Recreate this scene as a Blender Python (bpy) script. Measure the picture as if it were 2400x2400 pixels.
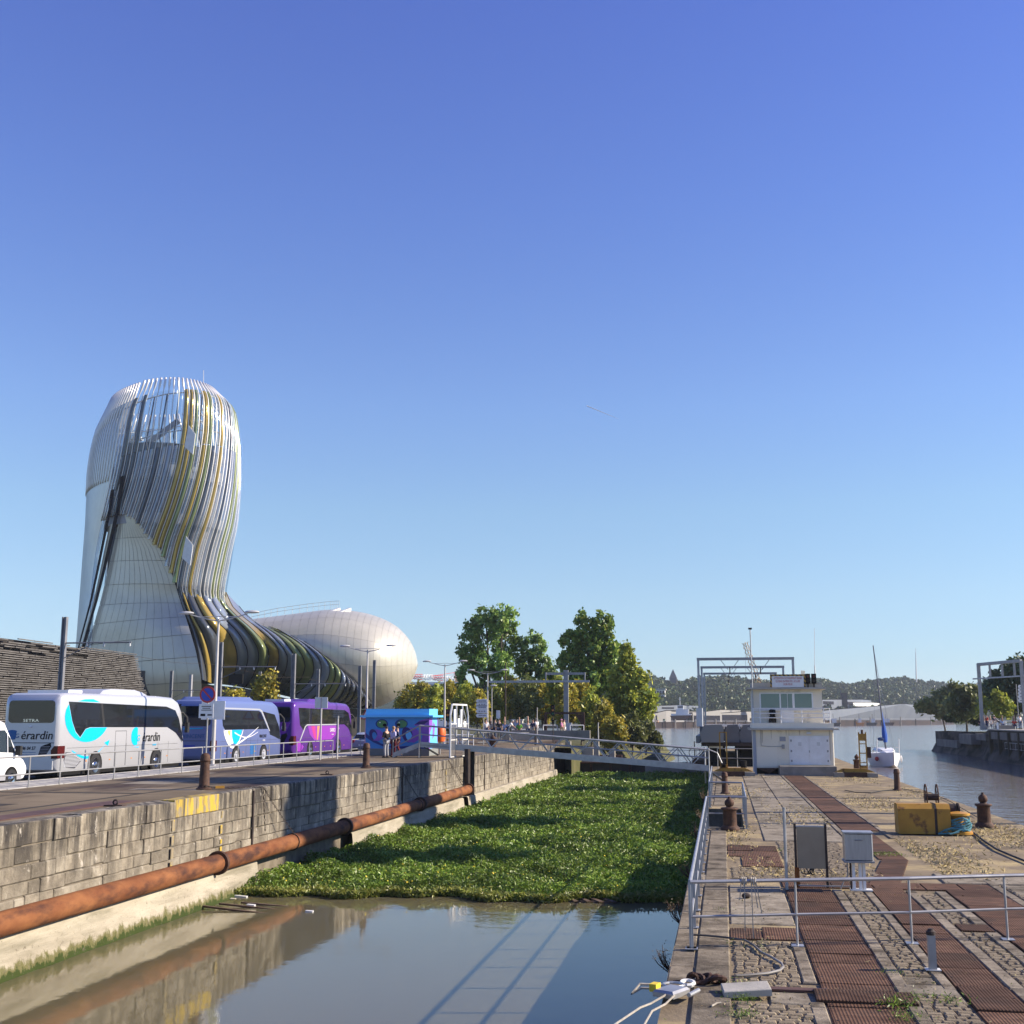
import bpy, math, random
import numpy as np
from mathutils import Vector, Matrix

for o in list(bpy.data.objects):
    bpy.data.objects.remove(o)
SC = bpy.context.scene
COL = SC.collection
R = math.radians

# ------------------------------------------------------------------ camera
F, CZ, PITCH, YAW = 2769.0, 3.7, R(9.93478), R(9.98651)   # focal length and attitude measured on a 2400 px frame
cam = bpy.data.cameras.new('camera')
camo = bpy.data.objects.new('camera', cam)
COL.objects.link(camo)
camo.location = (0, 0, CZ)
camo.rotation_euler = (R(90) + PITCH, 0, YAW)
cam.sensor_width = 36
cam.lens = 36 * F / 2400
cam.clip_start = .3
cam.clip_end = 60000
SC.camera = camo

# ------------------------------------------------------------------ sky and sun
SUN_EL, SUN_AZ = 28.0, 80.0          # azimuth clockwise from +Y
w = bpy.data.worlds.new('World')
SC.world = w
w.use_nodes = True
nt = w.node_tree
bg = nt.nodes['Background']
sky = nt.nodes.new('ShaderNodeTexSky')
sky.sky_type = 'NISHITA'
sky.sun_disc = False
sky.sun_elevation = R(SUN_EL)
sky.sun_rotation = R(SUN_AZ)
sky.air_density = .8
sky.dust_density = 0.0
sky.ozone_density = 1.0
# colour response by elevation (all round): the photograph's sky is bluer and its horizon cooler
tc = nt.nodes.new('ShaderNodeTexCoord')
sx = nt.nodes.new('ShaderNodeSeparateXYZ')
cr = nt.nodes.new('ShaderNodeValToRGB')
nt.links.new(tc.outputs['Generated'], sx.inputs[0])
nt.links.new(sx.outputs[2], cr.inputs[0])
for i, (p_, c_) in enumerate([(0.0, (.33, .395, .55)), (.044, (.36, .425, .515)), (.1, (.465, .51, .56)), (.173, (.53, .585, .63)), (.257, (.545, .605, .75)), (.415, (.49, .55, .86)), (.62, (.44, .47, .94))]):
    e = cr.color_ramp.elements[i] if i < 2 else cr.color_ramp.elements.new(p_)
    e.position = p_
    e.color = (*c_, 1)
gm = nt.nodes.new('ShaderNodeMixRGB')
gm.blend_type = 'MULTIPLY'
gm.inputs[0].default_value = 1
nt.links.new(sky.outputs[0], gm.inputs[1])
nt.links.new(cr.outputs[0], gm.inputs[2])
nt.links.new(gm.outputs[0], bg.inputs[0])
bg.inputs[1].default_value = 0.145
sl = bpy.data.lights.new('sun', 'SUN')
sl.energy = 5.0
sl.angle = R(.5)
sl.color = (1.0, .88, .72)
so = bpy.data.objects.new('sun', sl)
COL.objects.link(so)
so.location = (60, 10, 60)
sd = Vector((math.sin(R(SUN_AZ)) * math.cos(R(SUN_EL)), math.cos(R(SUN_AZ)) * math.cos(R(SUN_EL)), math.sin(R(SUN_EL))))
so.rotation_euler = sd.to_track_quat('Z', 'Y').to_euler()
SC.view_settings.view_transform = 'Standard'
SC.view_settings.look = 'None'
SC.view_settings.exposure = 0.87
SC.view_settings.gamma = 1
SC.view_settings.use_curve_mapping = False

# ------------------------------------------------------------------ survey helpers (photo measurements -> metres)
_p, _y = PITCH, YAW
FW = Vector((-math.sin(_y) * math.cos(_p), math.cos(_y) * math.cos(_p), math.sin(_p)))
RT = Vector((math.cos(_y), math.sin(_y), 0))
UP = Vector((math.sin(_y) * math.sin(_p), -math.cos(_y) * math.sin(_p), math.cos(_p)))

def ray(x, y):
    return FW + RT * ((x - 1200) / F) + UP * ((1200 - y) / F)

def G(x, y, z=0.0):                       # on the level z
    d = ray(x, y)
    t = (z - CZ) / d.z
    return Vector((d.x * t, d.y * t, z))

def P(x, y, Y):                           # at the distance Y along the lock
    d = ray(x, y)
    t = Y / d.y
    return Vector((d.x * t, Y, CZ + d.z * t))

def PX(x, y, X):                          # at the offset X across the lock
    d = ray(x, y)
    t = X / d.x
    return Vector((X, d.y * t, CZ + d.z * t))

# ------------------------------------------------------------------ mesh builder
def V(*a):
    return Vector(a)

class MB:
    def __init__(s):
        s.v = []
        s.f = []

    def add(s, vs, fs):
        b = len(s.v)
        s.v += [tuple(x) for x in vs]
        s.f += [tuple(b + i for i in f) for f in fs]
        return s

    def box(s, c, d, rz=0, rx=0, ry=0):
        hx, hy, hz = d[0] / 2, d[1] / 2, d[2] / 2
        vs = [V(x, y, z) for z in (-hz, hz) for y in (-hy, hy) for x in (-hx, hx)]
        if rz or rx or ry:
            m = Matrix.Rotation(rz, 3, 'Z') @ Matrix.Rotation(ry, 3, 'Y') @ Matrix.Rotation(rx, 3, 'X')
            vs = [m @ v for v in vs]
        c = V(*c)
        return s.add([v + c for v in vs], [(0, 2, 3, 1), (4, 5, 7, 6), (0, 1, 5, 4), (2, 6, 7, 3), (0, 4, 6, 2), (1, 3, 7, 5)])

    def bx(s, x0, x1, y0, y1, z0, z1):
        return s.box(((x0 + x1) / 2, (y0 + y1) / 2, (z0 + z1) / 2), (x1 - x0, y1 - y0, z1 - z0))

    def bev(s, x0, x1, y0, y1, z0, z1, b=.03, face='+z'):
        # block with one face chamfered (stones, plates, slabs)
        ax = 'xyz'.index(face[1])
        lo, hi = [x0, y0, z0], [x1, y1, z1]
        o = [i for i in range(3) if i != ax]
        far, near = (lo[ax], hi[ax]) if face[0] == '+' else (hi[ax], lo[ax])
        mid = near - b * (1 if near > far else -1)
        ring = [(0, 0), (1, 0), (1, 1), (0, 1)]
        vs = []
        for lev, ins in ((far, 0), (mid, 0), (near, b)):
            for a, c in ring:
                p = [0, 0, 0]
                p[ax] = lev
                p[o[0]] = (hi[o[0]] - ins) if a else (lo[o[0]] + ins)
                p[o[1]] = (hi[o[1]] - ins) if c else (lo[o[1]] + ins)
                vs.append(p)
        fs = [(0, 1, 5, 4), (1, 2, 6, 5), (2, 3, 7, 6), (3, 0, 4, 7), (4, 5, 9, 8), (5, 6, 10, 9), (6, 7, 11, 10), (7, 4, 8, 11), (8, 9, 10, 11), (0, 3, 2, 1)]
        return s.add(vs, fs)

    def cyl(s, p0, p1, r0, r1=None, n=8, caps=True):
        r1 = r0 if r1 is None else r1
        p0, p1 = V(*p0), V(*p1)
        d = (p1 - p0).normalized()
        a = d.orthogonal().normalized()
        b = d.cross(a)
        vs = []
        for p, r in ((p0, r0), (p1, r1)):
            for i in range(n):
                t = 2 * math.pi * i / n
                vs.append(p + (a * math.cos(t) + b * math.sin(t)) * r)
        fs = [(i, (i + 1) % n, n + (i + 1) % n, n + i) for i in range(n)]
        if caps:
            fs += [tuple(range(n - 1, -1, -1)), tuple(range(n, 2 * n))]
        return s.add(vs, fs)

    def tube(s, path, r, n=6, closed=False):
        path = [V(*p) for p in path]
        rs = r if isinstance(r, (list, tuple)) else [r] * len(path)
        m = len(path)
        vs = []
        a = None
        for k, p in enumerate(path):
            if closed:
                d = path[(k + 1) % m] - path[k - 1]
            else:
                d = path[min(k + 1, m - 1)] - path[max(k - 1, 0)]
            d.normalize()
            a = d.orthogonal().normalized() if a is None else (a - d * a.dot(d)).normalized()
            b = d.cross(a)
            for i in range(n):
                t = 2 * math.pi * i / n
                vs.append(p + (a * math.cos(t) + b * math.sin(t)) * rs[k])
        fs = []
        for k in range(m if closed else m - 1):
            k2 = (k + 1) % m
            fs += [(k * n + i, k * n + (i + 1) % n, k2 * n + (i + 1) % n, k2 * n + i) for i in range(n)]
        if not closed:
            fs += [tuple(range(n - 1, -1, -1)), tuple(range((m - 1) * n, m * n))]
        return s.add(vs, fs)

    def lathe(s, prof, c=(0, 0, 0), n=14, M=None):
        vs = []
        for r, z in prof:
            for i in range(n):
                t = 2 * math.pi * i / n
                vs.append(V(r * math.cos(t), r * math.sin(t), z))
        if M:
            vs = [M @ v for v in vs]
        c = V(*c)
        vs = [v + c for v in vs]
        m = len(prof)
        fs = [(k * n + i, k * n + (i + 1) % n, (k + 1) * n + (i + 1) % n, (k + 1) * n + i) for k in range(m - 1) for i in range(n)]
        fs += [tuple(range(n - 1, -1, -1)), tuple(range((m - 1) * n, m * n))]
        return s.add(vs, fs)

    def prism(s, pts, ext):
        # polygon extruded along ext
        pts = [V(*p) for p in pts]
        e = V(*ext)
        n = len(pts)
        return s.add(pts + [p + e for p in pts], [tuple(range(n - 1, -1, -1)), tuple(range(n, 2 * n))] + [(i, (i + 1) % n, n + (i + 1) % n, n + i) for i in range(n)])

    def poly(s, pts):
        return s.add(pts, [tuple(range(len(pts)))])

    def grid(s, rows, closed=False):
        m, n = len(rows), len(rows[0])
        fs = [(k * n + i, k * n + (i + 1) % n, (k + 1) * n + (i + 1) % n, (k + 1) * n + i) for k in range(m - 1) for i in range(n if closed else n - 1)]
        return s.add([p for r in rows for p in r], fs)

    def ball(s, c, rx, ry=None, rz=None, nu=10, nv=6):
        ry = rx if ry is None else ry
        rz = rx if rz is None else rz
        prof = []
        vs = []
        for k in range(nv + 1):
            ph = -math.pi / 2 + math.pi * k / nv
            r = max(math.cos(ph), .02)
            for i in range(nu):
                t = 2 * math.pi * i / nu
                vs.append((c[0] + rx * r * math.cos(t), c[1] + ry * r * math.sin(t), c[2] + rz * math.sin(ph)))
        fs = [(k * nu + i, k * nu + (i + 1) % nu, (k + 1) * nu + (i + 1) % nu, (k + 1) * nu + i) for k in range(nv) for i in range(nu)]
        fs += [tuple(range(nu - 1, -1, -1)), tuple(range(nv * nu, nv * nu + nu))]
        return s.add(vs, fs)

    def mesh(s, name, smooth=False, off=None):
        me = bpy.data.meshes.new(name)
        vs = s.v if off is None else [(a - off[0], b - off[1], c - off[2]) for a, b, c in s.v]
        me.from_pydata(vs, [], s.f)
        if smooth:
            me.polygons.foreach_set('use_smooth', [True] * len(me.polygons))
            if smooth != 'all':
                try:
                    me.set_sharp_from_angle(angle=R(40))
                except Exception:
                    pass
        me.update()
        return me

    def build(s, name, mt, parent=None, smooth=False):
        off = wloc(parent) if parent else None
        me = s.mesh(name, smooth, off)
        return ob(name, me, mt, parent)

def wloc(o):
    v = Vector((0, 0, 0))
    while o:
        v += o.location
        o = o.parent
    return v

def ob(name, me, mt=None, parent=None):
    o = bpy.data.objects.new(name, me)
    COL.objects.link(o)
    if mt and me and not me.materials:
        me.materials.append(mt)
    if parent:
        o.parent = parent
    return o

def tag(o, label, cat, group=None):
    o['label'] = label
    o['category'] = cat
    if group:
        o['group'] = group
    return o

def thing(name, label, cat, loc=(0, 0, 0), group=None, rz=0):
    o = bpy.data.objects.new(name, None)
    COL.objects.link(o)
    o.location = loc
    o.rotation_euler = (0, 0, rz)
    o.empty_display_size = .3
    return tag(o, label, cat, group)

def struct(o):
    o['kind'] = 'structure'
    return o

def stuff(o, label=None, cat=None):
    o['kind'] = 'stuff'
    if label:
        tag(o, label, cat)
    return o

def dup(o, loc=None, rz=None, label=None, group=None, parent=None):
    c = o.copy()
    COL.objects.link(c)
    if parent:
        c.parent = parent
    if loc is not None:
        c.location = loc
    if rz is not None:
        c.rotation_euler = (0, 0, rz)
    if label:
        c['label'] = label
    if group:
        c['group'] = group
    for ch in list(o.children):
        dup(ch, parent=c)
    return c

# ------------------------------------------------------------------ materials
def rgb(c):
    return (c[0], c[1], c[2], 1)

def newmat(name):
    m = bpy.data.materials.new(name)
    m.use_nodes = True
    return m, m.node_tree, m.node_tree.nodes['Principled BSDF']

def node(nt, t, **kw):
    n = nt.nodes.new(t)
    for k, v in kw.items():
        setattr(n, k, v)
    return n

def noise(nt, sc, st=(1, 1, 1), det=5, ro=.6, coord=None):
    if coord is None:
        coord = node(nt, 'ShaderNodeNewGeometry').outputs['Position']
    mp = node(nt, 'ShaderNodeMapping')
    mp.inputs['Scale'].default_value = (sc * st[0], sc * st[1], sc * st[2])
    n = node(nt, 'ShaderNodeTexNoise')
    n.inputs['Scale'].default_value = 1
    n.inputs['Detail'].default_value = det
    n.inputs['Roughness'].default_value = ro
    nt.links.new(coord, mp.inputs[0])
    nt.links.new(mp.outputs[0], n.inputs['Vector'])
    return n.outputs['Fac']

def ramp(nt, fac, stops):
    r = node(nt, 'ShaderNodeValToRGB')
    e = r.color_ramp.elements
    while len(e) < len(stops):
        e.new(.5)
    for i, (p, c) in enumerate(stops):
        e[i].position = p
        e[i].color = rgb(c) if not isinstance(c, (int, float)) else (c, c, c, 1)
    nt.links.new(fac, r.inputs[0])
    return r.outputs[0]

def mix(nt, a, b, fac, mode='MIX'):
    m = node(nt, 'ShaderNodeMixRGB', blend_type=mode)
    for k, v in ((0, fac), (1, a), (2, b)):
        if isinstance(v, (int, float)):
            m.inputs[k].default_value = v if k == 0 else (v, v, v, 1)
        elif isinstance(v, tuple):
            m.inputs[k].default_value = rgb(v)
        else:
            nt.links.new(v, m.inputs[k])
    return m.outputs[0]

def M(name, c, c2=None, sc=1.0, rough=.7, metal=0, bump=0, bsc=None, st=(1, 1, 1), rnd=0, lo=.35, hi=.65, isl=False, c3=None, sc3=.3, st3=(1, 1, 1), lo3=.55, hi3=.7, spec=None, bst=None):
    spec = (.15 if rough >= .8 else .4) if spec is None else spec
    m, nt, b = newmat(name)
    b.inputs['Roughness'].default_value = rough
    b.inputs['Metallic'].default_value = metal
    b.inputs['Specular IOR Level'].default_value = spec
    out = None
    if c2 is None:
        b.inputs['Base Color'].default_value = rgb(c)
        if rnd or c3:
            rr = node(nt, 'ShaderNodeRGB')
            rr.outputs[0].default_value = rgb(c)
            out = rr.outputs[0]
    else:
        out = ramp(nt, noise(nt, sc, st), [(lo, c), (hi, c2)])
    if c3:
        f = ramp(nt, noise(nt, sc3, st3, 6), [(lo3, 0.0), (hi3, 1.0)])
        out = mix(nt, out, c3, f)
    if rnd:
        src = node(nt, 'ShaderNodeNewGeometry').outputs['Random Per Island'] if isl else node(nt, 'ShaderNodeObjectInfo').outputs['Random']
        mr = node(nt, 'ShaderNodeMapRange')
        mr.inputs[3].default_value = 1 - rnd
        mr.inputs[4].default_value = 1 + rnd
        nt.links.new(src, mr.inputs[0])
        out = mix(nt, out, mr.outputs[0], 1.0, 'MULTIPLY')
    if out is not None:
        nt.links.new(out, b.inputs['Base Color'])
    if bump:
        bp = node(nt, 'ShaderNodeBump')
        bp.inputs['Strength'].default_value = 1
        bp.inputs['Distance'].default_value = bump
        nt.links.new(noise(nt, bsc or sc * 4, bst or st, 6, .65), bp.inputs['Height'])
        nt.links.new(bp.outputs[0], b.inputs['Normal'])
    return m

def leafmat(name, cols, clump=.25, trans=.3):
    m, nt, b = newmat(name)
    g = node(nt, 'ShaderNodeNewGeometry')
    n = len(cols)
    a = ramp(nt, g.outputs['Random Per Island'], [(i / max(n - 1, 1), c) for i, c in enumerate(cols)])
    f = ramp(nt, noise(nt, clump, det=3), [(.35, .62), (.65, 1.25)])
    c = mix(nt, a, f, 1.0, 'MULTIPLY')
    df = node(nt, 'ShaderNodeBsdfDiffuse')
    tr = node(nt, 'ShaderNodeBsdfTranslucent')
    gl = node(nt, 'ShaderNodeBsdfGlossy')
    gl.inputs['Roughness'].default_value = .45
    gl.inputs['Color'].default_value = (.8, .8, .8, 1)
    nt.links.new(c, df.inputs[0])
    nt.links.new(c, tr.inputs[0])
    m1 = node(nt, 'ShaderNodeMixShader')
    m1.inputs[0].default_value = trans
    nt.links.new(df.outputs[0], m1.inputs[1])
    nt.links.new(tr.outputs[0], m1.inputs[2])
    m2 = node(nt, 'ShaderNodeMixShader')
    m2.inputs[0].default_value = .04
    nt.links.new(m1.outputs[0], m2.inputs[1])
    nt.links.new(gl.outputs[0], m2.inputs[2])
    nt.links.new(m2.outputs[0], nt.nodes['Material Output'].inputs[0])
    return m

def leafmesh(name, cen, size, up=.3, seed=0, asp=.55, tri=False):
    rs = np.random.RandomState(seed)
    n = len(cen)
    nn = rs.normal(size=(n, 3))
    nn[:, 2] += up * 2
    nn /= np.linalg.norm(nn, axis=1)[:, None]
    t = rs.normal(size=(n, 3))
    u = np.cross(nn, t)
    u /= np.linalg.norm(u, axis=1)[:, None]
    v = np.cross(nn, u)
    sz = np.broadcast_to(np.asarray(size, float), (n,)) * rs.uniform(.65, 1.35, n)
    u *= sz[:, None]
    v *= (sz * asp)[:, None]
    if tri:
        k = 3
        vs = np.stack([cen + u, cen - u * .7 + v, cen - u * .7 - v], 1)
    else:
        k = 4
        vs = np.stack([cen + u, cen + v, cen - u, cen - v], 1)
    me = bpy.data.meshes.new(name)
    me.vertices.add(n * k)
    me.vertices.foreach_set('co', vs.reshape(-1).astype(np.float32))
    me.loops.add(n * k)
    me.loops.foreach_set('vertex_index', np.arange(n * k, dtype=np.int32))
    me.polygons.add(n)
    me.polygons.foreach_set('loop_start', np.arange(0, n * k, k, dtype=np.int32))
    me.polygons.foreach_set('loop_total', np.full(n, k, dtype=np.int32))
    me.update(calc_edges=True)
    return me

def text(s, size, mt, name='lettering', parent=None, loc=(0, 0, 0), rot=(0, 0, 0), ext=.004, shear=0, align='CENTER', sx=1.0):
    cu = bpy.data.curves.new(name, 'FONT')
    cu.body = s
    cu.size = size
    cu.extrude = ext
    cu.shear = shear
    cu.align_x = align
    cu.align_y = 'CENTER'
    cu.resolution_u = 2
    t = bpy.data.objects.new(name + '_src', cu)
    COL.objects.link(t)
    dg = bpy.context.evaluated_depsgraph_get()
    me = bpy.data.meshes.new_from_object(t.evaluated_get(dg))
    bpy.data.objects.remove(t)
    bpy.data.curves.remove(cu)
    me.name = name
    me.materials.clear()
    me.transform(Matrix.Diagonal((sx, 1, 1, 1)))
    o = ob(name, me, mt, parent)
    o.location = loc
    o.rotation_euler = rot
    return o

rng = random.Random(7)
U = rng.uniform
LZ = 1.52          # level of the left quay
WZ = -1.45         # water level
XL, XR = -14.7, -.92

m_steel = M('galvanised_steel', (.3, .305, .315), (.4, .405, .415), 3, .45, .5)
m_steel2 = M('painted_grey_steel', (.25, .25, .25), (.32, .32, .315), 2, .5, .2)
m_white = M('white_paint', (.78, .78, .76), (.7, .69, .66), 2, .45)
m_offwhite = M('grey_white_paint', (.62, .62, .6), (.52, .52, .5), 2, .5)
m_rust = M('rusted_pipe', (.14, .05, .022), (.25, .105, .042), 1.6, .85, 0, .012, 9, (1, .5, 1), c3=(.06, .028, .02), sc3=2.2, st3=(1, .35, 1), lo3=.47, hi3=.66)
m_iron = M('rusted_cast_iron', (.045, .024, .018), (.1, .05, .03), 5, .75, .25, .008, 20)
m_irondark = M('dark_iron', (.03, .025, .024), (.06, .042, .034), 4, .7, .3, .006, 18)
m_black = M('black_rubber', (.015, .015, .016), rough=.7)
m_dark = M('dark_recess', (.012, .012, .012), rough=.9)
m_yellow = M('worn_yellow_paint', (.33, .17, .022), (.42, .23, .03), 1.6, .55, 0, .004, 10, c3=(.12, .05, .02), sc3=2.2, lo3=.56, hi3=.66)
m_glass = M('dark_tinted_glass', (.012, .014, .018), rough=.04, spec=.55)
m_chrome = M('chrome', (.7, .7, .72), rough=.15, metal=1)
m_conc = M('grey_concrete', (.22, .2, .17), (.3, .28, .24), .8, .85, 0, .01, 9, c3=(.13, .12, .1), sc3=.5, lo3=.5, hi3=.75)
m_concpale = M('pale_concrete', (.36, .34, .29), (.45, .42, .36), 1.2, .85, 0, .012, 7, c3=(.2, .18, .14), sc3=.7, lo3=.55, hi3=.75)
m_rope = M('pale_rope', (.42, .38, .32), (.3, .27, .22), 20, rough=.9)
m_red = M('red_paint', (.45, .03, .03), rough=.4)
m_amber = M('amber_plastic', (.6, .22, .03), rough=.4)
m_bluesign = M('sign_blue', (.03, .06, .4), rough=.4)
# ================================================================== THE SETTING
# ---- water
def watermat(name, c, rough, bumps, c2=None, ior=1.33):
    m, nt, b = newmat(name)
    b.inputs['Roughness'].default_value = rough
    b.inputs['IOR'].default_value = ior
    if 'lock' in name:      # murky: light spreads a little under the surface
        b.inputs['Subsurface Weight'].default_value = 1
        b.inputs['Subsurface Radius'].default_value = (.5, .42, .25)
        b.inputs['Subsurface Scale'].default_value = .35
    if c2:
        nt.links.new(ramp(nt, noise(nt, .05, (1, .35, 1)), [(.35, c), (.65, c2)]), b.inputs['Base Color'])
    else:
        b.inputs['Base Color'].default_value = rgb(c)
    prev = None
    for sc, st, d in bumps:
        bp = node(nt, 'ShaderNodeBump')
        bp.inputs['Strength'].default_value = 1
        bp.inputs['Distance'].default_value = d
        nt.links.new(noise(nt, sc, st, 3, .55), bp.inputs['Height'])
        if prev:
            nt.links.new(prev, bp.inputs['Normal'])
        prev = bp.outputs[0]
    nt.links.new(prev, b.inputs['Normal'])
    return m

m_lockwater = watermat('still_lock_water', (.115, .1, .056), .02, [(1.3, (1, 1, 1), .0035), (5, (1, 1, 1), .0012)], (.13, .115, .066))
m_river = watermat('muddy_river_water', (.17, .14, .125), .09, [(.35, (1, 1.2, 1), .09), (1.5, (.8, 1.3, 1), .045)], (.2, .165, .145))
struct(MB().bx(XL - .3, XR + .2, -40, 112, WZ - .6, WZ).build('lock_water', m_lockwater))
q = MB()
RIV = 3000
q.add([(XR + .2, -60, WZ), (RIV, -60, WZ), (RIV, RIV, WZ), (-RIV, RIV, WZ), (-RIV, 400, WZ), (-30, 112, WZ), (XR + .2, 112, WZ)], [tuple(range(7))])
struct(q.build('river_water', m_river))

# ---- left land: quay, road
m_quay = M('worn_quay_surface', (.125, .096, .06), (.215, .17, .112), .5, .9, 0, .006, 14, (.5, 1, 1), c3=(.05, .034, .03), sc3=.42, st3=(1, .3, 1), lo3=.5, hi3=.66)
m_asphalt = M('road_asphalt', (.05, .05, .052), (.075, .073, .072), 1.5, .9, 0, .004, 30)
m_grass = M('verge_soil', (.07, .075, .03), (.12, .11, .05), .6, .95)
EDGE = XL + .0
q = MB()
q.add([(XL - .5, -60, LZ - .01), (XL - .5, 105, LZ - .01), (-22.2, 105, LZ - .01), (-22.2, -60, LZ - .01)], [(0, 1, 2, 3)])
struct(q.build('quay_surface', m_quay))
q = MB()
q.add([(-24.4, -60, LZ - .3), (-24.4, 160, LZ - .3), (-42, 160, LZ - .3), (-42, -60, LZ - .3)], [(0, 1, 2, 3)])
struct(q.build('road', m_asphalt))
q = MB()   # the rest of the land on this side, with the bank falling to the river
land = [(-42, -60), (-42, 160), (-24.4, 160), (-24.4, 105), (-13.2, 105), (-13.2, 118), (-8.5, 135), (-8, 160), (-14, 210), (-60, 330), (-400, 900), (-2500, 1400), (-3000, 1450), (-3000, -60)]
n = len(land)
bot = [(x + (2.5 if i in (6, 7, 8, 9) else 0), y, WZ - 1) for i, (x, y) in enumerate(land)]
q.add([(x, y, LZ - .32 if i not in (5, 6, 7, 8) else .6) for i, (x, y) in enumerate(land)] + bot, [tuple(range(n))] + [(i, (i + 1) % n, n + (i + 1) % n, n + i) for i in range(4, 11)])
struct(q.build('left_bank_ground', m_grass))

# patched and stained surface: repairs, seams and an old rail strip
qs = bpy.data.objects['quay_surface']
m_tar = M('tar_patch', (.04, .034, .028), (.07, .06, .05), 2, .9)
m_patch = M('pale_repair', (.19, .165, .13), (.26, .225, .17), 1.5, .9)
for k, (x0, x1, y0, y1, mt) in enumerate(((-21.9, -17.2, 33.5, 33.9, m_tar), (-20.5, -18.8, 38.5, 41.0, m_patch), (-19.5, -16.2, 46.0, 46.5, m_tar), (-21.5, -19.0, 52, 56, m_tar), (-18.3, -16.6, 57, 60.5, m_patch), (-17.2, -17.0, 20, 62, m_tar), (-19.6, -18.2, 26, 29, m_tar), (-21.8, -20.6, 44.5, 47.0, m_patch), (-20.6, -20.45, 22, 70, m_tar), (-18.5, -16.0, 35.4, 36.0, m_patch))):
    MB().bx(x0, x1, y0, y1, LZ - .02, LZ - .006 + .001 * (k % 3)).build('surface_patch', mt, qs)

# pavement of pale slabs between railing and road, with its kerb
m_slab = M('pale_paving', (.27, .26, .25), (.35, .34, .32), 2, .85, 0, .004, 20, rnd=.12)
pave = MB().bx(-24.25, -22.2, 20, 105, LZ - .2, LZ - .03).build('pavement', m_conc)
struct(pave)
shared = {}
for r_ in range(4):
    x0 = -22.22 - .5 * r_
    for k in range(46):
        y0 = 32 + k * 1.1 + (r_ % 2) * .5
        me = shared.setdefault('s', MB().bev(-.24, .24, -.53, .53, -.03, .02, .012).mesh('paving_slab'))
        o = ob('paving_slab', me, m_slab, pave)
        o.location = (x0 - .25, y0, LZ + U(-.004, .004))
MK = MB().bev(-.12, .12, -.49, .49, -.14, .03, .02).mesh('kerb_stone')
for k in range(62):
    o = ob('kerb_stone', MK, m_concpale, pave)
    o.location = (-24.33, 32 + k * 1.0, LZ - .005)

# thin tar patches and rusty plate on the left quay
m_plate_rust = M('flat_rusty_iron', (.085, .045, .035), (.13, .07, .05), 1.2, .7, .2, .004, 25)
q = MB().bx(-16.3, -15.55, 17, 30.5, LZ - .006, LZ + .012)
tag(q.build('iron_rail_cover', m_plate_rust), 'long flat rusty iron strip let into the left quay near its edge', 'iron strip')

# ---- the lock wall on the left, block by block
m, nt, b = newmat('weathered_limestone')
b.inputs['Roughness'].default_value = .9
base = ramp(nt, noise(nt, 1.6, (1, 1, 1.3), 6), [(.3, (.13, .11, .08)), (.5, (.24, .205, .15)), (.68, (.36, .32, .245))])
drip = ramp(nt, noise(nt, 3.0, (1, 1, .12), 7, .7), [(.4, 0.0), (.56, 1.0)])
zz = node(nt, 'ShaderNodeSeparateXYZ')
nt.links.new(node(nt, 'ShaderNodeNewGeometry').outputs['Position'], zz.inputs[0])
zr = ramp(nt, node(nt, 'ShaderNodeMapRange').outputs[0], [(0, 0.0), (1, 1.0)])
mr = nt.nodes[-2]
mr.inputs[1].default_value, mr.inputs[2].default_value = -.3, 1.2
nt.links.new(zz.outputs[2], mr.inputs[0])
fac = mix(nt, drip, zr, 1.0, 'MULTIPLY')
col = mix(nt, base, (.042, .035, .028), fac)
wh = ramp(nt, noise(nt, 3.2, (1, 1, .5), 7, .7), [(.6, 0.0), (.68, .85)])
col = mix(nt, col, (.55, .5, .42), wh)
mr2 = node(nt, 'ShaderNodeMapRange')
mr2.inputs[3].default_value, mr2.inputs[4].default_value = .82, 1.12
nt.links.new(node(nt, 'ShaderNodeObjectInfo').outputs['Random'], mr2.inputs[0])
col = mix(nt, col, mr2.outputs[0], 1.0, 'MULTIPLY')
nt.links.new(col, b.inputs['Base Color'])
bp = node(nt, 'ShaderNodeBump')
bp.inputs['Strength'].default_value = 1
bp.inputs['Distance'].default_value = .055
nt.links.new(noise(nt, 5, det=8, ro=.75), bp.inputs['Height'])
nt.links.new(bp.outputs[0], b.inputs['Normal'])
m_stone = m
m_stoneyel = M('stone_with_yellow_paint', (.26, .215, .14), (.44, .31, .05), 5, .85, 0, .02, 6, (1, 1, .4), lo=.47, hi=.54, c3=(.1, .085, .06), sc3=3, st3=(1, 1, .12), lo3=.5, hi3=.62)
m_mortar = M('dark_joint', (.13, .11, .08), (.2, .17, .13), 3, .95)

wall = thing('lock_wall', 'long weathered stone lock wall below the left quay, dark streaks under its coping', 'wall', (XL, 20, WZ))
MB().bx(XL - .9, XL - .05, 12, 105, WZ - .6, LZ - .06).build('wall_core', m_mortar, wall)
rest = MB()
nparts = 0
course = [(LZ + .005, LZ - .47, 1.35, .34), (LZ - .475, LZ - .86, 1.0, 0), (LZ - .865, LZ - 1.22, .8, 0), (LZ - 1.225, LZ - 1.52, .75, 0), (LZ - 1.525, LZ - 1.86, .85, 0), (LZ - 1.865, LZ - 2.2, .9, 0)]
blocks = []
for ci, (z1, z0, L, pr) in enumerate(course):
    y = 13.0 + U(0, .6)
    while y < 105:
        l = L * (U(.75, 1.3) if ci == 0 else U(.35, 1.6))
        blocks.append((ci, y, min(y + l, 105), z0, z1))
        y += l
blocks.sort(key=lambda t: t[1])
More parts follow.
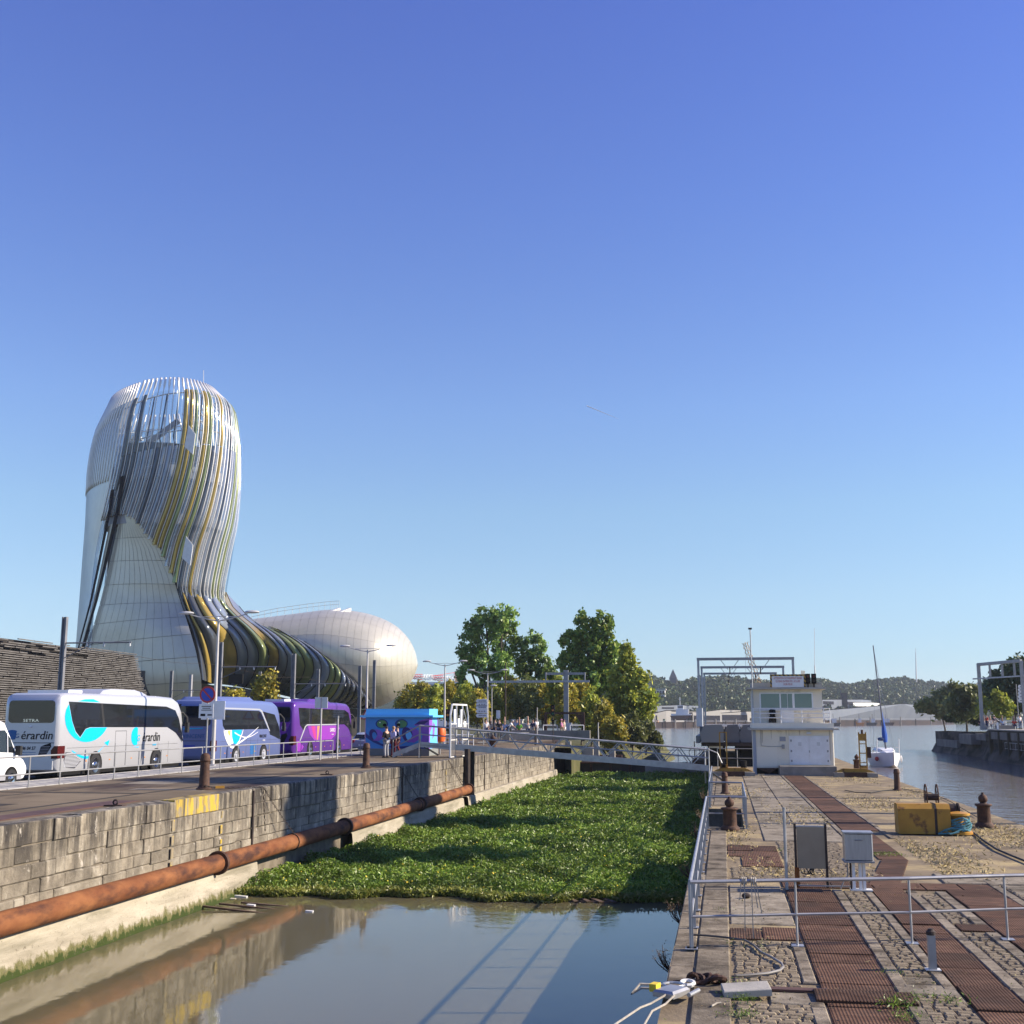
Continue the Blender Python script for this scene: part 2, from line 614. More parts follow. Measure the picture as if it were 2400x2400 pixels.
for ci, y0, y1, z0, z1 in blocks:
    p = U(-.025, .02)
    if ci:
        jz = U(-.02, .02)
        z0, z1 = z0 + jz, z1 + U(-.02, .015) + (.02 if ci == 0 else 0)
    g = .003
    x0 = XL - (.5 if ci == 0 else .12)
    b_ = U(.01, .03)
    yel = ci == 0 and (30.5 < y0 < 33.6 or 62.8 < y0 < 66.0)
    if y0 > 20.5 and nparts < 296:
        q = MB().bev(x0, XL + p, y0 + g, y1 - g, z0 + g, z1 - (g if ci else 0), b_, '+x')
        if ci == 0:   # worn top arris
            q.v = [(a, c, d - (.035 + .03 * math.sin(c * 7)) if (a > XL and d > z1 - .06) else d) for a, c, d in q.v]
        q.build('stone_block', m_stoneyel if yel else m_stone, wall)
        nparts += 1
    else:
        rest.bev(x0, XL + p, y0 + g, y1 - g, z0 + g, z1 - (g if ci else 0), b_, '+x')
o = rest.build('stone_block', m_stone, wall)
o['kind'] = 'stuff'
# two flaking yellow guide lines down the wall
q = MB()
for yc in (30.7, 33.9, 63.0):
    z = LZ - .5
    while z > -.2:
        h = U(.12, .3)
        q.bx(XL + .036, XL + .042, yc - .07 + U(-.02, .02), yc + .06 + U(-.02, .02), z - h, z)
        z -= h + U(.04, .22)
q.build('yellow_mark', m_stoneyel, wall)
# vertical pipe recess slots
q = MB()
for yc in (36.3, 54.2, 73.5, 82):
    q.bx(XL + .01, XL + .05, yc - .05, yc + .05, -.65, LZ - .05)
q.build('drain_pipe', m_irondark, wall)
# pale concrete ledge at the foot of the wall with algae
m_ledge = M('pale_ledge_concrete', (.3, .265, .2), (.4, .36, .28), .8, .9, 0, .03, 4, (1, .5, 2), c3=(.2, .18, .13), sc3=1.2, st3=(1, .3, 2.5), lo3=.48, hi3=.7)
_nt = m_ledge.node_tree
_bs = _nt.nodes['Principled BSDF']
_src = _bs.inputs['Base Color'].links[0].from_socket
_sz = node(_nt, 'ShaderNodeSeparateXYZ')
_nt.links.new(node(_nt, 'ShaderNodeNewGeometry').outputs['Position'], _sz.inputs[0])
_mr = node(_nt, 'ShaderNodeMapRange')
_mr.inputs[1].default_value, _mr.inputs[2].default_value, _mr.inputs[3].default_value, _mr.inputs[4].default_value = WZ, WZ + .55, .62, -.1
_nt.links.new(_sz.outputs[2], _mr.inputs[0])
_ad = node(_nt, 'ShaderNodeMath', operation='ADD')
_nt.links.new(_mr.outputs[0], _ad.inputs[0])
_nt.links.new(noise(_nt, 4, (1, 1, .6), 7, .7), _ad.inputs[1])
_c = mix(_nt, _src, (.1, .095, .03), ramp(_nt, _ad.outputs[0], [(.72, 0.0), (.86, .9)]))
_c = mix(_nt, _c, (.035, .05, .012), ramp(_nt, _ad.outputs[0], [(.93, 0.0), (1.0, 1.0)]))
_c = mix(_nt, _c, (.12, .1, .07), ramp(_nt, noise(_nt, 9, (1, 1, 1), 8, .75), [(.58, 0.0), (.66, .8)]))
_nt.links.new(_c, _bs.inputs['Base Color'])
m_algae = M('green_algae', (.06, .075, .02), (.13, .12, .05), 3, .9, 0, .01, 12)
q = MB()
for y0, y1 in ((10, 36.0), (45.5, 66.2), (67, 104)):
    L_ = []
    for k in range(int((y1 - y0) * 2) + 1):
        yy = min(y0 + k * .5, y1)
        e = U(-.03, .03)
        L_.append([(XL - .1, yy, -.62), (XL + .3, yy, -.62 + e * .3), (XL + .36 + e, yy, -.68), (XL + .4 + e, yy, -1.0), (XL + .44 + U(-.04, .04), yy, -1.25), (XL + .5, yy, WZ - .2)])
    q.grid(L_)
    q.poly(L_[-1])
q.build('concrete_ledge', m_ledge, wall)

# ---- the island between the two locks
m_isl = M('dusty_quay_paving', (.16, .125, .08), (.27, .215, .14), .7, .95, 0, .022, 9, (1, 1, 1), c3=(.42, .33, .17), sc3=.5, st3=(.8, 1.2, 1), lo3=.5, hi3=.68)
ISLY = 150
isl = MB()
PX0, PX1, PY0, PY1 = XR, .62, 42.6, 52.0      # pit of the gate recess
for x0, x1, y0, y1 in ((PX1, 10.4, -30, 90), (XR, PX1, -30, PY0), (XR, PX1, PY1, 90)):
    isl.add([(x0, y0, -.035), (x1, y0, -.035), (x1, y1, -.035), (x0, y1, -.035)], [(0, 1, 2, 3)])
isl.add([(XR, 90, -.035), (10.4, 90, -.035), (10.9, ISLY, -.035), (2, ISLY + 8, -.035), (-2.5, ISLY, -.035), (-2.5, 112, -.035), (XR, 112, -.035)], [tuple(range(7))])
ground = struct(isl.build('island_quay_surface', m_isl))
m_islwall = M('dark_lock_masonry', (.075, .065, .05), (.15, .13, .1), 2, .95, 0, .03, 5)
q = MB()
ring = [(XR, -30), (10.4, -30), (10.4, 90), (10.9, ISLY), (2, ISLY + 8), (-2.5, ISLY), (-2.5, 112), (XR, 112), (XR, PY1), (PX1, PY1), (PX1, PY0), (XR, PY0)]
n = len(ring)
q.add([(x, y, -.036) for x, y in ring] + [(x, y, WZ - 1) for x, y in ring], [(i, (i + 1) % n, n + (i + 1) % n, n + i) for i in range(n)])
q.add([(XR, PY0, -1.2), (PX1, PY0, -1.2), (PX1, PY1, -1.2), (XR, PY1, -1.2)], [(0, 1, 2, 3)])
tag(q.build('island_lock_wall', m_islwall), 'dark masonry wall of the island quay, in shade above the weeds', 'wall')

# coping slabs along the lock edge and concrete slabs beside them
m_cop = M('worn_coping_stone', (.17, .14, .1), (.26, .22, .16), 5, .92, 0, .02, 14, rnd=.2, c3=(.075, .06, .042), sc3=1.5, lo3=.46, hi3=.66)
y = 12.0
while y < 88:
    l = U(1.3, 2.3)
    if not (PY0 - l < y < PY1):
        for x0, x1, jz in ((XR + .0, -.55, U(-.04, .0)), (-.53, -.01, U(-.006, .004))):
            q = MB().bev(x0, x1, y + .012, y + l - .012, -.4 if x0 < -.8 else -.12, jz, .02)
            q.build('coping_slab', m_cop, ground)
    y += l
# kerb strips beside the plate tracks
m_kerb = M('granite_kerb', (.2, .165, .12), (.29, .245, .18), 6, .88, 0, .014, 22, rnd=.2, c3=(.09, .072, .05), sc3=2, lo3=.47, hi3=.66)
for x0, x1, ya, yb in ((1.0, 1.215, 14.5, 17), (1.0, 1.215, 18.2, 21.4), (2.25, 2.47, 14.5, 28), (2.9, 3.09, 17.2, 28), (3.81, 4.04, 14.5, 28), (4.42, 4.66, 15, 23.0), (4.42, 4.66, 23.8, 28), (5.81, 6.03, 18, 30), (3.64, 3.84, 39, 82), (5.07, 5.25, 40, 82)):
    y = ya
    while y < yb - .2:
        l = min(U(.7, 1.25), yb - y)
        MB().bev(x0 + .008, x1 - .008, y + .01, y + l - .01, -.12, U(-.008, .006), .018).build('kerb_stone', m_kerb, ground)
        y += l
# ribbed rusty plates
m, nt, b = newmat('ribbed_rusty_plate')
b.inputs['Roughness'].default_value = .85
b.inputs['Specular IOR Level'].default_value = .12
c = ramp(nt, noise(nt, 2.2, (1, 2, 1)), [(.35, (.085, .045, .028)), (.65, (.15, .085, .054))])
mr = node(nt, 'ShaderNodeMapRange')
mr.inputs[3].default_value, mr.inputs[4].default_value = .62, 1.2
nt.links.new(node(nt, 'ShaderNodeObjectInfo').outputs['Random'], mr.inputs[0])
c = mix(nt, c, mr.outputs[0], 1.0, 'MULTIPLY')
wv = node(nt, 'ShaderNodeTexWave', bands_direction='X')
wv.inputs['Scale'].default_value = 7
nt.links.new(node(nt, 'ShaderNodeNewGeometry').outputs['Position'], wv.inputs[0])
c = mix(nt, c, ramp(nt, wv.outputs['Fac'], [(.3, .8), (.7, 1.06)]), ramp(nt, node(nt, 'ShaderNodeObjectInfo').outputs['Random'], [(.35, .15), (.6, 1.0)]), 'MULTIPLY')
c = mix(nt, c, (.05, .035, .025), ramp(nt, noise(nt, 1.1, det=7), [(.5, 0.0), (.68, .75)]))
nt.links.new(c, b.inputs['Base Color'])
bp = node(nt, 'ShaderNodeBump')
bp.inputs['Distance'].default_value = .005
nt.links.new(wv.outputs['Fac'], bp.inputs['Height'])
nt.links.new(bp.outputs[0], b.inputs['Normal'])
m_plate = m

def plate(x0, x1, y0, y1, z=0.0, tilt=0.0, mt=None, bolts=True):
    q = MB().bev(x0 + .01, x1 - .01, y0 + .008, y1 - .008, -.05, .004, .008)
    cy, cx = (y0 + y1) / 2, (x0 + x1) / 2
    ta = U(-.006, .006)
    q.v = [(a, c_, d + z + (c_ - cy) * tilt + (a - cx) * ta) for a, c_, d in q.v]
    o = q.build('iron_plate', mt or m_plate, ground)
    if bolts and y0 < 26:
        qb = MB()
        for bx_ in (x0 + .07, x1 - .07):
            qb.cyl((bx_, cy, z + .003), (bx_, cy, z + .009), .018, n=6)
        qb.build('bolt', m_irondark, o)

for ys, x0, x1 in (([14.6, 15.3, 16.86, 17.02, 17.56, 18.2, 18.95, 19.75, 20.4, 21.0, 21.3, 21.66, 22.5, 23.2, 23.7, 24.2, 25.1, 26.0, 27.0, 28.1], 1.23, 2.235),
                   ([14.2, 15.5, 16.9, 18.3, 19.6, 20.7, 21.9, 22.6, 23.5, 24.9, 26.0, 27.1, 28.2], 3.1, 3.795),
                   ([17, 18.6, 20.4, 21.9, 23.2, 24.6, 25.9, 27.2, 28.2], 4.68, 5.79)):
    for a, c_ in zip(ys, ys[1:]):
        plate(x0, x1, a, c_, U(-.012, .015), U(-.02, .02))
plate(1.1, 2.42, 17.0, 17.62, .035, .02)
for a, c_ in ((1.2, 2.3), (2.3, 3.2), (3.2, 4.3), (4.3, 5.1), (5.1, 5.8)):
    plate(a, c_, 28.25, 29.3, U(-.012, -.004), 0)
plate(0.0, .55, 21.55, 22.6, -.005)
plate(.56, 1.2, 21.6, 22.8, -.01)
plate(4.06, 4.65, 23.05, 23.75, -.008)
plate(0.0, .7, 35.6, 37.1, -.005)
plate(.71, 1.42, 35.5, 37.0, -.008)
plate(0.0, 1.42, 34.2, 35.45, -.01)
plate(.37, 1.42, 31.9, 34.15, -.006)
for k in range(5):     # the diagonal run
    a, c_ = 28.8 + k * 1.05, 29.8 + k * 1.05
    q = MB().bev(-.34, .34, -.51, .51, -.05, .004, .008)
    f = (k + .5) / 5
    q.v = [(a_ + 3.46 + .96 * f + c2 * .18, c2 + (a + c_) / 2, d - .004) for a_, c2, d in q.v]
    q.build('iron_plate', m_plate, ground)
y = 34.1
while y < 82:
    l = U(1.1, 1.9)
    plate(3.85 if y > 36 else 4.0, 5.05 if y > 41 else 4.75, y, y + l, U(-.014, 0), 0)
    y += l
# concrete slabs beside the far track
m_cslab = M('cast_slab', (.2, .17, .125), (.3, .26, .195), 4, .9, 0, .014, 16, rnd=.18, c3=(.085, .068, .045), sc3=1.1, lo3=.48, hi3=.68)
y = 38.6
while y < 82:
    l = U(2.2, 3.6)
    for x0, x1 in ((1.15, 2.35), (2.38, 3.62)):
        MB().bev(x0, x1, y + .02, y + l - .02, -.12, U(-.016, .002), .02).build('concrete_slab', m_cslab, ground)
    y += l
y = 23.15
for x0, x1, y0, y1 in ((0.02, 1.19, 23.15, 24.4), (0.02, 1.19, 24.42, 27.2), (0.02, 1.15, 27.25, 28.3), (2.4, 3.08, 17.75, 18.35), (2.42, 2.88, 18.4, 18.9), (.5, 1.2, 16.9, 17.6), (-.9, -.02, 28, 30), (4.9, 7.6, 29.5, 31.2), (6.1, 7.4, 26.4, 29.2)):
    MB().bev(x0, x1, y0, y1, -.12, U(-.012, .004), .02).build('concrete_slab', m_cslab, ground)
# cobbles
m_cob = M('granite_cobble', (.19, .15, .1), (.28, .23, .155), 5, .9, 0, .012, 30, rnd=.16)
m_cob2 = M('granite_cobble_far', (.19, .15, .1), (.28, .23, .155), 5, .9, 0, .012, 30, rnd=.16, isl=True)
cobs = []
for x0, x1, y0, y1 in ((.05, 1.0, 17.65, 21.35), (.05, 1.2, 14.3, 16.9), (2.48, 2.89, 19.0, 27.8), (2.45, 3.08, 14.5, 17.7), (4.05, 4.41, 16.5, 22.9), (4.05, 4.41, 23.85, 27.6), (6.05, 9.8, 22.5, 29.2), (.1, 3.6, 29.5, 31.7), (1.5, 3.3, 31.8, 38.4)):
    y = y0
    while y < y1 - .08:
        dy = U(.13, .18)
        x = x0 + U(-.02, .02)
        while x < x1 - .06:
            dx = min(U(.12, .24), x1 - x)
            cobs.append((x, x + dx, y, y + dy, U(-.02, .012)))
            x += dx
        y += dy
cobs.sort(key=lambda t: t[2])
rest = MB()
for k, (x0, x1, y0, y1, z) in enumerate(cobs):
    q = MB() if k < 298 else rest
    jx = U(-.01, .01)
    q.bev(x0 + .007 + jx, x1 - .006 + jx, y0 + .007, y1 - .007, -.09, z * .6, .022)
    if k < 298:
        q.build('cobble', m_cob, ground)
o = rest.build('cobble', m_cob2, ground)
o['kind'] = 'stuff'
# ================================================================== LEFT QUAY
# ---- rusty pipe along the wall
pipe = thing('rusty_pipe', 'long rusty orange pipe slung along the left lock wall, with flange rings', 'pipe', (XL, 20, -.2))
PR = .25
pa, pb_ = PX(-40, 2178, -14.3), PX(1098, 1850, -14.3)
pa = Vector((-14.3, pa.y, pa.z))
def pipe_at(t):
    p = pa.lerp(pb_, t)
    return Vector((p.x, p.y, p.z - .06 * math.sin(t * math.pi)))
joints = [0]
for px_, py_ in ((512, 2018), (808, 1928), (985, 1882)):
    yy = PX(px_, py_, -14.3).y
    joints.append((yy - pa.y) / (pb_.y - pa.y))
joints.append(1)
for a, c_ in zip(joints, joints[1:]):
    MB().tube([pipe_at(a + (c_ - a) * i / 6) for i in range(7)], PR, 18).build('pipe_section', m_rust, pipe, True)
q = MB()
d = (pb_ - pa).normalized()
for t in joints[1:]:
    p = pipe_at(t)
    MB().cyl(p - d * .09, p - d * .03, PR + .085, n=20).cyl(p - d * .02, p + d * .04, PR + .085, n=20).build('flange', m_iron, pipe)
MB().cyl(pb_ + d * .03, pb_ + d * .06, PR - .05, n=16).build('pipe_end', m_dark, pipe)

def chain(p, q_, sag, r=.016, n=14):
    pts = []
    for i in range(n + 1):
        t = i / n
        v = Vector(p).lerp(Vector(q_), t)
        v.z -= sag * 4 * t * (1 - t)
        pts.append(v)
    b = MB()
    tot = 0
    k = 0
    for a, c_ in zip(pts, pts[1:]):
        L = (c_ - a).length
        m_ = max(1, int(L / .075))
        for j in range(m_):
            o_ = a.lerp(c_, (j + .5) / m_)
            dd = (c_ - a).normalized()
            u = dd.orthogonal().normalized()
            v = dd.cross(u)
            if k % 2:
                u = v
            k += 1
            lp = [o_ + dd * (math.cos(s_) * .05) + u * (math.sin(s_) * .024) for s_ in [i * math.pi / 3 for i in range(6)]]
            b.tube(lp, .011, 3, True)
    return b

# ---- bollards, chains, rings on the left quay
def bollard_tall(name, loc, label, h=1.12, group=None):
    t = thing(name, label, 'bollard', loc, group)
    t0 = Vector(loc)
    MB().lathe([(.25, 0), (.25, .03), (.2, .06), (.165, .12), (.15, .6), (.14, h - .28), (.165, h - .25), (.165, h - .2), (.15, h - .16), (.15, h - .08), (.1, h - .02), (.03, h)], t0, 16).build('bollard_body', m_iron, t, True)
    return t

b1 = G(478, 1850, LZ)
bollard_tall('tall_bollard', b1, 'tall rusty cannon shaped bollard with a chain round its foot, nearest on the left quay', group='rusty bollards on the left quay')
b2 = G(858, 1800, LZ)
bollard_tall('tall_bollard', b2, 'tall rusty bollard in front of the painted blue kiosk', group='rusty bollards on the left quay')
b3 = PX(1178, 1745, -15.8)
b3.z = LZ
for bb, lab in ((b1, 'rusty chain from the nearest left bollard over the wall edge down to the pipe'), (b2, 'rusty chain from the bollard by the kiosk down the wall to the pipe')):
    c_ = thing('mooring_chain', lab, 'chain', bb, 'chains holding the pipe')
    e1 = Vector((XL + .04, bb.y + 1.2, LZ + .02))
    chain(bb + V(.1, -.2, .12), bb + V(.5, .5, .02), .02).build('chain_run', m_irondark, c_)
    chain(bb + V(.5, .5, .02), e1, .0).build('chain_run', m_irondark, c_)
    t_ = (e1.y + 1.8 - pa.y) / (pb_.y - pa.y)
    pp = pipe_at(t_)
    chain(e1, (XL + .12, e1.y + .1, pp.z + .5), 0).build('chain_run', m_irondark, c_)
    chain(e1, pp + V(.1, 0, PR), .05).build('chain_run', m_irondark, c_)
    MB().tube([pp + V(math.cos(a) * (PR + .02), 0, math.sin(a) * (PR + .02)) for a in [i * math.pi / 8 for i in range(16)]], .02, 4, True).build('chain_loop', m_irondark, c_)
    if bb is b1:
        MB().box(bb + V(.42, .25, .06), (.28, .1, .08), .5).build('yellow_hook', m_yellow, c_)
c_ = thing('mooring_chain', 'pair of thin chains hanging from the wall edge beside the footbridge gate', 'chain', (XL, 63.5, LZ), 'chains holding the pipe')
pp = pipe_at((65.2 - pa.y) / (pb_.y - pa.y))
chain((XL + .05, 63.4, LZ), pp + V(.1, 0, PR), .05).build('chain_run', m_irondark, c_)
chain((XL + .05, 63.5, LZ), pp + V(.1, .5, PR), .02).build('chain_run', m_irondark, c_)

for (px_, py_), lab in (((270, 1889), 'small rusty mooring ring standing on the left quay above the nearest wall blocks'), ((767, 1816), 'small dark mooring ring at the quay edge between the two tall left bollards')):
    g = G(px_, py_, LZ)
    t = thing('mooring_ring', lab, 'mooring ring', g)
    MB().bx(g.x - .25, g.x + .25, g.y - .12, g.y + .12, LZ, LZ + .03).build('base_plate', m_iron, t)
    MB().tube([g + V(.06 * math.cos(a), 0, .09 + .06 * math.sin(a)) for a in [i * math.pi / 7 for i in range(14)]], .022, 6, True).build('ring', m_irondark, t, True)

# ---- railing along the pavement
def railing(name, label, pts, h, mids=(.5,), post_r=.025, rail_r=.026, mt=None, spacing=1.9, base=None, postbox=False, cat='railing'):
    mt = mt or m_steel
    t = thing(name, label, cat, pts[0])
    for a, b_ in zip(pts, pts[1:]):
        a, b_ = Vector(a), Vector(b_)
        MB().tube([a + V(0, 0, h), b_ + V(0, 0, h)], rail_r, 8).build('top_rail', mt, t, True)
        for mh in mids:
            MB().tube([a + V(0, 0, mh), b_ + V(0, 0, mh)], rail_r * .8, 6).build('mid_rail', mt, t, True)
        n_ = max(1, round((b_ - a).length / spacing))
        for k in range(n_ + 1):
            if k == 0 and a != Vector(pts[0]):
                continue
            p = a.lerp(b_, k / n_)
            q = MB()
            if postbox:
                q.bx(p.x - post_r, p.x + post_r, p.y - post_r, p.y + post_r, p.z, p.z + h)
            else:
                q.cyl(p, p + V(0, 0, h), post_r, n=6)
            o = q.build('post', mt, t)
            if base:
                MB().bx(p.x - base, p.x + base, p.y - base, p.y + base, p.z, p.z + .015).build('foot_plate', mt, o)
    return t

FX = -22.15
railing('pavement_railing', 'long grey steel railing between the left quay and the pavement by the coaches', [(FX - .15, 30.5, LZ), (FX, 45, LZ), (-21.75, 65.2, LZ)], .98, (.42,), .025, .028, m_steel2, 1.78)
railing('pavement_railing', 'short grey railing section beyond the gap, in front of the purple coach', [(-21.6, 68.2, LZ), (-21.7, 75.5, LZ), (-21.5, 79.5, LZ)], .98, (.42,), .025, .028, m_steel2, 1.9)

# ---- lamp posts
def lamp_post(loc, h, label, arm=1.45, rz=0):
    t = thing('street_lamp', label, 'street lamp', loc, 'double armed street lamps on the left quay', rz)
    MB().lathe([(.16, 0), (.16, .04), (.095, .06), (.09, 2.5), (.055, h - .3), (.05, h)], (0, 0, 0), 10).build('pole', m_pole, None, True).parent = t
    for s in (-1, 1):
        q = MB().tube([(0, 0, h - .12), (s * arm * .3, 0, h - .06), (s * arm * .7, 0, h + .08), (s * arm, 0, h + .2)], [.035, .03, .028, .025], 6)
        q.tube([(0, 0, h + .1), (s * arm * .35, 0, h + .08), (s * arm * .65, 0, h + .08)], .018, 5)
        q.build('arm', m_pole, None, True).parent = t
        q = MB().ball((s * (arm + .22), 0, h + .27), .4, .17, .1, 12, 6)
        q.v = [(a, b_, c + (0 if c > h + .25 else (h + .25 - c) * .55)) for a, b_, c in q.v]
        l = q.build('lamp_head', m_lamp, None, True)
        l.parent = t
    return t
m_pole = M('pale_lamp_pole', (.42, .4, .38), (.5, .48, .46), 1, .5, .2)
m_lamp = M('lamp_grey', (.5, .49, .47), rough=.5)
for px_, pyb, pyt, lab in ((505, 1795, 1452, 'double armed street lamp carrying a white board, in front of the pale blue coach'),):
    g = G(498, 1795, LZ)
    lamp_post(g, 6.95, lab)
def lamp_far(px_, pyt, z, lab, arm=1.45):
    p = G(px_, pyt, z)
    lamp_post((p.x, p.y, LZ - .1), z - LZ + .1, lab, arm)
lamp_far(862, 1523, 8.5, 'double armed street lamp beside the painted kiosk, before the rounded metal building')
lamp_far(1043, 1557, 8.5, 'double armed street lamp just left of the footbridge gate frame')
lamp_far(1143, 1577, 8.2, 'double armed street lamp behind the stack of direction signs')
# boards on the first lamp
g = G(498, 1795, LZ)
t = thing('notice_board', 'blank white notice board strapped to the lamp post before the pale blue coach', 'board', (g.x, g.y, LZ + 2.2))
MB().bx(g.x - .62, g.x + .56, g.y - .13, g.y - .11, LZ + 2.15, LZ + 3.02).build('panel', m_white, t)
for z_ in (2.3, 2.8):
    MB().bx(g.x - .1, g.x + .1, g.y - .11, g.y + .1, LZ + z_, LZ + z_ + .06).build('strap', m_irondark, t)
# no-parking sign
g = G(478, 1815, LZ)
g = G(481, 1806, LZ)
t = thing('parking_sign', 'round blue and red no parking sign over a white plate, left of the lamp', 'road sign', g)
MB().cyl(g, g + V(0, 0, 3.0), .035, n=8).build('post', m_steel2, t)
cz = g + V(-.02, -.05, 3.22)
MB().cyl(cz, cz + V(0, -.02, 0), .36, n=24).build('sign_rim', m_red, t)
MB().cyl(cz + V(0, -.024, 0), cz + V(0, -.028, 0), .28, n=24).build('sign_face', m_bluesign, t)
MB().box(cz + V(0, -.034, 0), (.56, .006, .07), 0, 0, R(-45) * -1).build('slash', m_red, t)
pl = MB().bx(cz.x - .36, cz.x + .3, cz.y - .02, cz.y, g.z + 2.22, g.z + 2.82).build('plate', m_white, t)
q = MB()
for k, (a, b_) in enumerate(((-.24, .2), (-.2, .16), (-.25, .22))):
    q.bx(cz.x + a, cz.x + b_, cz.y - .026, cz.y - .022, g.z + 2.7 - k * .08, g.z + 2.73 - k * .08)
q.bx(cz.x - .28, cz.x - .06, cz.y - .026, cz.y - .022, g.z + 2.3, g.z + 2.4).bx(cz.x + .04, cz.x + .24, cz.y - .026, cz.y - .022, g.z + 2.32, g.z + 2.38)
q.build('plate_print', m_dark, pl)
# double sign backs and slim post by the railing gap
g = G(750, 1781, LZ)
t = thing('sign_post', 'two pale sign plates seen from behind on a post at the railing gap', 'road sign', g)
MB().cyl(g, g + V(0, 0, 3.35), .045, n=8).build('post', m_pole, t)
for s in (-1, 1):
    MB().bx(g.x + s * .2 - .16, g.x + s * .2 + .16, g.y - .06, g.y - .03, g.z + 2.75, g.z + 3.35).build('sign_plate', m_offwhite, t)
g = G(790, 1779, LZ)
t = thing('slim_post', 'slim bare grey post standing beyond the railing gap', 'post', g)
MB().cyl(g, g + V(0, 0, 2.2), .045, n=8).build('shaft', m_pole, t)
MB().cyl(g + V(0, 0, 2.2), g + V(0, 0, 2.35), .055, n=8).build('cap', m_steel2, t)
# triangle warning sign + no entry beside kiosk
g = P(859, 1700, 74)
t = thing('warning_sign', 'triangular red rimmed warning sign on the post left of the painted kiosk', 'road sign', (g.x, g.y, LZ))
MB().cyl((g.x, g.y + .06, LZ), (g.x, g.y + .06, LZ + 2.9), .04, n=8).build('post', m_pole, t)
z0 = LZ + 2.15
tri = lambda s_, y_: [(g.x - .42 * s_, y_, z0 + .25 - .25 * s_), (g.x + .42 * s_, y_, z0 + .25 - .25 * s_), (g.x, y_, z0 + .25 + .5 * s_)]
MB().prism(tri(1, g.y), (0, .02, 0)).build('sign_rim', m_red, t)
MB().prism(tri(.72, g.y - .006), (0, .004, 0)).build('sign_face', m_offwhite, t)
g = P(876, 1678, 76)
t = thing('no_entry_sign', 'round sign half hidden behind the kiosk roof corner', 'road sign', (g.x, g.y, LZ))
MB().cyl((g.x, g.y + .06, LZ), (g.x, g.y + .06, g.z + .3), .04, n=8).build('post', m_pole, t)
MB().cyl((g.x, g.y, g.z), (g.x, g.y + .02, g.z), .33, n=20).build('sign_rim', m_red, t)
MB().cyl((g.x, g.y - .006, g.z), (g.x, g.y - .002, g.z), .25, n=20).build('sign_face', m_bluesign, t)

# ---- tram catenary poles
def cat_pole(px_, pyt, label, zt=9.5, arm=None, wd=.11):
    p = G(px_, pyt, zt)
    t = thing('catenary_pole', label, 'tram pole', (p.x, p.y, LZ - .1), 'tram catenary poles beyond the road')
    q = MB()
    for s in (-1, 1):
        q.bx(p.x + s * wd - .03, p.x + s * wd + .03, p.y - wd, p.y + wd, LZ - .1, zt)
    q.bx(p.x - wd, p.x + wd, p.y - .03, p.y + .03, LZ - .1, zt)
    q.build('mast', m_pole2, t)
    if arm:
        L, z_ = arm
        MB().tube([(p.x, p.y, z_), (p.x + L, p.y, z_)], .045, 6).tube([(p.x, p.y, z_ - .9), (p.x + L * .45, p.y, z_ - .02)], .025, 5).build('cantilever', m_pole2, t)
        for f in (.35, .6, .98):
            MB().cyl((p.x + L * f, p.y, z_ - .22), (p.x + L * f, p.y, z_), .05, n=6).build('insulator', m_offwhite, t)
    return p
m_pole2 = M('tram_pole_grey', (.17, .17, .18), (.24, .24, .25), 1, .5, .3)
c1 = cat_pole(153, 1446, 'tall dark tram pole before the timber clad building, with a long thin arm', 9.5, (4.2, 8.0))
c2 = cat_pole(519, 1505, 'tram pole right behind the first street lamp', 9.5, (4.5, 7.6))
c3 = cat_pole(403, 1572, 'tram pole above the front of the silver coach', 8.6, (4, 6.6))
c4 = cat_pole(610, 1574, 'tram pole beside the yellow leaved tree by the dark wall', 8.6)
c5 = cat_pole(689, 1532, 'thick tram pole over the rear of the purple coach', 9.5, (5, 6.8), .15)
c6 = cat_pole(746, 1568, 'tram pole over the roof of the purple coach', 8.6)
c7 = cat_pole(844, 1560, 'tram pole just left of the lamp near the kiosk', 8.6)
c8 = cat_pole(878, 1547, 'dark tram pole just right of the lamp near the kiosk', 9.5)
t = thing('overhead_wires', 'thin tram wires strung between the poles before the metal building', 'wires', (c1.x, c1.y, 8))
for a, b_, z_ in ((c1, c2, 7.7), (c2, c5, 7.4), (c3, c6, 6.4), (c5, c8, 7.2), (c6, c7, 6.6)):
    MB().tube([V(a.x + 1.5, a.y, z_), V((a.x + b_.x) / 2 + 1.5, (a.y + b_.y) / 2, z_ - .3), V(b_.x + 1.5, b_.y, z_)], .012, 4).build('wire', m_irondark, t)

# ================================================================== COACHES
def coach_body(L, H, W=2.55, nose=1.35, zb=.33):
    st = []
    # stations along y : (y, bottom z, top z, half width)
    for y, zb_, zt, hw in ((0.0, .55, H - .5, W / 2 - .16), (.04, .42, H - .28, W / 2 - .07), (.16, zb, H - .1, W / 2 - .015), (.45, zb, H - .02, W / 2), (1.5, zb, H, W / 2), (L - 3.2, zb, H, W / 2), (L - 1.6, zb, H - .05, W / 2), (L - 1.05, zb, H - .22, W / 2 - .01), (L - .65, zb, H - .62, W / 2 - .03), (L - .38, zb, H - 1.25, W / 2 - .06), (L - .16, zb, H - 2.1, W / 2 - .1), (L - .03, zb + .05, .95, W / 2 - .16), (L, zb + .12, .7, W / 2 - .22)):
        r = min(.24, (zt - zb_) * .45)
        ring = [(-hw + .05, zb_), (-hw, zb_ + .06), (-hw, zt - r)]
        for i in range(1, 5):
            a = math.pi - i * math.pi / 8
            ring.append((-hw + r + r * math.cos(a), zt - r + r * math.sin(a)))
        ring += [(-x, z) for x, z in reversed(ring)]
        st.append([(x, y, z) for x, z in ring])
    q = MB().grid(st, True)
    q.poly(list(reversed(st[0])))
    q.poly(st[-1])
    return q

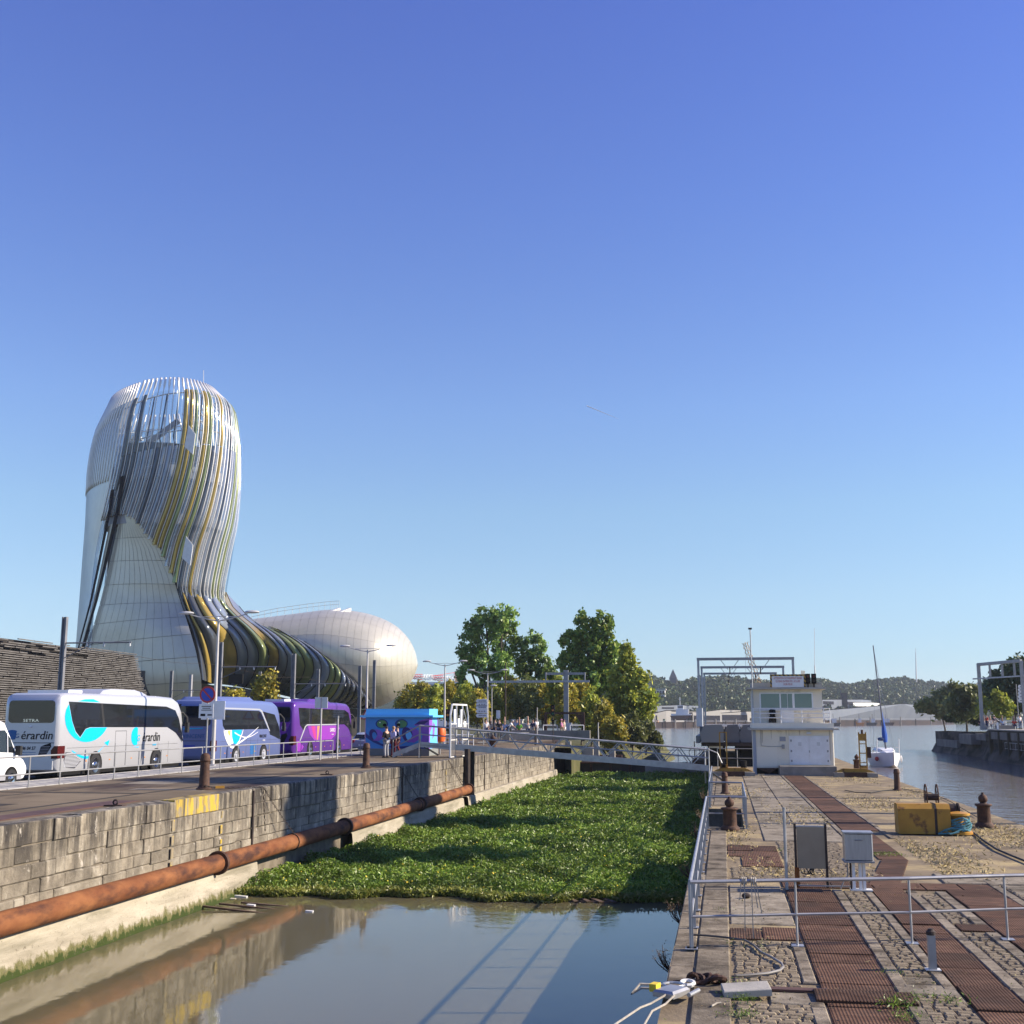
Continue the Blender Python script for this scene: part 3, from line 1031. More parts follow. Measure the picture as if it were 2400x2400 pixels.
def side_poly(t, name, pts, mt, W=2.55, off=.006, side=1, parent=None):
    x = side * (W / 2 + off)
    pp = [(x, y, z) for y, z in pts]
    if side > 0:
        o = MB().prism(pp, (-.012, 0, 0))
    else:
        o = MB().prism(list(reversed(pp)), (.012, 0, 0))
    o = o.build(name, mt)
    o.parent = parent or t
    return o

def rear_poly(t, name, pts, mt, off=.012, y0=0.0):
    pp = [(x, y0 - off, z) for x, z in pts]
    o = MB().prism(pp, (0, .03, 0)).build(name, mt)
    o.parent = t
    return o

def rrect(x0, x1, z0, z1, r, n=4):
    pts = []
    for cx, cz_, a0 in ((x1 - r, z1 - r, 0), (x0 + r, z1 - r, 90), (x0 + r, z0 + r, 180), (x1 - r, z0 + r, 270)):
        for i in range(n + 1):
            a = R(a0 + 90 * i / n)
            pts.append((cx + r * math.cos(a), cz_ + r * math.sin(a)))
    return pts

def wheel_at(t, x, y, r=.5, side=1, rim=None):
    d = side
    ar = MB().cyl((x - .02 * d, y, r), (x + .012 * d, y, r), r + .1, n=26).build('wheel_arch', m_dark)
    ar.parent = t
    w_ = MB().cyl((x - .25 * d, y, r), (x + .028 * d, y, r), r, n=24).build('wheel', m_black)
    w_.parent = t
    k = MB().lathe([(r * .62, -.01), (r * .62, .02), (r * .5, .012), (r * .3, -.0), (r * .24, .05), (r * .12, .06)], n=20, M=Matrix.Rotation(R(90) * d, 4, 'Y'))
    k.v = [(a + x + .024 * d, b_ + y, c + r) for a, b_, c in k.v]
    k = k.build('rim', rim or m_chrome, None, True)
    k.parent = w_
    return w_

def mirror(t, x, y, z, s=1):
    q = MB().tube([(x - .3 * s, y - .3, z + .55), (x, y + .25, z + .6), (x + .18 * s, y + .4, z + .35), (x + .2 * s, y + .4, z)], .06, 6)
    q.box((x + .2 * s, y + .4, z - .15), (.16, .22, .5))
    o = q.build('mirror', m_black, None, True)
    o.parent = t

m_silver = M('silver_paint', (.52, .53, .56), rough=.28, metal=.35)
m_cbase = M('coach_seam', (.06, .06, .07), rough=.6)
m_cyan = M('cyan_vinyl', (.0, .42, .72), rough=.35)
m_blueink = M('dark_blue_vinyl', (.02, .11, .3), rough=.4)
m_greyvent = M('vent_grey', (.3, .3, .32), rough=.4)

def common(t, L, H, body_mt, W=2.55):
    MB().bx(-W / 2 + .12, W / 2 - .12, .3, L - .5, .16, .4).build('chassis', m_dark).parent = t
    q = coach_body(L, H, W)
    b_ = q.build('body', body_mt, None, True)
    b_.parent = t
    return b_

def seams(t, L, ys, z0=.4, z1=1.4, W=2.55):
    q = MB()
    for y in ys:
        q.bx(W / 2 - .01, W / 2 + .004, y - .008, y + .008, z0, z1)
    q.bx(W / 2 - .01, W / 2 + .004, .7, L - 1.0, 1.27, 1.283)
    o = q.build('panel_seam', m_cbase)
    o.parent = t

def reflectors(t, ys, z=.62, W=2.55):
    for y in ys:
        o = MB().bx(W / 2, W / 2 + .012, y - .05, y + .05, z - .025, z + .025).build('side_marker', m_amber)
        o.parent = t

# --- silver coach
RZ = LZ - .3
c = thing('coach', 'silver grey coach with cyan swooshes, parked nearest behind the railing', 'coach', (-28.3, 45.6, RZ), 'coaches parked along the quay road')
L, H = 12.0, 3.58
common(c, L, H, m_silver)
MB().bx(-1.0, .9, 1.2, 2.3, H - .02, H + .12).build('roof_hatch', m_white).parent = c
q = MB()
q.grid([[(x * .9, y, H - .02 + (z if abs(x) < 1.15 else 0)) for x in (-1.2, -1.1, -.8, .8, 1.1, 1.2)] for y, z in ((3.6, 0), (3.9, .18), (4.6, .26), (6.8, .26), (7.6, .16), (8.0, 0))])
q.build('roof_unit', m_silver, None, True).parent = c
glz = [(.62, H - .38), (3.3, H - .42), (L - 2.4, H - .5), (L - 1.4, H - .68), (L - .95, H - 1.1), (L - .5, H - 1.95), (L - .35, H - 2.25), (L - 1.25, H - 1.78), (L - 2.2, H - 1.5), (2.45, H - 1.45), (2.1, H - 1.52), (1.7, H - 1.86), (1.32, H - 1.62), (1.0, H - 1.2)]
side_poly(c, 'side_window', glz, m_glass)
side_poly(c, 'window_divider', [(3.25, H - .42), (3.42, H - .42), (3.75, H - 1.44), (3.55, H - 1.44)], m_black, off=.011)
side_poly(c, 'side_window', [(.8, H - .45), (L - 1.6, H - .5), (L - .8, H - 1.4), (.9, H - 1.4)], m_glass, side=-1)
MB().box((0, L - .62, H - 1.15), (2.1, .02, 1.75), 0, R(-24)).build('windscreen', m_glass).parent = c
# cyan moon : crescent behind the window and the disc under it
moon = [(2.25 + 1.85 * math.cos(R(a_)), H - .98 + 1.1 * math.sin(R(a_))) for a_ in range(165, 330, 8)]
side_poly(c, 'cyan_moon', moon + [(3.9, H - 1.47), (2.47, H - 1.47), (2.12, H - 1.54), (1.7, H - 1.9), (1.3, H - 1.66), (.98, H - 1.22), (.78, H - .8), (.64, H - .5)], m_cyan, off=.009)
side_poly(c, 'cyan_cap', [(1.35, H - .36), (1.9, H - .27), (2.6, H - .25), (3.2, H - .38)], m_cyan, off=.004)
sm = []
for i in range(13):
    f = i / 12
    sm.append((1.1 + 3.0 * f, 1.18 - .42 * math.sin(f * math.pi) + .3 * f + .0))
sm2 = [(y, z - .17 * math.sin(math.pi * min(1, (i + .8) / 12)) * (1 - i / 14)) for i, (y, z) in enumerate(sm)]
side_poly(c, 'cyan_smile', list(reversed(sm)) + sm2, m_cyan, off=.008)
side_poly(c, 'smile_tip', [(3.75, 1.44), (4.2, 1.56), (4.1, 1.3)], m_cyan, off=.008)
o = text('érardin', .62, m_dark, 'lettering', c, (1.292, 8.15, 1.62), (R(90), 0, R(90)), shear=.15)
side_poly(c, 'cyan_globe', [(6.6 + .42 * math.cos(a), 1.68 + .42 * math.sin(a)) for a in [math.pi * (.35 + i * 1.3 / 14) for i in range(15)]], m_cyan, off=.008)
text('G', .42, m_cyan, 'lettering', c, (1.292, 6.85, 1.58), (R(90), 0, R(90)), shear=.15)
side_poly(c, 'globe_line', [(6.2, 1.22), (6.9, 1.16), (7.0, 1.2), (6.5, 1.2)], m_cyan, off=.008)
text('travel', .16, m_cyan, 'lettering', c, (1.292, 8.5, 1.27), (R(90), 0, R(90)))
# side vent behind the rear wheel, louvres
vent = [(.62, 1.12), (1.05, 1.1), (1.9, .72), (1.4, .42), (.7, .48), (.5, .8)]
v_ = side_poly(c, 'side_vent', vent, m_cbase, off=.006)
q = MB()
for k in range(11):
    z = .5 + k * .055
    y0 = .5 + (.0 if z < .8 else (z - .8) * .5) + .05
    y1 = 1.42 + (z - .42) * 1.6 if z < .72 else 1.9 - (z - .72) * 2.05
    q.bx(1.275, 1.29, y0, max(y1 - .06, y0 + .1), z, z + .03)
q.build('louvre', m_silver).parent = v_
seams(c, L, (4.75, 5.75, 8.9, 10.0))
q = MB()
for a in (4.72, 5.72):
    q.bx(1.27, 1.279, a - .012, a + .012, .4, 1.95)
q.bx(1.27, 1.279, 4.72, 5.72, 1.93, 1.955)
q.build('door_outline', m_cbase).parent = c
reflectors(c, (2.3, 4.3, 6.3, 7.6, 9.9), .7)
wheel_at(c, 1.275, 3.05, .5, 1)
wheel_at(c, 1.275, 8.75, .5, 1)
wheel_at(c, -1.275, 3.05, .5, -1)
wheel_at(c, -1.275, 8.75, .5, -1)
mirror(c, 1.25, L - .75, 2.2)
# rear
rw = rrect(-1.04, 1.04, H - 1.26, H - .34, .16)
rear_poly(c, 'rear_window', rw, m_glass, .014, .0)
text('SETRA', .17, m_chrome, 'lettering', c, (0, -.018, H - 1.17), (R(90), 0, 0), sx=1.5)
text('érardin', .5, m_dark, 'lettering', c, (.3, -.016, H - 1.78), (R(90), 0, 0), shear=.15)
gl_ = MB().prism([(-.82 + .34 * math.cos(a), -.014, H - 1.75 + .2 * math.sin(a)) for a in [math.pi * (.3 + i * 1.35 / 14) for i in range(15)]], (0, .03, 0)).build('blue_globe', m_blueink)
gl_.parent = c
text('G', .26, m_blueink, 'lettering', c, (-.6, -.016, H - 1.8), (R(90), 0, 0), shear=.15)
text('05 57 46 04 57', .2, m_dark, 'lettering', c, (-.25, -.016, H - 2.3), (R(90), 0, 0), shear=.2, sx=.85)
q = MB().bx(-.85, .3, -.008, .02, H - 2.47, H - 2.45).bx(-.85, .3, -.008, .02, H - 2.57, H - 2.55)
q.build('small_print', m_blueink).parent = c
MB().bx(-1.1, 1.1, -.007, .02, H - 2.09, H - 2.06).build('tailgate_seam', m_cbase).parent = c
MB().bx(-1.1, 1.1, -.05, .2, .42, .82).build('rear_bumper', m_silver).parent = c
gr = rear_poly(c, 'engine_grille', [(.4, .93), (.72, .95), (.98, 1.35), (.95, 1.5), (.7, 1.43), (.52, 1.36)], m_dark, .01)
q = MB()
for k in range(7):
    q.bx(.46 + .012 * k, .78 + .026 * k, -.02, -.008, .98 + k * .062, .998 + k * .062)
q.build('louvre', m_greyvent).parent = gr
o = MB().prism([(1.02, -.02, .86), (1.29, -.02, .88), (1.29, -.02, 1.38), (1.12, -.02, 1.38), (.98, -.02, 1.2)], (0, .55, 0)).build('tail_light', m_red)
o.parent = c
m_red2 = M('dark_red_lens', (.07, .008, .008), rough=.15)
o.data.materials[0] = m_red2
MB().ball((0, -.02, H - 1.42), .06, .03, .05, 8, 5).build('rear_camera', m_white).parent = c

# --- pale blue coach
m_pblue = M('pale_blue_paint', (.13, .17, .36), rough=.3, metal=.15)
c = thing('coach', 'pale blue coach with turquoise and white waves, in the middle of the coach row', 'coach', (-27.75, 59.8, RZ), 'coaches parked along the quay road')
L, H = 10.0, 3.52
common(c, L, H, m_pblue)
q = MB()
q.grid([[(x, y, H - .02 + (z if abs(x) < 1.1 else 0)) for x in (-1.12, -1.0, -.8, .8, 1.0, 1.12)] for y, z in ((.8, 0), (1.0, .17), (5.2, .2), (5.6, 0))])
q.build('roof_unit', m_pblue, None, True).parent = c
gl = [(.75, H - .55), (6.0, H - .58), (6.35, H - .68), (7.5, H - 1.62), (1.3, H - 1.62), (1.0, H - 1.4)]
side_poly(c, 'side_window', gl, m_glass, off=.004)
side_poly(c, 'side_window', gl, m_glass, off=.004, side=-1)
side_poly(c, 'front_side_window', [(6.5, H - .6), (L - 1.5, H - .78), (L - .72, H - 1.5), (L - .42, H - 2.25), (7.85, H - 1.95), (7.4, H - 1.3)], m_glass, off=.004)
side_poly(c, 'window_strip', [(.65, H - .43), (6.1, H - .46), (6.5, H - .56), (7.85, H - 1.75), (7.72, H - 1.75), (6.38, H - .64), (6.05, H - .54), (.65, H - .51)], m_silver, off=.009)
MB().box((0, L - .62, H - 1.15), (2.1, .02, 1.75), 0, R(-24)).build('windscreen', m_glass).parent = c
def wave(pts, w0, w1):
    up_, dn = [], []
    n_ = len(pts)
    for i, (y, z) in enumerate(pts):
        ww = w0 + (w1 - w0) * i / (n_ - 1)
        up_.append((y, z + ww / 2))
        dn.append((y, z - ww / 2))
    return list(reversed(up_)) + dn
arc = [(1.15 + .12 * i, H - 1.64 - .92 * math.sin(math.pi * min(1, i / 22)) ** .8) for i in range(23)]
side_poly(c, 'white_wave', wave([(y, z) for y, z in arc], .18, .1), m_white, off=.009)
m_turq = M('turquoise_vinyl', (.0, .38, .68), rough=.35)
m_lime = M('lime_vinyl', (.55, .55, .12), rough=.4)
side_poly(c, 'turquoise_wave', [(2.2, H - 1.64), (3.6, H - 1.64), (3.3, H - 2.2), (2.9, H - 2.42), (2.5, H - 2.36), (2.25, H - 2.0)], m_turq, off=.012)
side_poly(c, 'white_patch', [(1.3, H - 1.64), (2.2, H - 1.64), (2.25, H - 2.0), (2.5, H - 2.36), (2.1, H - 2.4), (1.6, H - 2.1)], m_white, off=.01)
side_poly(c, 'lime_wave', [(1.6, H - 1.66), (2.05, H - 1.66), (2.0, H - 1.95), (1.8, H - 1.9)], m_lime, off=.013)
side_poly(c, 'white_ribbon', wave([(3.0 + .25 * i, H - 2.4 + .05 * i + .5 * (i / 12) ** 2 * .6 - .0) for i in range(13)], .1, .02), m_white, off=.013)
side_poly(c, 'white_ribbon', wave([(2.6 + .28 * i, H - 1.78 - .28 * math.sin(i / 12 * math.pi)) for i in range(13)], .06, .02), m_white, off=.014)
text('VINCENT', .26, m_dark, 'lettering', c, (1.29, 6.75, H - 2.03), (R(90), 0, R(90)))
text('voyages', .13, m_white, 'lettering', c, (1.29, 6.9, H - 2.25), (R(90), 0, R(90)))
seams(c, L, (1.9, 4.3, 4.95, 6.0, 7.9), .4, 1.4)
reflectors(c, (1.4, 2.2, 3.9, 5.6, 7.6), .66)
MB().bx(1.27, 1.283, 4.9, 5.7, .5, 1.1).build('fuel_flap', m_blueink).parent = c
wheel_at(c, 1.275, 2.9, .47, 1, m_silver)
wheel_at(c, 1.275, 6.9, .47, 1, m_silver)
wheel_at(c, -1.275, 2.9, .47, -1)
wheel_at(c, -1.275, 6.9, .47, -1)
mirror(c, 1.25, L - .75, 2.15)
rear_poly(c, 'rear_window', rrect(-1.08, 1.02, H - 1.42, H - .36, .2), m_glass, .014)
text('VINCENT', .3, m_blueink, 'lettering', c, (.1, -.016, H - 1.95), (R(90), 0, 0))
rear_poly(c, 'rear_stripe', [(-.5, H - 1.6), (.6, H - 1.55), (.6, H - 1.5), (-.5, H - 1.52)], m_turq, .014)
rear_poly(c, 'rear_plate', [(-.4, .95), (.2, .95), (.2, 1.12), (-.4, 1.12)], m_bluesign, .014)
MB().bx(-1.05, .95, -.008, .02, H - 2.2, H - 2.17).build('tailgate_seam', m_cbase).parent = c
MB().prism([(1.02, -.02, .8), (1.29, -.02, .8), (1.29, -.02, 1.35), (1.05, -.02, 1.35)], (0, .3, 0)).build('tail_light', m_red2).parent = c

# --- purple coach
m_purp = M('purple_paint', (.11, .035, .26), rough=.25, metal=.15)
m_mag = M('magenta_vinyl', (.24, .035, .36), rough=.3)
m_pink = M('pink_vinyl', (.42, .04, .2), rough=.35)
m_gold = M('gold_vinyl', (.48, .24, .1), rough=.35)
c = thing('coach', 'purple coach with magenta panels and white lettering, last in the row', 'coach', (-27.85, 71.9, RZ), 'coaches parked along the quay road')
L, H = 12.4, 3.6
common(c, L, H, m_purp)
q = MB()
q.grid([[(x, y, H - .02 + (z if abs(x) < 1.1 else 0)) for x in (-1.12, -1.0, -.8, .8, 1.0, 1.12)] for y, z in ((3.0, 0), (3.4, .2), (6.8, .22), (7.4, 0))])
q.build('roof_unit', m_purp, None, True).parent = c
MB().bx(-1.0, .3, .8, 1.9, H - .02, H + .13).build('roof_hatch', m_white).parent = c
side_poly(c, 'side_window', [(.75, H - .42), (L - 2.2, H - .5), (L - 1.3, H - .7), (L - .5, H - 1.8), (L - .3, H - 2.35), (L - 1.2, H - 1.8), (L - 2.2, H - 1.5), (2.6, H - 1.5), (1.9, H - 1.9), (1.1, H - 1.5)], m_glass, off=.005)
side_poly(c, 'side_window', [(.8, H - .45), (L - 1.6, H - .5), (L - .8, H - 1.4), (.9, H - 1.4)], m_glass, side=-1)
side_poly(c, 'window_strip', [(1.1, H - 2.5), (1.25, H - 2.5), (2.2, H - 1.62), (2.5, H - 1.54), (8.6, H - 1.54), (8.6, H - 1.46), (2.4, H - 1.46), (2.0, H - 1.6)], m_silver, off=.01)
side_poly(c, 'magenta_panel', [(2.6, H - 1.58), (8.5, H - 1.58), (9.2, H - 1.75), (8.3, H - 2.2), (7.4, H - 2.5), (3.9, H - 2.5), (3.0, H - 2.1)], m_mag, off=.006)
side_poly(c, 'pink_panel', [(3.2, H - 1.58), (4.0, H - 1.58), (4.3, H - 2.48), (3.8, H - 2.3)], m_pink, off=.009)
side_poly(c, 'gold_panel', [(4.4, H - 1.58), (4.9, H - 1.58), (4.6, H - 2.48), (4.4, H - 2.48)], m_gold, off=.009)
text('SARRO', .36, m_white, 'lettering', c, (1.29, 7.6, H - 1.88), (R(90), 0, R(90)))
text('voyages', .14, m_white, 'lettering', c, (1.29, 7.6, H - 2.15), (R(90), 0, R(90)))
seams(c, L, (2.3, 5.0, 5.7, 6.2, 8.9), .4, 1.4)
reflectors(c, (4.2, 6.0, 7.2, 10.2), .66)
side_poly(c, 'side_vent', vent, m_mag, off=.006)
wheel_at(c, 1.275, 3.1, .49, 1)
wheel_at(c, 1.275, 9.0, .49, 1)
wheel_at(c, -1.275, 3.1, .49, -1)
wheel_at(c, -1.275, 9.0, .49, -1)
mirror(c, 1.25, L - .75, 2.2)
MB().box((0, L - .62, H - 1.15), (2.1, .02, 1.75), 0, R(-24)).build('windscreen', m_glass).parent = c
rear_poly(c, 'rear_window', rrect(-1.05, 1.02, H - 1.3, H - .36, .16), m_glass, .014)
text('SARRO', .42, m_white, 'lettering', c, (.05, -.018, H - 1.68), (R(90), 0, 0), sx=1.15)
rear_poly(c, 'rear_panel', [(-1.1, H - 1.34), (1.05, H - 1.34), (.75, H - 2.0), (.2, H - 2.12), (-1.1, H - 2.1)], m_mag, .012)
rear_poly(c, 'engine_grille', [(.3, .95), (.62, .97), (.88, 1.45), (.8, 1.6), (.5, 1.5)], m_dark, .014)
MB().prism([(1.02, -.02, .86), (1.29, -.02, .88), (1.29, -.02, 1.42), (1.1, -.02, 1.42), (.98, -.02, 1.2)], (0, .45, 0)).build('tail_light', m_red2).parent = c

# ---- white van
def loft_vehicle(t, prof, W, mt, name='body', tuck=.86):
    # prof : (y, z_low, z_belt, z_top) stations
    st = []
    for y, zl, zb, zt in prof:
        hw = W / 2
        tw = hw * tuck
        st.append([(-hw + .06, y, zl), (-hw, y, zl + .12), (-hw, y, zb), (-tw, y, max(zt - .06, zb + .01)), (-tw + .1, y, max(zt, zb + .02)), (tw - .1, y, max(zt, zb + .02)), (tw, y, max(zt - .06, zb + .01)), (hw, y, zb), (hw, y, zl + .12), (hw - .06, y, zl)])
    q = MB().grid(st, True)
    q.poly(list(reversed(st[0])))
    q.poly(st[-1])
    o = q.build(name, mt, None, True)
    o.parent = t
    return o
m_vanw = M('van_white', (.8, .81, .82), rough=.3)
c = thing('van', 'white panel van cut by the left picture edge, nose behind the silver coach', 'van', (-26.55, 35.75, RZ))
loft_vehicle(c, [(0, .35, 1.2, 2.3), (.1, .3, 1.25, 2.42), (3.55, .3, 1.25, 2.46), (3.9, .3, 1.25, 2.38), (4.3, .3, 1.22, 1.9), (4.72, .3, 1.12, 1.3), (5.05, .3, .98, 1.06), (5.22, .33, .8, .86), (5.28, .4, .7, .72)], 2.02, m_vanw, 'body', .88)
xw = 1.0
o = MB().prism([(xw + .012, 3.55, 1.3), (xw + .012, 4.5, 1.26), (xw - .03, 4.22, 1.78), (xw - .07, 3.9, 2.08), (xw - .07, 3.56, 2.08)], (-.02, 0, 0)).build('cab_window', m_glass)
o.parent = c
MB().tube([(xw + .02, 4.02, 1.28), (xw - .04, 4.02, 1.95)], .02, 4).build('window_bar', m_vanw).parent = c
q = MB().bx(xw, xw + .01, 3.27, 3.285, .5, 2.1).bx(xw, xw + .01, 4.3, 4.315, .5, 1.2)
q.build('panel_seam', m_cbase).parent = c
MB().bx(xw, xw + .02, 2.95, 3.08, 1.02, 1.14).bx(xw, xw + .02, 3.35, 3.45, 1.02, 1.14).build('door_handle', m_dark).parent = c
MB().box((xw + .16, 4.5, 1.34), (.2, .14, .34)).build('mirror', m_black).parent = c
MB().bx(xw - .05, xw + .015, .3, 5.0, .3, .5).build('sill_trim', m_greyvent).parent = c
wheel_at(c, 1.0, 4.35, .34, 1)
wheel_at(c, 1.0, 1.0, .34, 1)
wheel_at(c, -1.0, 4.35, .34, -1)
wheel_at(c, -1.0, 1.0, .34, -1)

# ---- cars beyond the purple coach
def car(loc, mt, label, rz=0):
    c = thing('car', label, 'car', loc, 'cars beyond the purple coach', rz)
    loft_vehicle(c, [(0, .42, .8, .86), (.08, .3, .9, 1.0), (.35, .25, .93, 1.3), (.8, .22, .95, 1.46), (2.1, .22, .95, 1.48), (2.6, .22, .95, 1.36), (3.2, .22, .94, 1.02), (3.9, .25, .86, .9), (4.12, .3, .7, .74), (4.18, .4, .6, .62)], 1.74, mt, 'body', .76)
    MB().box((0, .2, 1.16), (1.2, .02, .42), 0, R(-38)).build('rear_window', m_glass).parent = c
    for s in (-1, 1):
        o = MB().prism([(s * .84, .6, 1.0), (s * .84, 2.9, 1.0), (s * .7, 2.35, 1.38), (s * .7, .9, 1.42)], (s * .015, 0, 0)).build('side_window', m_glass)
        o.parent = c
        MB().box((s * .7, .02, .86), (.2, .08, .26)).build('tail_light', m_red).parent = c
        wheel_at(c, .86 * s, .75, .31, s)
        wheel_at(c, .86 * s, 3.35, .31, s)
    MB().bx(-.26, .26, -.02, .0, .5, .62).build('number_plate', m_white).parent = c
    return c
m_carsil = M('car_silver', (.5, .53, .57), rough=.25, metal=.4)
m_cardk = M('car_dark', (.06, .07, .09), rough=.25, metal=.3)
p = G(846, 1758, RZ)
car((-26.6, 86.5, RZ), m_carsil, 'silver hatchback parked just beyond the purple coach')
car((-24.9, 90.5, RZ), m_cardk, 'dark grey car half hidden behind the painted kiosk')

# ---- painted kiosk
m_kblue = M('kiosk_blue', (.035, .2, .52), (.05, .26, .62), .7, .45)
m_kpale = M('kiosk_pale_blue', (.13, .5, .85), rough=.4)
m_kdeep = M('mural_deep_blue', (.01, .035, .2), rough=.5)
m_kpurp = M('mural_purple', (.2, .07, .42), (.27, .11, .52), 1.5, .45)
m_kpurpd = M('mural_dark_purple', (.035, .015, .14), rough=.5)
m_kgreen = M('mural_green', (.1, .26, .05), (.05, .2, .1), 3, .4)
m_kgrey = M('kiosk_plinth_grey', (.2, .21, .2), rough=.8)
X0, X1, Y0, Y1, KH = -21.4, -17.45, 70.3, 72.5, LZ + 2.28
k = thing('kiosk', 'small blue cabin painted with purple ribbons and green eyes, beside the footbridge steps', 'kiosk', (X0, Y0, LZ))
MB().bx(X0, X1, Y0, Y1, LZ + .42, KH).build('wall', m_kblue, k)
MB().bx(X0 - .04, X1 + .04, Y0 - .04, Y1 + .04, LZ, LZ + .42).build('plinth', m_kgrey, k)
MB().bx(X0 - .3, X1 + .3, Y0 - .25, Y1 + .25, KH, KH + .12).build('canopy', m_kpale, k)
MB().bx(X0 + .0, X1 - .0, Y0 + .02, Y1 - .02, KH + .12, KH + .5).build('roof_parapet', m_kpale, k)
kw, kh = X1 - X0, KH - LZ - .42
def mural(name, pts, mt, off):
    return MB().prism([(X0 + u * kw, Y0 - off, LZ + .42 + v * kh) for u, v in pts], (0, .004, 0)).build(name, mt, k)
def ell(cx, cy, a, b_, a0=0, a1=360, n=20, rot=0):
    out = []
    for i in range(n + 1):
        t_ = R(a0 + (a1 - a0) * i / n)
        x, y = a * math.cos(t_), b_ * math.sin(t_)
        out.append((cx + x * math.cos(R(rot)) - y * math.sin(R(rot)), cy + x * math.sin(R(rot)) + y * math.cos(R(rot))))
    return out
mural('painted_sweep', [(0, .36), (.12, .2), (.3, .05), (.6, .0), (1, .0), (1, .1), (.75, .1), (.45, .06), (.25, .16), (.1, .34), (0, .5)], m_kdeep, .006)
for cx, cy, s, dr in ((.17, .43, 1.0, 0), (.43, .36, 1.15, 0), (.72, .44, 1.3, 0)):
    band = ell(cx + .02 * s, cy, .085 * s, .2 * s, 90, 270, 12, 8) 
    mural('painted_ribbon', ell(cx - .045 * s, cy, .065 * s, .19 * s, 0, 340, 18, 6), m_kpurpd, .009)
    mural('painted_ribbon', ell(cx - .025 * s, cy - .035, .038 * s, .13 * s, 0, 340, 16, 6), m_kblue if cx < .3 else m_kpale, .0105)
    mural('painted_ribbon', [(cx - .03 * s, cy + .19 * s), (cx + .06 * s, cy + .16 * s), (cx + .115 * s, cy + .05 * s), (cx + .11 * s, cy - .1 * s), (cx + .04 * s, cy - .19 * s), (cx - .05 * s, cy - .17 * s), (cx - .005 * s, cy - .1 * s), (cx + .02 * s, cy + .02 * s), (cx + .0 * s, cy + .13 * s)], m_kpurp, .012)
mural('painted_ribbon', [(.76, .75), (.86, .9), (1, .97), (1, .3), (.93, .05), (.86, .1), (.9, .4), (.86, .66)], m_kpurp, .010)
mural('painted_ribbon', [(.77, .76), (.84, .86), (1, .9), (.93, .78)], m_kpurpd, .0125)
for cx in (.255, .565):
    mural('painted_eye', ell(cx, .79, .1, .15, 0, 345, 20), m_kdeep, .009)
    mural('painted_eye', ell(cx + (.0 if cx < .4 else .01), .785, .078, .12, 0, 345, 20), m_kgreen, .012)
    mural('painted_pupil', ell(cx + (.045 if cx < .4 else -.045), .75, .03, .05, 0, 345, 14), m_dark, .014)
    mural('painted_glint', ell(cx - (.03 if cx < .4 else .035), .83, .012, .02, 0, 330, 8), m_white, .015)
# sunlit end wall : paler paint with purple edges
def mural_e(name, pts, mt, off):
    return MB().prism([(X1 + off, Y0 + u * (Y1 - Y0), LZ + .42 + v * kh) for u, v in pts], (-.004, 0, 0)).build(name, mt, k)
mural_e('painted_end', [(0, 0), (1, 0), (1, 1), (0, 1)], m_kpale, .006)
mural_e('painted_ribbon', [(0, 0), (.12, 0), (.1, .5), (.4, .75), (.35, .95), (0, .98)], m_kpurp, .010)
mural_e('painted_ribbon', [(.97, .2), (1, .2), (1, .98), (.92, .98)], m_kpurp, .010)
mural_e('painted_ribbon', [(.4, .3), (.6, .4), (.66, .75), (.5, .85), (.42, .7)], m_kpurp, .012)
# ================================================================== THE CURVED METAL AND GLASS BUILDING
YB = 168.0
def interp(tab, x):
    if x <= tab[0][0]:
        return tab[0][1]
    for (a, va), (b_, vb) in zip(tab, tab[1:]):
        if x <= b_:
            return va + (vb - va) * (x - a) / (b_ - a)
    return tab[-1][1]

def smooth_tab(tab, x):
    # monotone-ish cubic through table points (Catmull-Rom)
    n_ = len(tab)
    if x <= tab[0][0]:
        return tab[0][1]
    if x >= tab[-1][0]:
        return tab[-1][1]
    for i in range(n_ - 1):
        if x <= tab[i + 1][0]:
            x0, y0 = tab[i]
            x1, y1 = tab[i + 1]
            m0 = (y1 - tab[i - 1][1]) / (x1 - tab[i - 1][0]) if i > 0 else (y1 - y0) / (x1 - x0)
            m1 = (tab[i + 2][1] - y0) / (tab[i + 2][0] - x0) if i + 2 < n_ else (y1 - y0) / (x1 - x0)
            h = x1 - x0
            t = (x - x0) / h
            return (2 * t ** 3 - 3 * t ** 2 + 1) * y0 + (t ** 3 - 2 * t ** 2 + t) * h * m0 + (-2 * t ** 3 + 3 * t ** 2) * y1 + (t ** 3 - t ** 2) * h * m1

# silhouette tables measured along v : 0 = rim of the tower, 1 = lower edge of the skin
VL = [(0, 246), (.04, 224), (.1, 211), (.2, 206), (.35, 202), (.5, 196), (.62, 190), (.74, 184), (.86, 178), (1, 172)]
VLY = [(0, 978), (.04, 1026), (.1, 1088), (.2, 1150), (.35, 1230), (.5, 1310), (.62, 1392), (.74, 1470), (.86, 1556), (.94, 1620), (1, 1655)]
VR = [(0, 524), (.03, 541), (.06, 550), (.12, 557), (.35, 556), (.5, 544), (.6, 533), (.66, 534), (.71, 552), (.76, 598), (.81, 670), (.86, 735), (.91, 795), (.955, 838), (1, 872)]
VRY = [(0, 946), (.03, 962), (.06, 986), (.12, 1050), (.35, 1225), (.5, 1318), (.6, 1385), (.66, 1420), (.71, 1440), (.76, 1458), (.81, 1482), (.86, 1518), (.91, 1562), (.955, 1605), (1, 1655)]
VB = [(0, 11.0), (.12, 11.6), (.35, 11.4), (.5, 10.6), (.62, 10.5), (.72, 11.5), (.82, 13.0), (.92, 14.0), (1, 12.0)]      # bulge towards the viewer, m
VUP = [(0, .1), (.12, .3), (.35, .3), (.6, 0), (1, 0)]

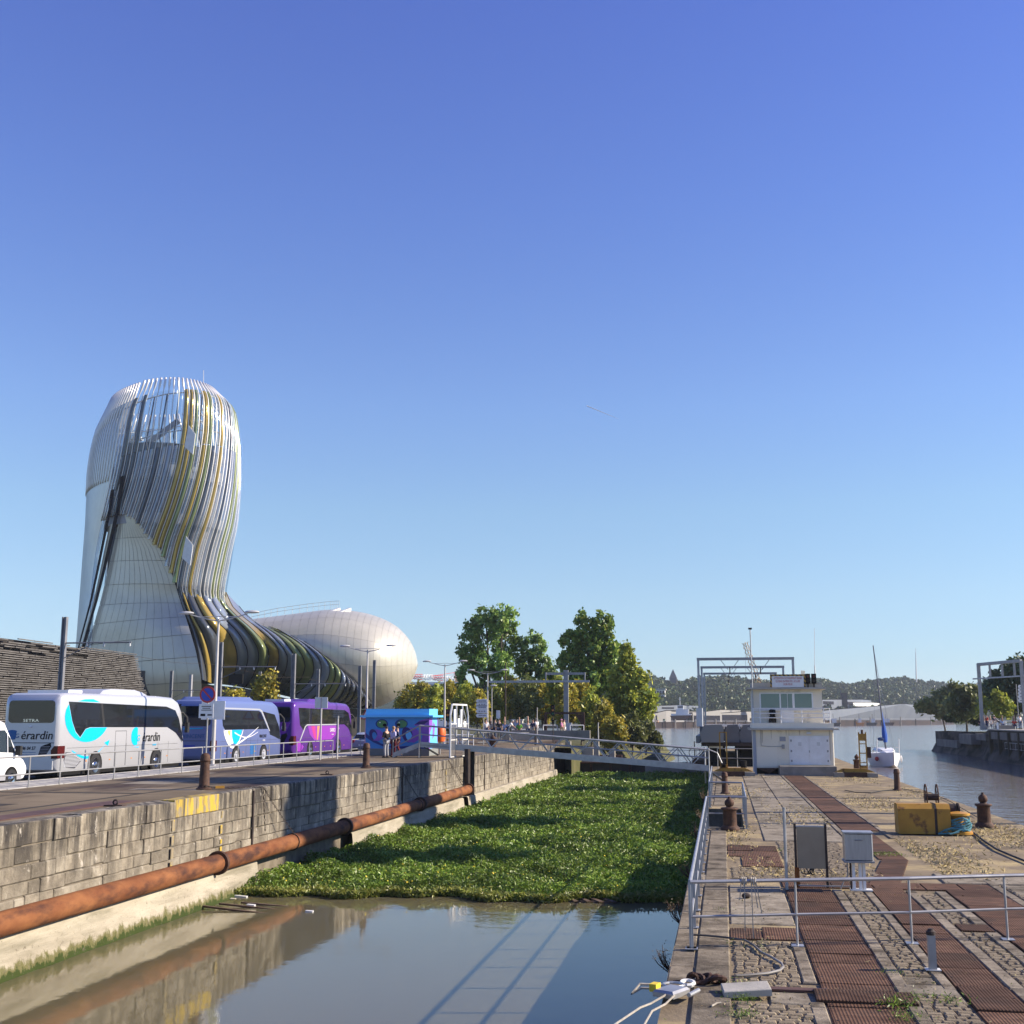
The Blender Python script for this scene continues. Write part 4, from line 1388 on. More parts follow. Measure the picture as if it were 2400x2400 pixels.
def bpt(v, th, off=0.0):
    """point on the swirl: v down the skin, th around it (0 = right silhouette, 90 = facing, 180 = left)"""
    xl, xr = smooth_tab(VL, v), smooth_tab(VR, v)
    yl, yr = smooth_tab(VLY, v), smooth_tab(VRY, v)
    b = smooth_tab(VB, v)
    c = math.cos(R(th))
    s = math.sin(R(th))
    f = (1 - c) / 2
    px_ = xr + (xl - xr) * f
    py_ = yr + (yl - yr) * f ** (1 + 1.1 * max(0, 1 - v / .4))
    p = P(px_, py_, YB + 5 * (1 - f) * max(0, v - .6) * 2.5)
    d_ = Vector((-p.x, -p.y, 0)).normalized()
    p += d_ * (b * s)
    p.z += smooth_tab(VUP, v) * s * (1 if s > 0 else .6)
    if v > .88 and s > 0:      # the skin curls under
        p += Vector((d_.y, -d_.x, 0)) * (s * 60 * (v - .88) ** 1.6)
    if off:
        n_ = (d_ * s + Vector((-d_.y, d_.x, 0)) * c).normalized()
        p += n_ * off
    return p

def vth(th0, v, tw=1.0):
    # the fins lean: angle gained while running down the tower, then straightening
    k = (smooth_tab(SAIL, v) / smooth_tab(SAIL, .62)) if (v > .62 and 'SAIL' in globals()) else 1.0
    return k * th0 + k * tw * 26 * (smooth_tab([(0, 0), (.2, .3), (.45, .85), (.62, 1.0), (.8, 1.0), (1, 1.06)], v))

m_metal = M('champagne_metal', (.5, .475, .39), (.57, .54, .45), .25, .36, .3, rnd=.015)
m_metalblue = M('silver_metal', (.46, .48, .5), (.52, .53, .54), .25, .32, .7, rnd=.02)
m_slotdark = M('dark_glazing_slot', (.015, .015, .018), rough=.9, spec=.1)
m_seamdark = M('metal_joint', (.36, .35, .31), rough=.5)
def glassmat(name, tint, trans, rough=.06):
    m, nt, b = newmat(name)
    b.inputs['Base Color'].default_value = rgb(tint)
    b.inputs['Roughness'].default_value = rough
    b.inputs['Metallic'].default_value = .35
    tr = node(nt, 'ShaderNodeBsdfTransparent')
    tr.inputs[0].default_value = (min(1, tint[0] * 1.3 + .3), min(1, tint[1] * 1.3 + .3), min(1, tint[2] * 1.3 + .3), 1)
    mx = node(nt, 'ShaderNodeMixShader')
    mx.inputs[0].default_value = trans
    nt.links.new(b.outputs[0], mx.inputs[1])
    nt.links.new(tr.outputs[0], mx.inputs[2])
    nt.links.new(mx.outputs[0], nt.nodes['Material Output'].inputs[0])
    return m
g_clear = glassmat('clear_facade_glass', (.55, .6, .66), .5)
g_blue = glassmat('blue_facade_glass', (.36, .41, .49), .32)
g_mid = glassmat('grey_facade_glass', (.1, .125, .165), .25)
g_open = glassmat('open_crown_glass', (.5, .56, .62), .78)
g_gold = glassmat('gold_facade_glass', (.42, .3, .075), .08, .14)
g_green = glassmat('green_facade_glass', (.26, .3, .13), .12, .14)
g_dark = glassmat('dark_facade_glass', (.09, .1, .115), .06)
m_fin = M('aluminium_fin', (.66, .65, .63), (.72, .71, .69), 1, .38, .35)
m_core = M('dark_core', (.08, .085, .1), (.12, .125, .14), .3, .5)

bld = thing('wine_museum', 'swirling tower building of glass strips and champagne metal with a rounded tail hall', 'building', (-92, YB, LZ))

# strips of glass round the tower
def strip(th_a, th_b, v0, v1, mt, name='glass_strip', bow=.5, tw=1.0, n_=28, cols=4, off=0.0):
    rows = []
    for i in range(n_ + 1):
        v = v0 + (v1 - v0) * i / n_
        a, b_ = vth(th_a, v, tw), vth(th_b, v, tw)
        rows.append([bpt(v, a + (b_ - a) * j / cols, off + bow * math.sin(math.pi * j / cols)) for j in range(cols + 1)])
    return MB().grid(rows).build(name, mt, bld, 'all')

def vstop(th0):
    # where the glass ends on the left: the metal sail climbs up the tower
    best = 1.0
    for i in range(100):
        v = i / 100
        th = vth(th0, v)
        p = sail_edge(v)
        if p is not None and th > p:
            return v
    return best

def to_px(p):
    d_ = p - Vector((0, 0, CZ))
    return 1200 + F * d_.dot(RT) / d_.dot(FW), 1200 - F * d_.dot(UP) / d_.dot(FW)

def trace(line, vs, lo=20, hi=178):
    """angle of a measured line on the skin at each level v"""
    tab = [(y, x) for x, y in line]
    out = []
    for v in vs:
        a, b_ = lo, hi
        for _ in range(24):
            m_ = (a + b_) / 2
            x, y = to_px(bpt(v, m_))
            if x > interp(tab, y):
                a = m_
            else:
                b_ = m_
        out.append((v, (a + b_) / 2))
    return out
VS = [.27 + .73 * i / 36 for i in range(37)]
SAIL = trace([(285, 1190), (330, 1230), (375, 1285), (405, 1350), (420, 1400), (440, 1460), (458, 1520), (472, 1590)], VS)
SLOTB = trace([(352, 925), (318, 1010), (300, 1090), (286, 1190), (270, 1260), (252, 1340), (235, 1410), (218, 1470), (205, 1515), (192, 1570)], [i / 30 for i in range(31)], 40)
V0S = next(v for (v, t_) in SAIL if t_ < smooth_tab(SLOTB, v) - .3)
def sail_edge(v):
    return None if v < V0S else smooth_tab(SAIL, v)

edges = []
th = -4.0
kinds = []
gi = 0
pattern = 'cbcgcgbcdGcGcbgbcgdbcgbdcgcbcdGbcGdcbg'
tmat = {'c': g_clear, 'b': g_blue, 'g': g_green, 'G': g_gold, 'd': g_dark}
TH = []
while th < 118:
    w_ = 3.1 + 1.6 * math.sin(R(max(th, 0))) * U(.8, 1.2)
    TH.append((th, th + w_))
    th += w_
for k, (a, b_) in enumerate(TH):
    ve = vstop((a + b_) / 2)
    kind = pattern[k % len(pattern)]
    if 60 < a < 70 or 46.5 < a < 52.5 or 34 < a < 38:
        kind = 'G'
    elif kind == 'G':
        kind = 'b'
    v0 = .012
    if a > 72:
        kind = 'cb'[k % 2] if a < 96 else 'bd'[k % 2]
    vn = min(ve, .66)
    mt_ = g_mid if (kind == 'd' or k % 5 == 3) and kind not in 'gG' else tmat[kind]
    strip(a + .18, b_ - .18, v0, .15, g_open if kind in 'cb' else tmat[kind], bow=.5, n_=8)
    strip(a + .18, b_ - .18, .152, vn, mt_, bow=.55)
# the flank: ribs of glass sweeping from the neck along the hall and curling under
RIBS = [[(405, 1350), (420, 1400), (440, 1460), (458, 1520), (472, 1592)],
        [(428, 1372), (438, 1405), (454, 1445), (477, 1488), (489, 1529), (498, 1580), (498, 1602)],
        [(468, 1385), (482, 1415), (511, 1458), (535, 1482), (553, 1519), (556, 1549), (548, 1586), (538, 1606)],
        [(505, 1385), (525, 1425), (575, 1475), (602, 1515), (607, 1542), (592, 1586), (573, 1612)],
        [(530, 1388), (548, 1425), (615, 1482), (649, 1515), (654, 1549), (635, 1596), (612, 1620)],
        [(590, 1453), (649, 1488), (679, 1519), (694, 1549), (689, 1579), (669, 1608), (650, 1627)],
        [(650, 1474), (689, 1498), (723, 1529), (736, 1559), (730, 1589), (703, 1621), (686, 1635)],
        [(712, 1503), (736, 1519), (767, 1549), (773, 1576), (757, 1612), (738, 1632), (724, 1642)],
        [(765, 1540), (773, 1546), (797, 1569), (800, 1592), (785, 1625), (765, 1648)],
        [(798, 1567), (804, 1573), (822, 1596), (819, 1622), (806, 1641), (792, 1653)],
        [(829, 1593), (834, 1598), (845, 1615), (838, 1638), (822, 1656)],
        [(853, 1622), (858, 1630), (861, 1640), (858, 1650), (850, 1659)],
        [(876, 1652), (877, 1654), (878, 1656), (877, 1658), (874, 1660)]]
def resample(l, n_):
    d_ = [0]
    for p, q_ in zip(l, l[1:]):
        d_.append(d_[-1] + math.hypot(q_[0] - p[0], q_[1] - p[1]))
    tx, ty = [(a, p[0]) for a, p in zip(d_, l)], [(a, p[1]) for a, p in zip(d_, l)]
    return [(smooth_tab(tx, d_[-1] * i / n_), smooth_tab(ty, d_[-1] * i / n_)) for i in range(n_ + 1)]
NS = 16
RB = [resample(l, NS) for l in RIBS]
def hall_front(x, y):
    a, b_ = 88.0, -88.0
    for _ in range(20):
        m_ = (a + b_) / 2
        if to_px(hall(min(978, max(546, x)), m_))[1] < y:
            a = m_
        else:
            b_ = m_
    return hall(min(978, max(546, x)), a).y
def flank(k, sf, bow=0.0):
    """k along the ribs (0 = sail edge), sf down a rib"""
    i = min(int(k), len(RB) - 2)
    f = k - i
    j = min(int(sf * NS), NS - 1)
    g = sf * NS - j
    def px(i_, j_):
        return RB[i_][j_]
    c = [0, 0]
    for q_ in (0, 1):
        va = px(i, j)[q_] * (1 - g) + px(i, j + 1)[q_] * g
        vb = px(i + 1, j)[q_] * (1 - g) + px(i + 1, j + 1)[q_] * g
        c[q_] = va * (1 - f) + vb * f
    x, y = c
    Yn = YB + 3 - 10.5 * math.sqrt(max(.02, 1 - ((min(x, 534) - 368) / 172) ** 2)) - 3.0 * sf * (1 - min(1, k / 5))
    if k > 3.2:
        Yh = HF(k)
        wgt = min(1, (k - 3.2) / 1.8)
        Yn = Yn * (1 - wgt) + (Yh + 1.5 * sf) * wgt
    else:
        Yn += 4 * sf * min(1, k / 3)
    if x > 546:
        Yn = min(Yn, hall_front(x, y) + 2.2)
    return P(x, y, Yn - (4.5 * math.sin(math.pi * min(1, sf * 1.02)) * min(1, k / 2) + .8) - bow)
# fins (white tubes) between the strips, rising above the rim
for k, (a, b_) in enumerate(TH):
    ve = min(vstop(a), .665)
    top = -.032
    pts = []
    for i in range(34):
        v = top + (ve - .0 - top) * i / 33
        if v < 0:
            p0, p1 = bpt(0, vth(a, 0), .25), bpt(.03, vth(a, .03), .25)
            pts.append(p0 + (p0 - p1) * (-v / .03))
        else:
            pts.append(bpt(v, vth(a, v), .3))
    MB().tube(pts, [.17 if i < 3 else .075 for i in range(34)], 5).build('fin', m_fin, bld, 'all')
# fins and strips on the left shoulder (they stay upright and blue) and round the back
for k in range(24):
    a = 119 + k * 3.4
    rows = []
    for i in range(25):
        v = .012 + .988 * i / 24
        t0, t1 = a + 26 * .0 + (vth(0, v) * (1 - min(1, (a - 119) / 60))), 0
        ww = 3.2
        rows.append([bpt(v, min(t0 + ww * j / 2, 205), .0 + .2 * math.sin(math.pi * j / 2)) for j in range(3)])
    if rows[0][0] != rows[0][1]:
        MB().grid(rows).build('shoulder_panel', m_metalblue if k > 1 else g_blue, bld, 'all')
    pts = []
    for i in range(14):
        v = -.03 + (.25 if k > 2 else .4) * i / 13
        t0 = a + vth(0, max(v, 0)) * (1 - min(1, (a - 119) / 60))
        if v < 0:
            p0, p1 = bpt(0, t0, .2), bpt(.03, t0, .2)
            pts.append(p0 + (p0 - p1) * (-v / .03))
        else:
            pts.append(bpt(v, t0, .25))
    MB().tube(pts, [.2] * 4 + [.1] * 10, 5).build('fin', m_fin, bld, 'all')
for k in range(30):
    a = 206 + k * 5
    rows = [[bpt(.012 + .62 * i / 14, a + 4.7 * j / 2, 0) for j in range(3)] for i in range(15)]
    MB().grid(rows).build('back_strip', (g_open, g_blue, g_open)[k % 3], bld, 'all')
    p0, p1 = bpt(0, a, .2), bpt(.03, a, .2)
    MB().tube([p0 + (p0 - p1) * 1.0, p0, p1, bpt(.3, a, .2)], [.16, .16, .1, .1], 5).build('fin', m_fin, bld, 'all')
# ring beams and the lattice behind the glass
for v in (.02, .11, .2):
    MB().tube([bpt(v, i * 10, -.5) for i in range(36)], .1, 5, True).build('ring_beam', m_fin, bld, 'all')
q = None
for k in range(8):
    a = 40 + k * 12
    MB().tube([bpt(.02, a, -.6), bpt(.12, a + 6, -1.2), bpt(.23, a, -1.2)], .11, 5).build('brace', m_irondark, bld)
# inner core with its floors
cm = bpt(.25, 0).lerp(bpt(.25, 180), .5)
def core(x0, x1, y0, y1, dep, name, mt):
    a, c_ = P(x0, y0, YB), P(x1, y1, YB)
    w2 = (c_ - a).length
    m_ = a.lerp(c_, .5)
    ax = Vector((c_.x - a.x, c_.y - a.y, 0)).normalized()
    r = Vector((c_.x - a.x, c_.y - a.y, 0)).length / 2
    q = MB()
    vs = []
    for z in (a.z, c_.z):
        vs.append([(m_.x + r * math.cos(R(t)), m_.y + dep * math.sin(R(t)), z) for t in range(0, 360, 15)])
    q.grid(vs, True)
    q.poly(vs[0])
    q.poly(vs[1])
    return q.build(name, mt, bld)
m_slab = M('floor_slab_grey', (.3, .31, .33), rough=.6)
core(290, 500, 1068, 1120, 8.0, 'belvedere_floor', m_core)
core(262, 520, 1120, 1138, 9.0, 'floor_slab', m_slab)
core(300, 505, 1138, 1230, 7.0, 'inner_core', m_core)
core(262, 520, 1228, 1243, 9.0, 'floor_slab', m_slab)
core(270, 500, 1243, 1420, 7.5, 'inner_core', m_core)
core(285, 505, 1420, 1600, 7.5, 'inner_core', m_core)
# sloping stair seen through the top
a, b_ = P(300, 1075, YB - 2), P(420, 985, YB - 2)
d_ = b_ - a
MB().tube([a, b_], .5, 4).build('sloping_stair', m_slab, bld)
for px_, py_ in ((302, 1034), (322, 1028)):
    p = P(px_, py_, YB - 5)
    MB().box(p, (1.3, 1.2, .5)).build('roof_unit', m_white, bld)
MB().cyl(P(477, 960, YB), P(477, 868, YB), .06, n=5).build('antenna', m_fin, bld)
for (x0, y0), s_ in (((448, 1025), 26), ((442, 1285), 20)):      # bright flat panes between the strips
    p = [P(x0 + dx, y0 + dy, YB - 12.6) for dx, dy in ((-6, -28), (10, -8), (4, 40), (-16, 22))]
    MB().prism(p, (0, .1, 0)).build('bright_pane', m_white, bld)

# ---- metal sail in front of the tower: individual panels over a dark backing
def on_sail(s, t, off=0.0):
    # s: 0 at the dark slot on the left, 1 at the glass; t: 0 at the tip, 1 at the lower edge
    v = V0S + (1 - V0S) * t
    el, er = smooth_tab(SLOTB, v), smooth_tab(SAIL, v)
    return bpt(v, el + (er - el) * s, off)
rows = [[on_sail(j / 12, i / 24, -.25) for j in range(13)] for i in range(25)]
MB().grid(rows).build('sail_backing', m_seamdark, bld, 'all')
NI, NJ = 9, 13
for i in range(NI):
    for j in range(NJ):
        t0, t1 = (i / NI) ** .85, ((i + 1) / NI) ** .85
        s0, s1 = j / NJ, (j + 1) / NJ
        gx, gy = .0018 / max(t1, .15) * .5, .0011
        if i == 0 and j < 4:
            pass
        rows = [[on_sail(s0 + gx + (s1 - s0 - 2 * gx) * b_ / 4, t0 + gy + (t1 - t0 - 2 * gy) * a / 6, .0) for b_ in range(5)] for a in range(7)]
        MB().grid(rows).build('metal_panel', m_metal, bld, 'all')
# dark slots left of the sail
for w0, w1, v0 in ((-.6, 3.4, .22), (8.0, 11.6, .26)):
    rows = []
    for i in range(31):
        v = v0 + (1 - v0) * i / 30
        el = smooth_tab(SLOTB, v)
        sc_ = 1.0 - .35 * v
        rows.append([bpt(v, el + w0 * sc_, .6), bpt(v, el + (w0 + w1) / 2 * sc_, .64), bpt(v, el + w1 * sc_, .6)])
    MB().grid(rows).build('dark_slot', m_slotdark, bld, 'all')
rows = [[bpt(v, smooth_tab(SLOTB, v) + ww * (1 - .35 * v), .3) for ww in (3.4, 5.8, 8.3)] for v in [V0S + .04 + (.96 - V0S) * i / 24 for i in range(25)]]
MB().grid(rows).build('slot_panel', m_metal, bld, 'all')

# ---- the rounded tail hall
HT = [(545, 1460), (590, 1453), (650, 1446), (720, 1437), (775, 1431), (830, 1434), (880, 1445), (925, 1466), (955, 1495), (971, 1525), (979, 1556)]
HB = [(545, 1600), (590, 1612), (650, 1625), (720, 1640), (775, 1650), (830, 1660), (880, 1659), (925, 1640), (955, 1612), (971, 1585), (979, 1560)]
HD = [(545, 13), (700, 15), (800, 15), (880, 13.5), (925, 11), (955, 7.5), (971, 4), (979, .2)]
YH = 182.0
def hall(x, ph, off=0.0):
    t, b_ = P(x, smooth_tab(HT, x), YH), P(x, smooth_tab(HB, x), YH)
    c_ = t.lerp(b_, .5)
    r = (t - b_).length / 2
    d_ = Vector((-c_.x, -c_.y, 0)).normalized()
    dd = smooth_tab(HD, x)
    s, co = math.sin(R(ph)), math.cos(R(ph))
    sp = math.copysign(abs(s) ** .9, s)
    n_ = 1 + off / max(r, .5)
    # top is 90, front 0
    lean = .35 * co * dd * .5
    return c_ + d_ * (dd * co * n_) + Vector((0, 0, r * sp * n_)) + Vector((-d_.y, d_.x, 0)) * (-lean * .5)
XS = [545 + (979 - 545) * (1 - (1 - i / 40) ** 1.6) for i in range(41)]
rows = [[hall(x, ph, -.3) for ph in range(-180, 180, 12)] for x in XS]
MB().grid(rows, True).build('hall_backing', m_seamdark, bld, 'all')
NX, NP = 26, 8
for i in range(NX):
    fa, fb = i / NX, (i + 1) / NX
    xa, xb = 560 + 418.6 * (1 - (1 - fa) ** 1.5), 560 + 418.6 * (1 - (1 - fb) ** 1.5)
    for j in range(NP):
        pa_, pb2 = -88 + 26.5 * j, -88 + 26.5 * (j + 1)
        g_ = .012 * (xb - xa)
        skew = lambda x, ph: hall(min(979, max(546, x)), ph)
        rws = [[skew(xa + g_ + (xb - xa - 2 * g_) * a / 3, pa_ + .1 + (pb2 - pa_ - .2) * c_ / 6) for a in range(4)] for c_ in range(7)]
        MB().grid(rws).build('metal_panel', m_metal, bld, 'all')
_hf = [(k, hall_front(RIBS[k][0][0], RIBS[k][0][1])) for k in range(4, len(RIBS))]
def HF(k):
    return interp(_hf, k)
NST = 24
cols_ = 'dGdGbbgGbbggbbggbddddddd'
fm = {'d': g_dark, 'g': g_green, 'G': g_gold, 'b': g_blue}
for n_ in range(NST):
    k0, k1 = 12 * n_ / NST, 12 * (n_ + 1) / NST
    rows = [[flank(k0 + .012 + (k1 - k0 - .024) * j / 4, i / 24, .55 * math.sin(math.pi * j / 4)) for j in range(5)] for i in range(25)]
    MB().grid(rows).build('glass_strip', fm[cols_[n_]], bld, 'all')
    MB().tube([flank(k0, i / 24, .05) for i in range(25)], .07, 4).build('rib', m_slotdark, bld, 'all')
rows = [[flank(12 * j / 36, i / 16, -.5) for j in range(37)] for i in range(17)]
MB().grid(rows).build('flank_backing', m_core, bld, 'all')
# roof walkway with railing and stair hatch
q = MB()
pts = [P(x, y, YH) for x, y in ((590, 1452), (650, 1440), (720, 1430), (775, 1424), (795, 1423))]
for dz in (.55, 1.1):
    q = MB().tube([p + V(0, 0, dz - .1) for p in pts], .04, 4)
    q.build('walkway_rail', m_fin, bld)
for i in range(17):
    f = i / 16 * (len(pts) - 1)
    k = min(int(f), len(pts) - 2)
    p = pts[k].lerp(pts[k + 1], f - k)
    MB().cyl(p - V(0, 0, .4), p + V(0, 0, 1.0), .035, n=4).build('rail_post', m_fin, bld)
p0, p1 = P(745, 1446, YH - 9), P(795, 1428, YH - 4)
d_ = (p1 - p0)
MB().tube([p0, p1], .35, 4).build('roof_ladder', m_fin, bld)
MB().tube([p0 + V(1.8, 0, 0), p1 + V(1.8, 0, 0)], .3, 4).build('roof_ladder', m_fin, bld)

# ---- dark base walls under the skin
m_basew = M('dark_base_cladding', (.055, .05, .045), (.085, .078, .068), .4, .7)
base = thing('museum_base', 'low dark clad base wall under the swirling building, behind the coaches', 'building', (-80, 158, LZ))
pts = [(-20, 1585), (200, 1570), (345, 1572), (420, 1590), (490, 1605), (570, 1612), (640, 1630), (700, 1643), (780, 1655), (850, 1663), (905, 1662), (960, 1676), (985, 1684)]
def yb_(x):
    return 158 + (x - 345) * .032
top = [P(x, y, yb_(x)) for x, y in pts]
back = [p + V(-4, 14, 0) for p in top]
q = MB()
q.grid([[(p.x, p.y, LZ - .5) for p in top], top, back, [(p.x, p.y, LZ - .5) for p in back]])
q.build('wall', m_basew, base)
for x in (447,):     # slim columns and entrances under the canopy
    p = P(x, 1600, 150)
    MB().bx(p.x - .18, p.x + .18, p.y - .2, p.y + .2, LZ - .2, P(x, 1581, 150).z).build('column', m_greyvent, base)
for x0, x1, y0 in ((372, 384, 1616), (400, 440, 1624), (462, 480, 1628)):
    a, b_ = P(x0, y0, yb_(x0) - .3), P(x1, y0, yb_(x1) - .3)
    MB().bx(a.x, b_.x, a.y - .1, a.y, LZ - .2, a.z).build('doorway', m_dark, base)
a, b_ = P(536, 1580, 149), P(568, 1602, 149)
MB().bx(a.x, b_.x, 149, 149.3, b_.z, a.z).build('dark_screen', m_dark, base)

# ---- timber clad building on the left
m_slat = M('silvered_timber_slat', (.1, .093, .088), (.2, .19, .18), .8, .8, 0, .006, 8, (.3, 1, 4), rnd=.22)
m_slatback = M('timber_shadow_gap', (.035, .032, .03), rough=.95)
tb = thing('timber_building', 'low building clad in broken rows of silver grey timber slats, far left', 'building', (-45, 86, LZ))
A0, A1 = G(330, 1700, 1.4), None
TA, TB_ = G(322, 1533, 9.2), G(0, 1490, 9.2)
XA, YA = TA.x, TA.y
DV = (TA - TB_).normalized()
DX, DY = DV.x, DV.y
def fac(s, z, o_=0.0):      # s metres back from the right end along the facade
    return Vector((XA - DX * s + o_, YA - DY * s, z))
def ztop(s):
    return 9.2
def send(z):
    return (9.2 - z) * -.72
q = MB()
q.prism([fac(send(LZ - .5), LZ - .5, -.3), fac(30, LZ - .5, -.3), fac(30, ztop(30) - .1, -.3), fac(0, 9.1, -.3)], (-9, -2, 0))
q.build('wall', m_slatback, tb)
row = 0
z = LZ + .1
cnt = 0
srest = MB()
while z < 11:
    s = send(z) + U(0, .5)
    while s < 30:
        l = U(1.0, 2.6)
        if z < ztop(s + l / 2):
            o_ = U(0, .07)
            dz = U(-.012, .012)
            if not (z > 8.1 and 9 < s < 26 and rng.random() < .3):
                a, b_ = fac(s, z + dz, o_), fac(s + l - .06, z + dz, o_)
                q = MB() if cnt < 298 else srest
                q.prism([a, b_, b_ + V(0, 0, .07), a + V(0, 0, .07)], (-.1, 0, 0))
                if cnt < 298:
                    q.build('timber_slat', m_slat, tb)
                cnt += 1
        s += l
    z += .15
    row += 1
if srest.v:
    srest.build('timber_slat', m_slat, tb)['kind'] = 'stuff'
# ================================================================== TREES, THICKETS, HILLS, FAR BANK
m_bark = M('tree_bark', (.09, .075, .055), (.16, .135, .1), 3, .95)
l_pop = leafmat('poplar_leaves', [(0.135, 0.230, 0.054), (0.191, 0.328, 0.069), (0.287, 0.422, 0.098), (0.384, 0.478, 0.115)], .22)
l_big = leafmat('willow_green_leaves', [(0.135, 0.248, 0.054), (0.209, 0.345, 0.061), (0.307, 0.439, 0.076), (0.460, 0.498, 0.085)], .2)
l_yel = leafmat('yellowing_leaves', [(0.265, 0.252, 0.031), (0.396, 0.343, 0.037), (0.528, 0.422, 0.048), (0.238, 0.265, 0.041), (0.634, 0.448, 0.053)], .3)
l_ygr = leafmat('yellow_green_leaves', [(0.213, 0.274, 0.043), (0.333, 0.378, 0.047), (0.455, 0.439, 0.055), (0.152, 0.229, 0.043)], .3)
l_dark = leafmat('dark_green_leaves', [(0.039, 0.073, 0.026), (0.061, 0.104, 0.035), (0.086, 0.130, 0.039)], .25)
l_olive = leafmat('olive_leaves', [(0.132, 0.159, 0.053), (0.185, 0.212, 0.057), (0.238, 0.238, 0.079)], .3)

def blob_pts(rs, c, r, n, hollow=.35):
    d = rs.normal(size=(n, 3))
    d /= np.linalg.norm(d, axis=1)[:, None]
    rad = (hollow + (1 - hollow) * rs.uniform(0, 1, n)) ** .6
    return np.array(c) + d * rad[:, None] * np.array(r)

def tree(name, label, base, blobs, n, leaf, mt, trunk_r=.3, group=None, seed=1, cat='tree', clump=.9, up=.25, limbs=True, asp=.55):
    """base: Vector on the ground; blobs: list of (centre Vector, (rx, ry, rz)); crown = leaf clumps spread through the blobs"""
    rs = np.random.RandomState(seed)
    t = thing(name, label, cat, base, group)
    vol = [b_[1][0] * b_[1][2] for b_ in blobs]
    tot = sum(vol)
    pts = []
    for (c, r), v in zip(blobs, vol):
        m_ = int(n * v / tot)
        k = max(3, int(m_ / 26))
        cc = blob_pts(rs, c, r, k, .3)
        q = cc[rs.randint(0, k, m_)] + rs.normal(size=(m_, 3)) * clump * .42
        pts.append(q)
    pts = np.concatenate(pts)
    pts = pts[pts[:, 2] > base.z + .05]
    pts -= np.array(base)
    ob('crown', leafmesh('crown', pts, leaf, up, seed, asp), mt, t)
    if limbs:
        top = max(c.z + r[2] * .6 for c, r in blobs)
        low = min(c.z - r[2] for c, r in blobs)
        q = MB()
        cx = sum(c.x * v for (c, r), v in zip(blobs, vol)) / tot
        cyy = sum(c.y * v for (c, r), v in zip(blobs, vol)) / tot
        fork = Vector((base.x * .5 + cx * .5, base.y * .5 + cyy * .5, base.z + max(.6, (low - base.z) * .8)))
        q.tube([base - V(0, 0, .3), base.lerp(fork, .5) + V(.1, 0, 0), fork], [trunk_r, trunk_r * .85, trunk_r * .7], 7)
        for c, r in blobs:
            e = Vector(c) + V(0, 0, r[2] * .55)
            m_ = fork.lerp(Vector(c), .5) + V(rs.uniform(-.3, .3), 0, r[2] * .1)
            q.tube([fork, m_, Vector(c), e], [trunk_r * .5, trunk_r * .38, trunk_r * .25, trunk_r * .06], 5)
            for j in range(4):
                a = Vector(c) + V(rs.uniform(-.8, .8) * r[0], rs.uniform(-.6, .6) * r[1], rs.uniform(-.3, .7) * r[2])
                q.tube([m_.lerp(Vector(c), .3 + .15 * j), a], [trunk_r * .18, trunk_r * .04], 4)
        q.build('trunk', m_bark, t, True)
    return t

def pb(Y, *specs):
    """crown lobes measured on the photograph: (cx, cy, rx, ry) at the distance Y"""
    out = []
    for s_ in specs:
        c = P(s_[0], s_[1], Y + (s_[4] if len(s_) > 4 else 0))
        k = (c - Vector((0, 0, CZ))).dot(FW) / F
        out.append((c, (s_[2] * k, s_[2] * k * .85, s_[3] * k)))
    return out

def gb(px_, Y, z=.9):
    p = P(px_, 1690, Y)
    return Vector((p.x, p.y, z))

GT = 'trees beyond the footbridge'
tree('poplar_tree', 'tall round topped poplar, leftmost of the big trees, with a low dark branch leaning left', gb(1165, 150), pb(150, (1140, 1470, 42, 45), (1180, 1450, 38, 30), (1185, 1505, 32, 50, 3), (1105, 1500, 28, 45), (1092, 1540, 25, 38), (1130, 1560, 30, 45), (1175, 1575, 28, 50), (1083, 1578, 14, 16), (1085, 1605, 10, 20), (1100, 1635, 14, 18), (1118, 1655, 14, 25)), 9500, .26, l_pop, .4, GT, 11, clump=.55)
tree('poplar_tree', 'smaller poplar between the two tallest trees, gaps of sky low in its crown', gb(1250, 153), pb(153, (1250, 1515, 30, 40), (1230, 1560, 26, 40), (1272, 1560, 26, 42), (1290, 1580, 18, 34), (1255, 1610, 40, 26)), 4800, .26, l_pop, .3, GT, 12, clump=.55)
tree('willow_tree', 'tall twin topped green tree right of the height gauge pole, tallest on the right', gb(1400, 143), pb(143, (1368, 1475, 22, 42), (1410, 1470, 24, 38), (1340, 1510, 26, 36), (1388, 1530, 42, 42), (1425, 1525, 26, 40), (1335, 1560, 28, 34), (1380, 1590, 48, 44), (1430, 1585, 34, 44), (1350, 1625, 36, 36)), 11500, .28, l_big, .4, GT, 13, clump=.6, up=.15)
tree('willow_tree', 'lower yellow green tree at the river edge, feathery tips against the sky', gb(1480, 132, .5), pb(132, (1470, 1545, 14, 34), (1455, 1590, 26, 40), (1485, 1575, 16, 30), (1505, 1590, 12, 20), (1480, 1630, 38, 40), (1500, 1665, 30, 36), (1450, 1660, 36, 40), (1520, 1640, 14, 30)), 9500, .25, l_ygr, .3, GT, 14, clump=.65, up=.1)
GS = 'yellowing thicket bushes beyond the quay'
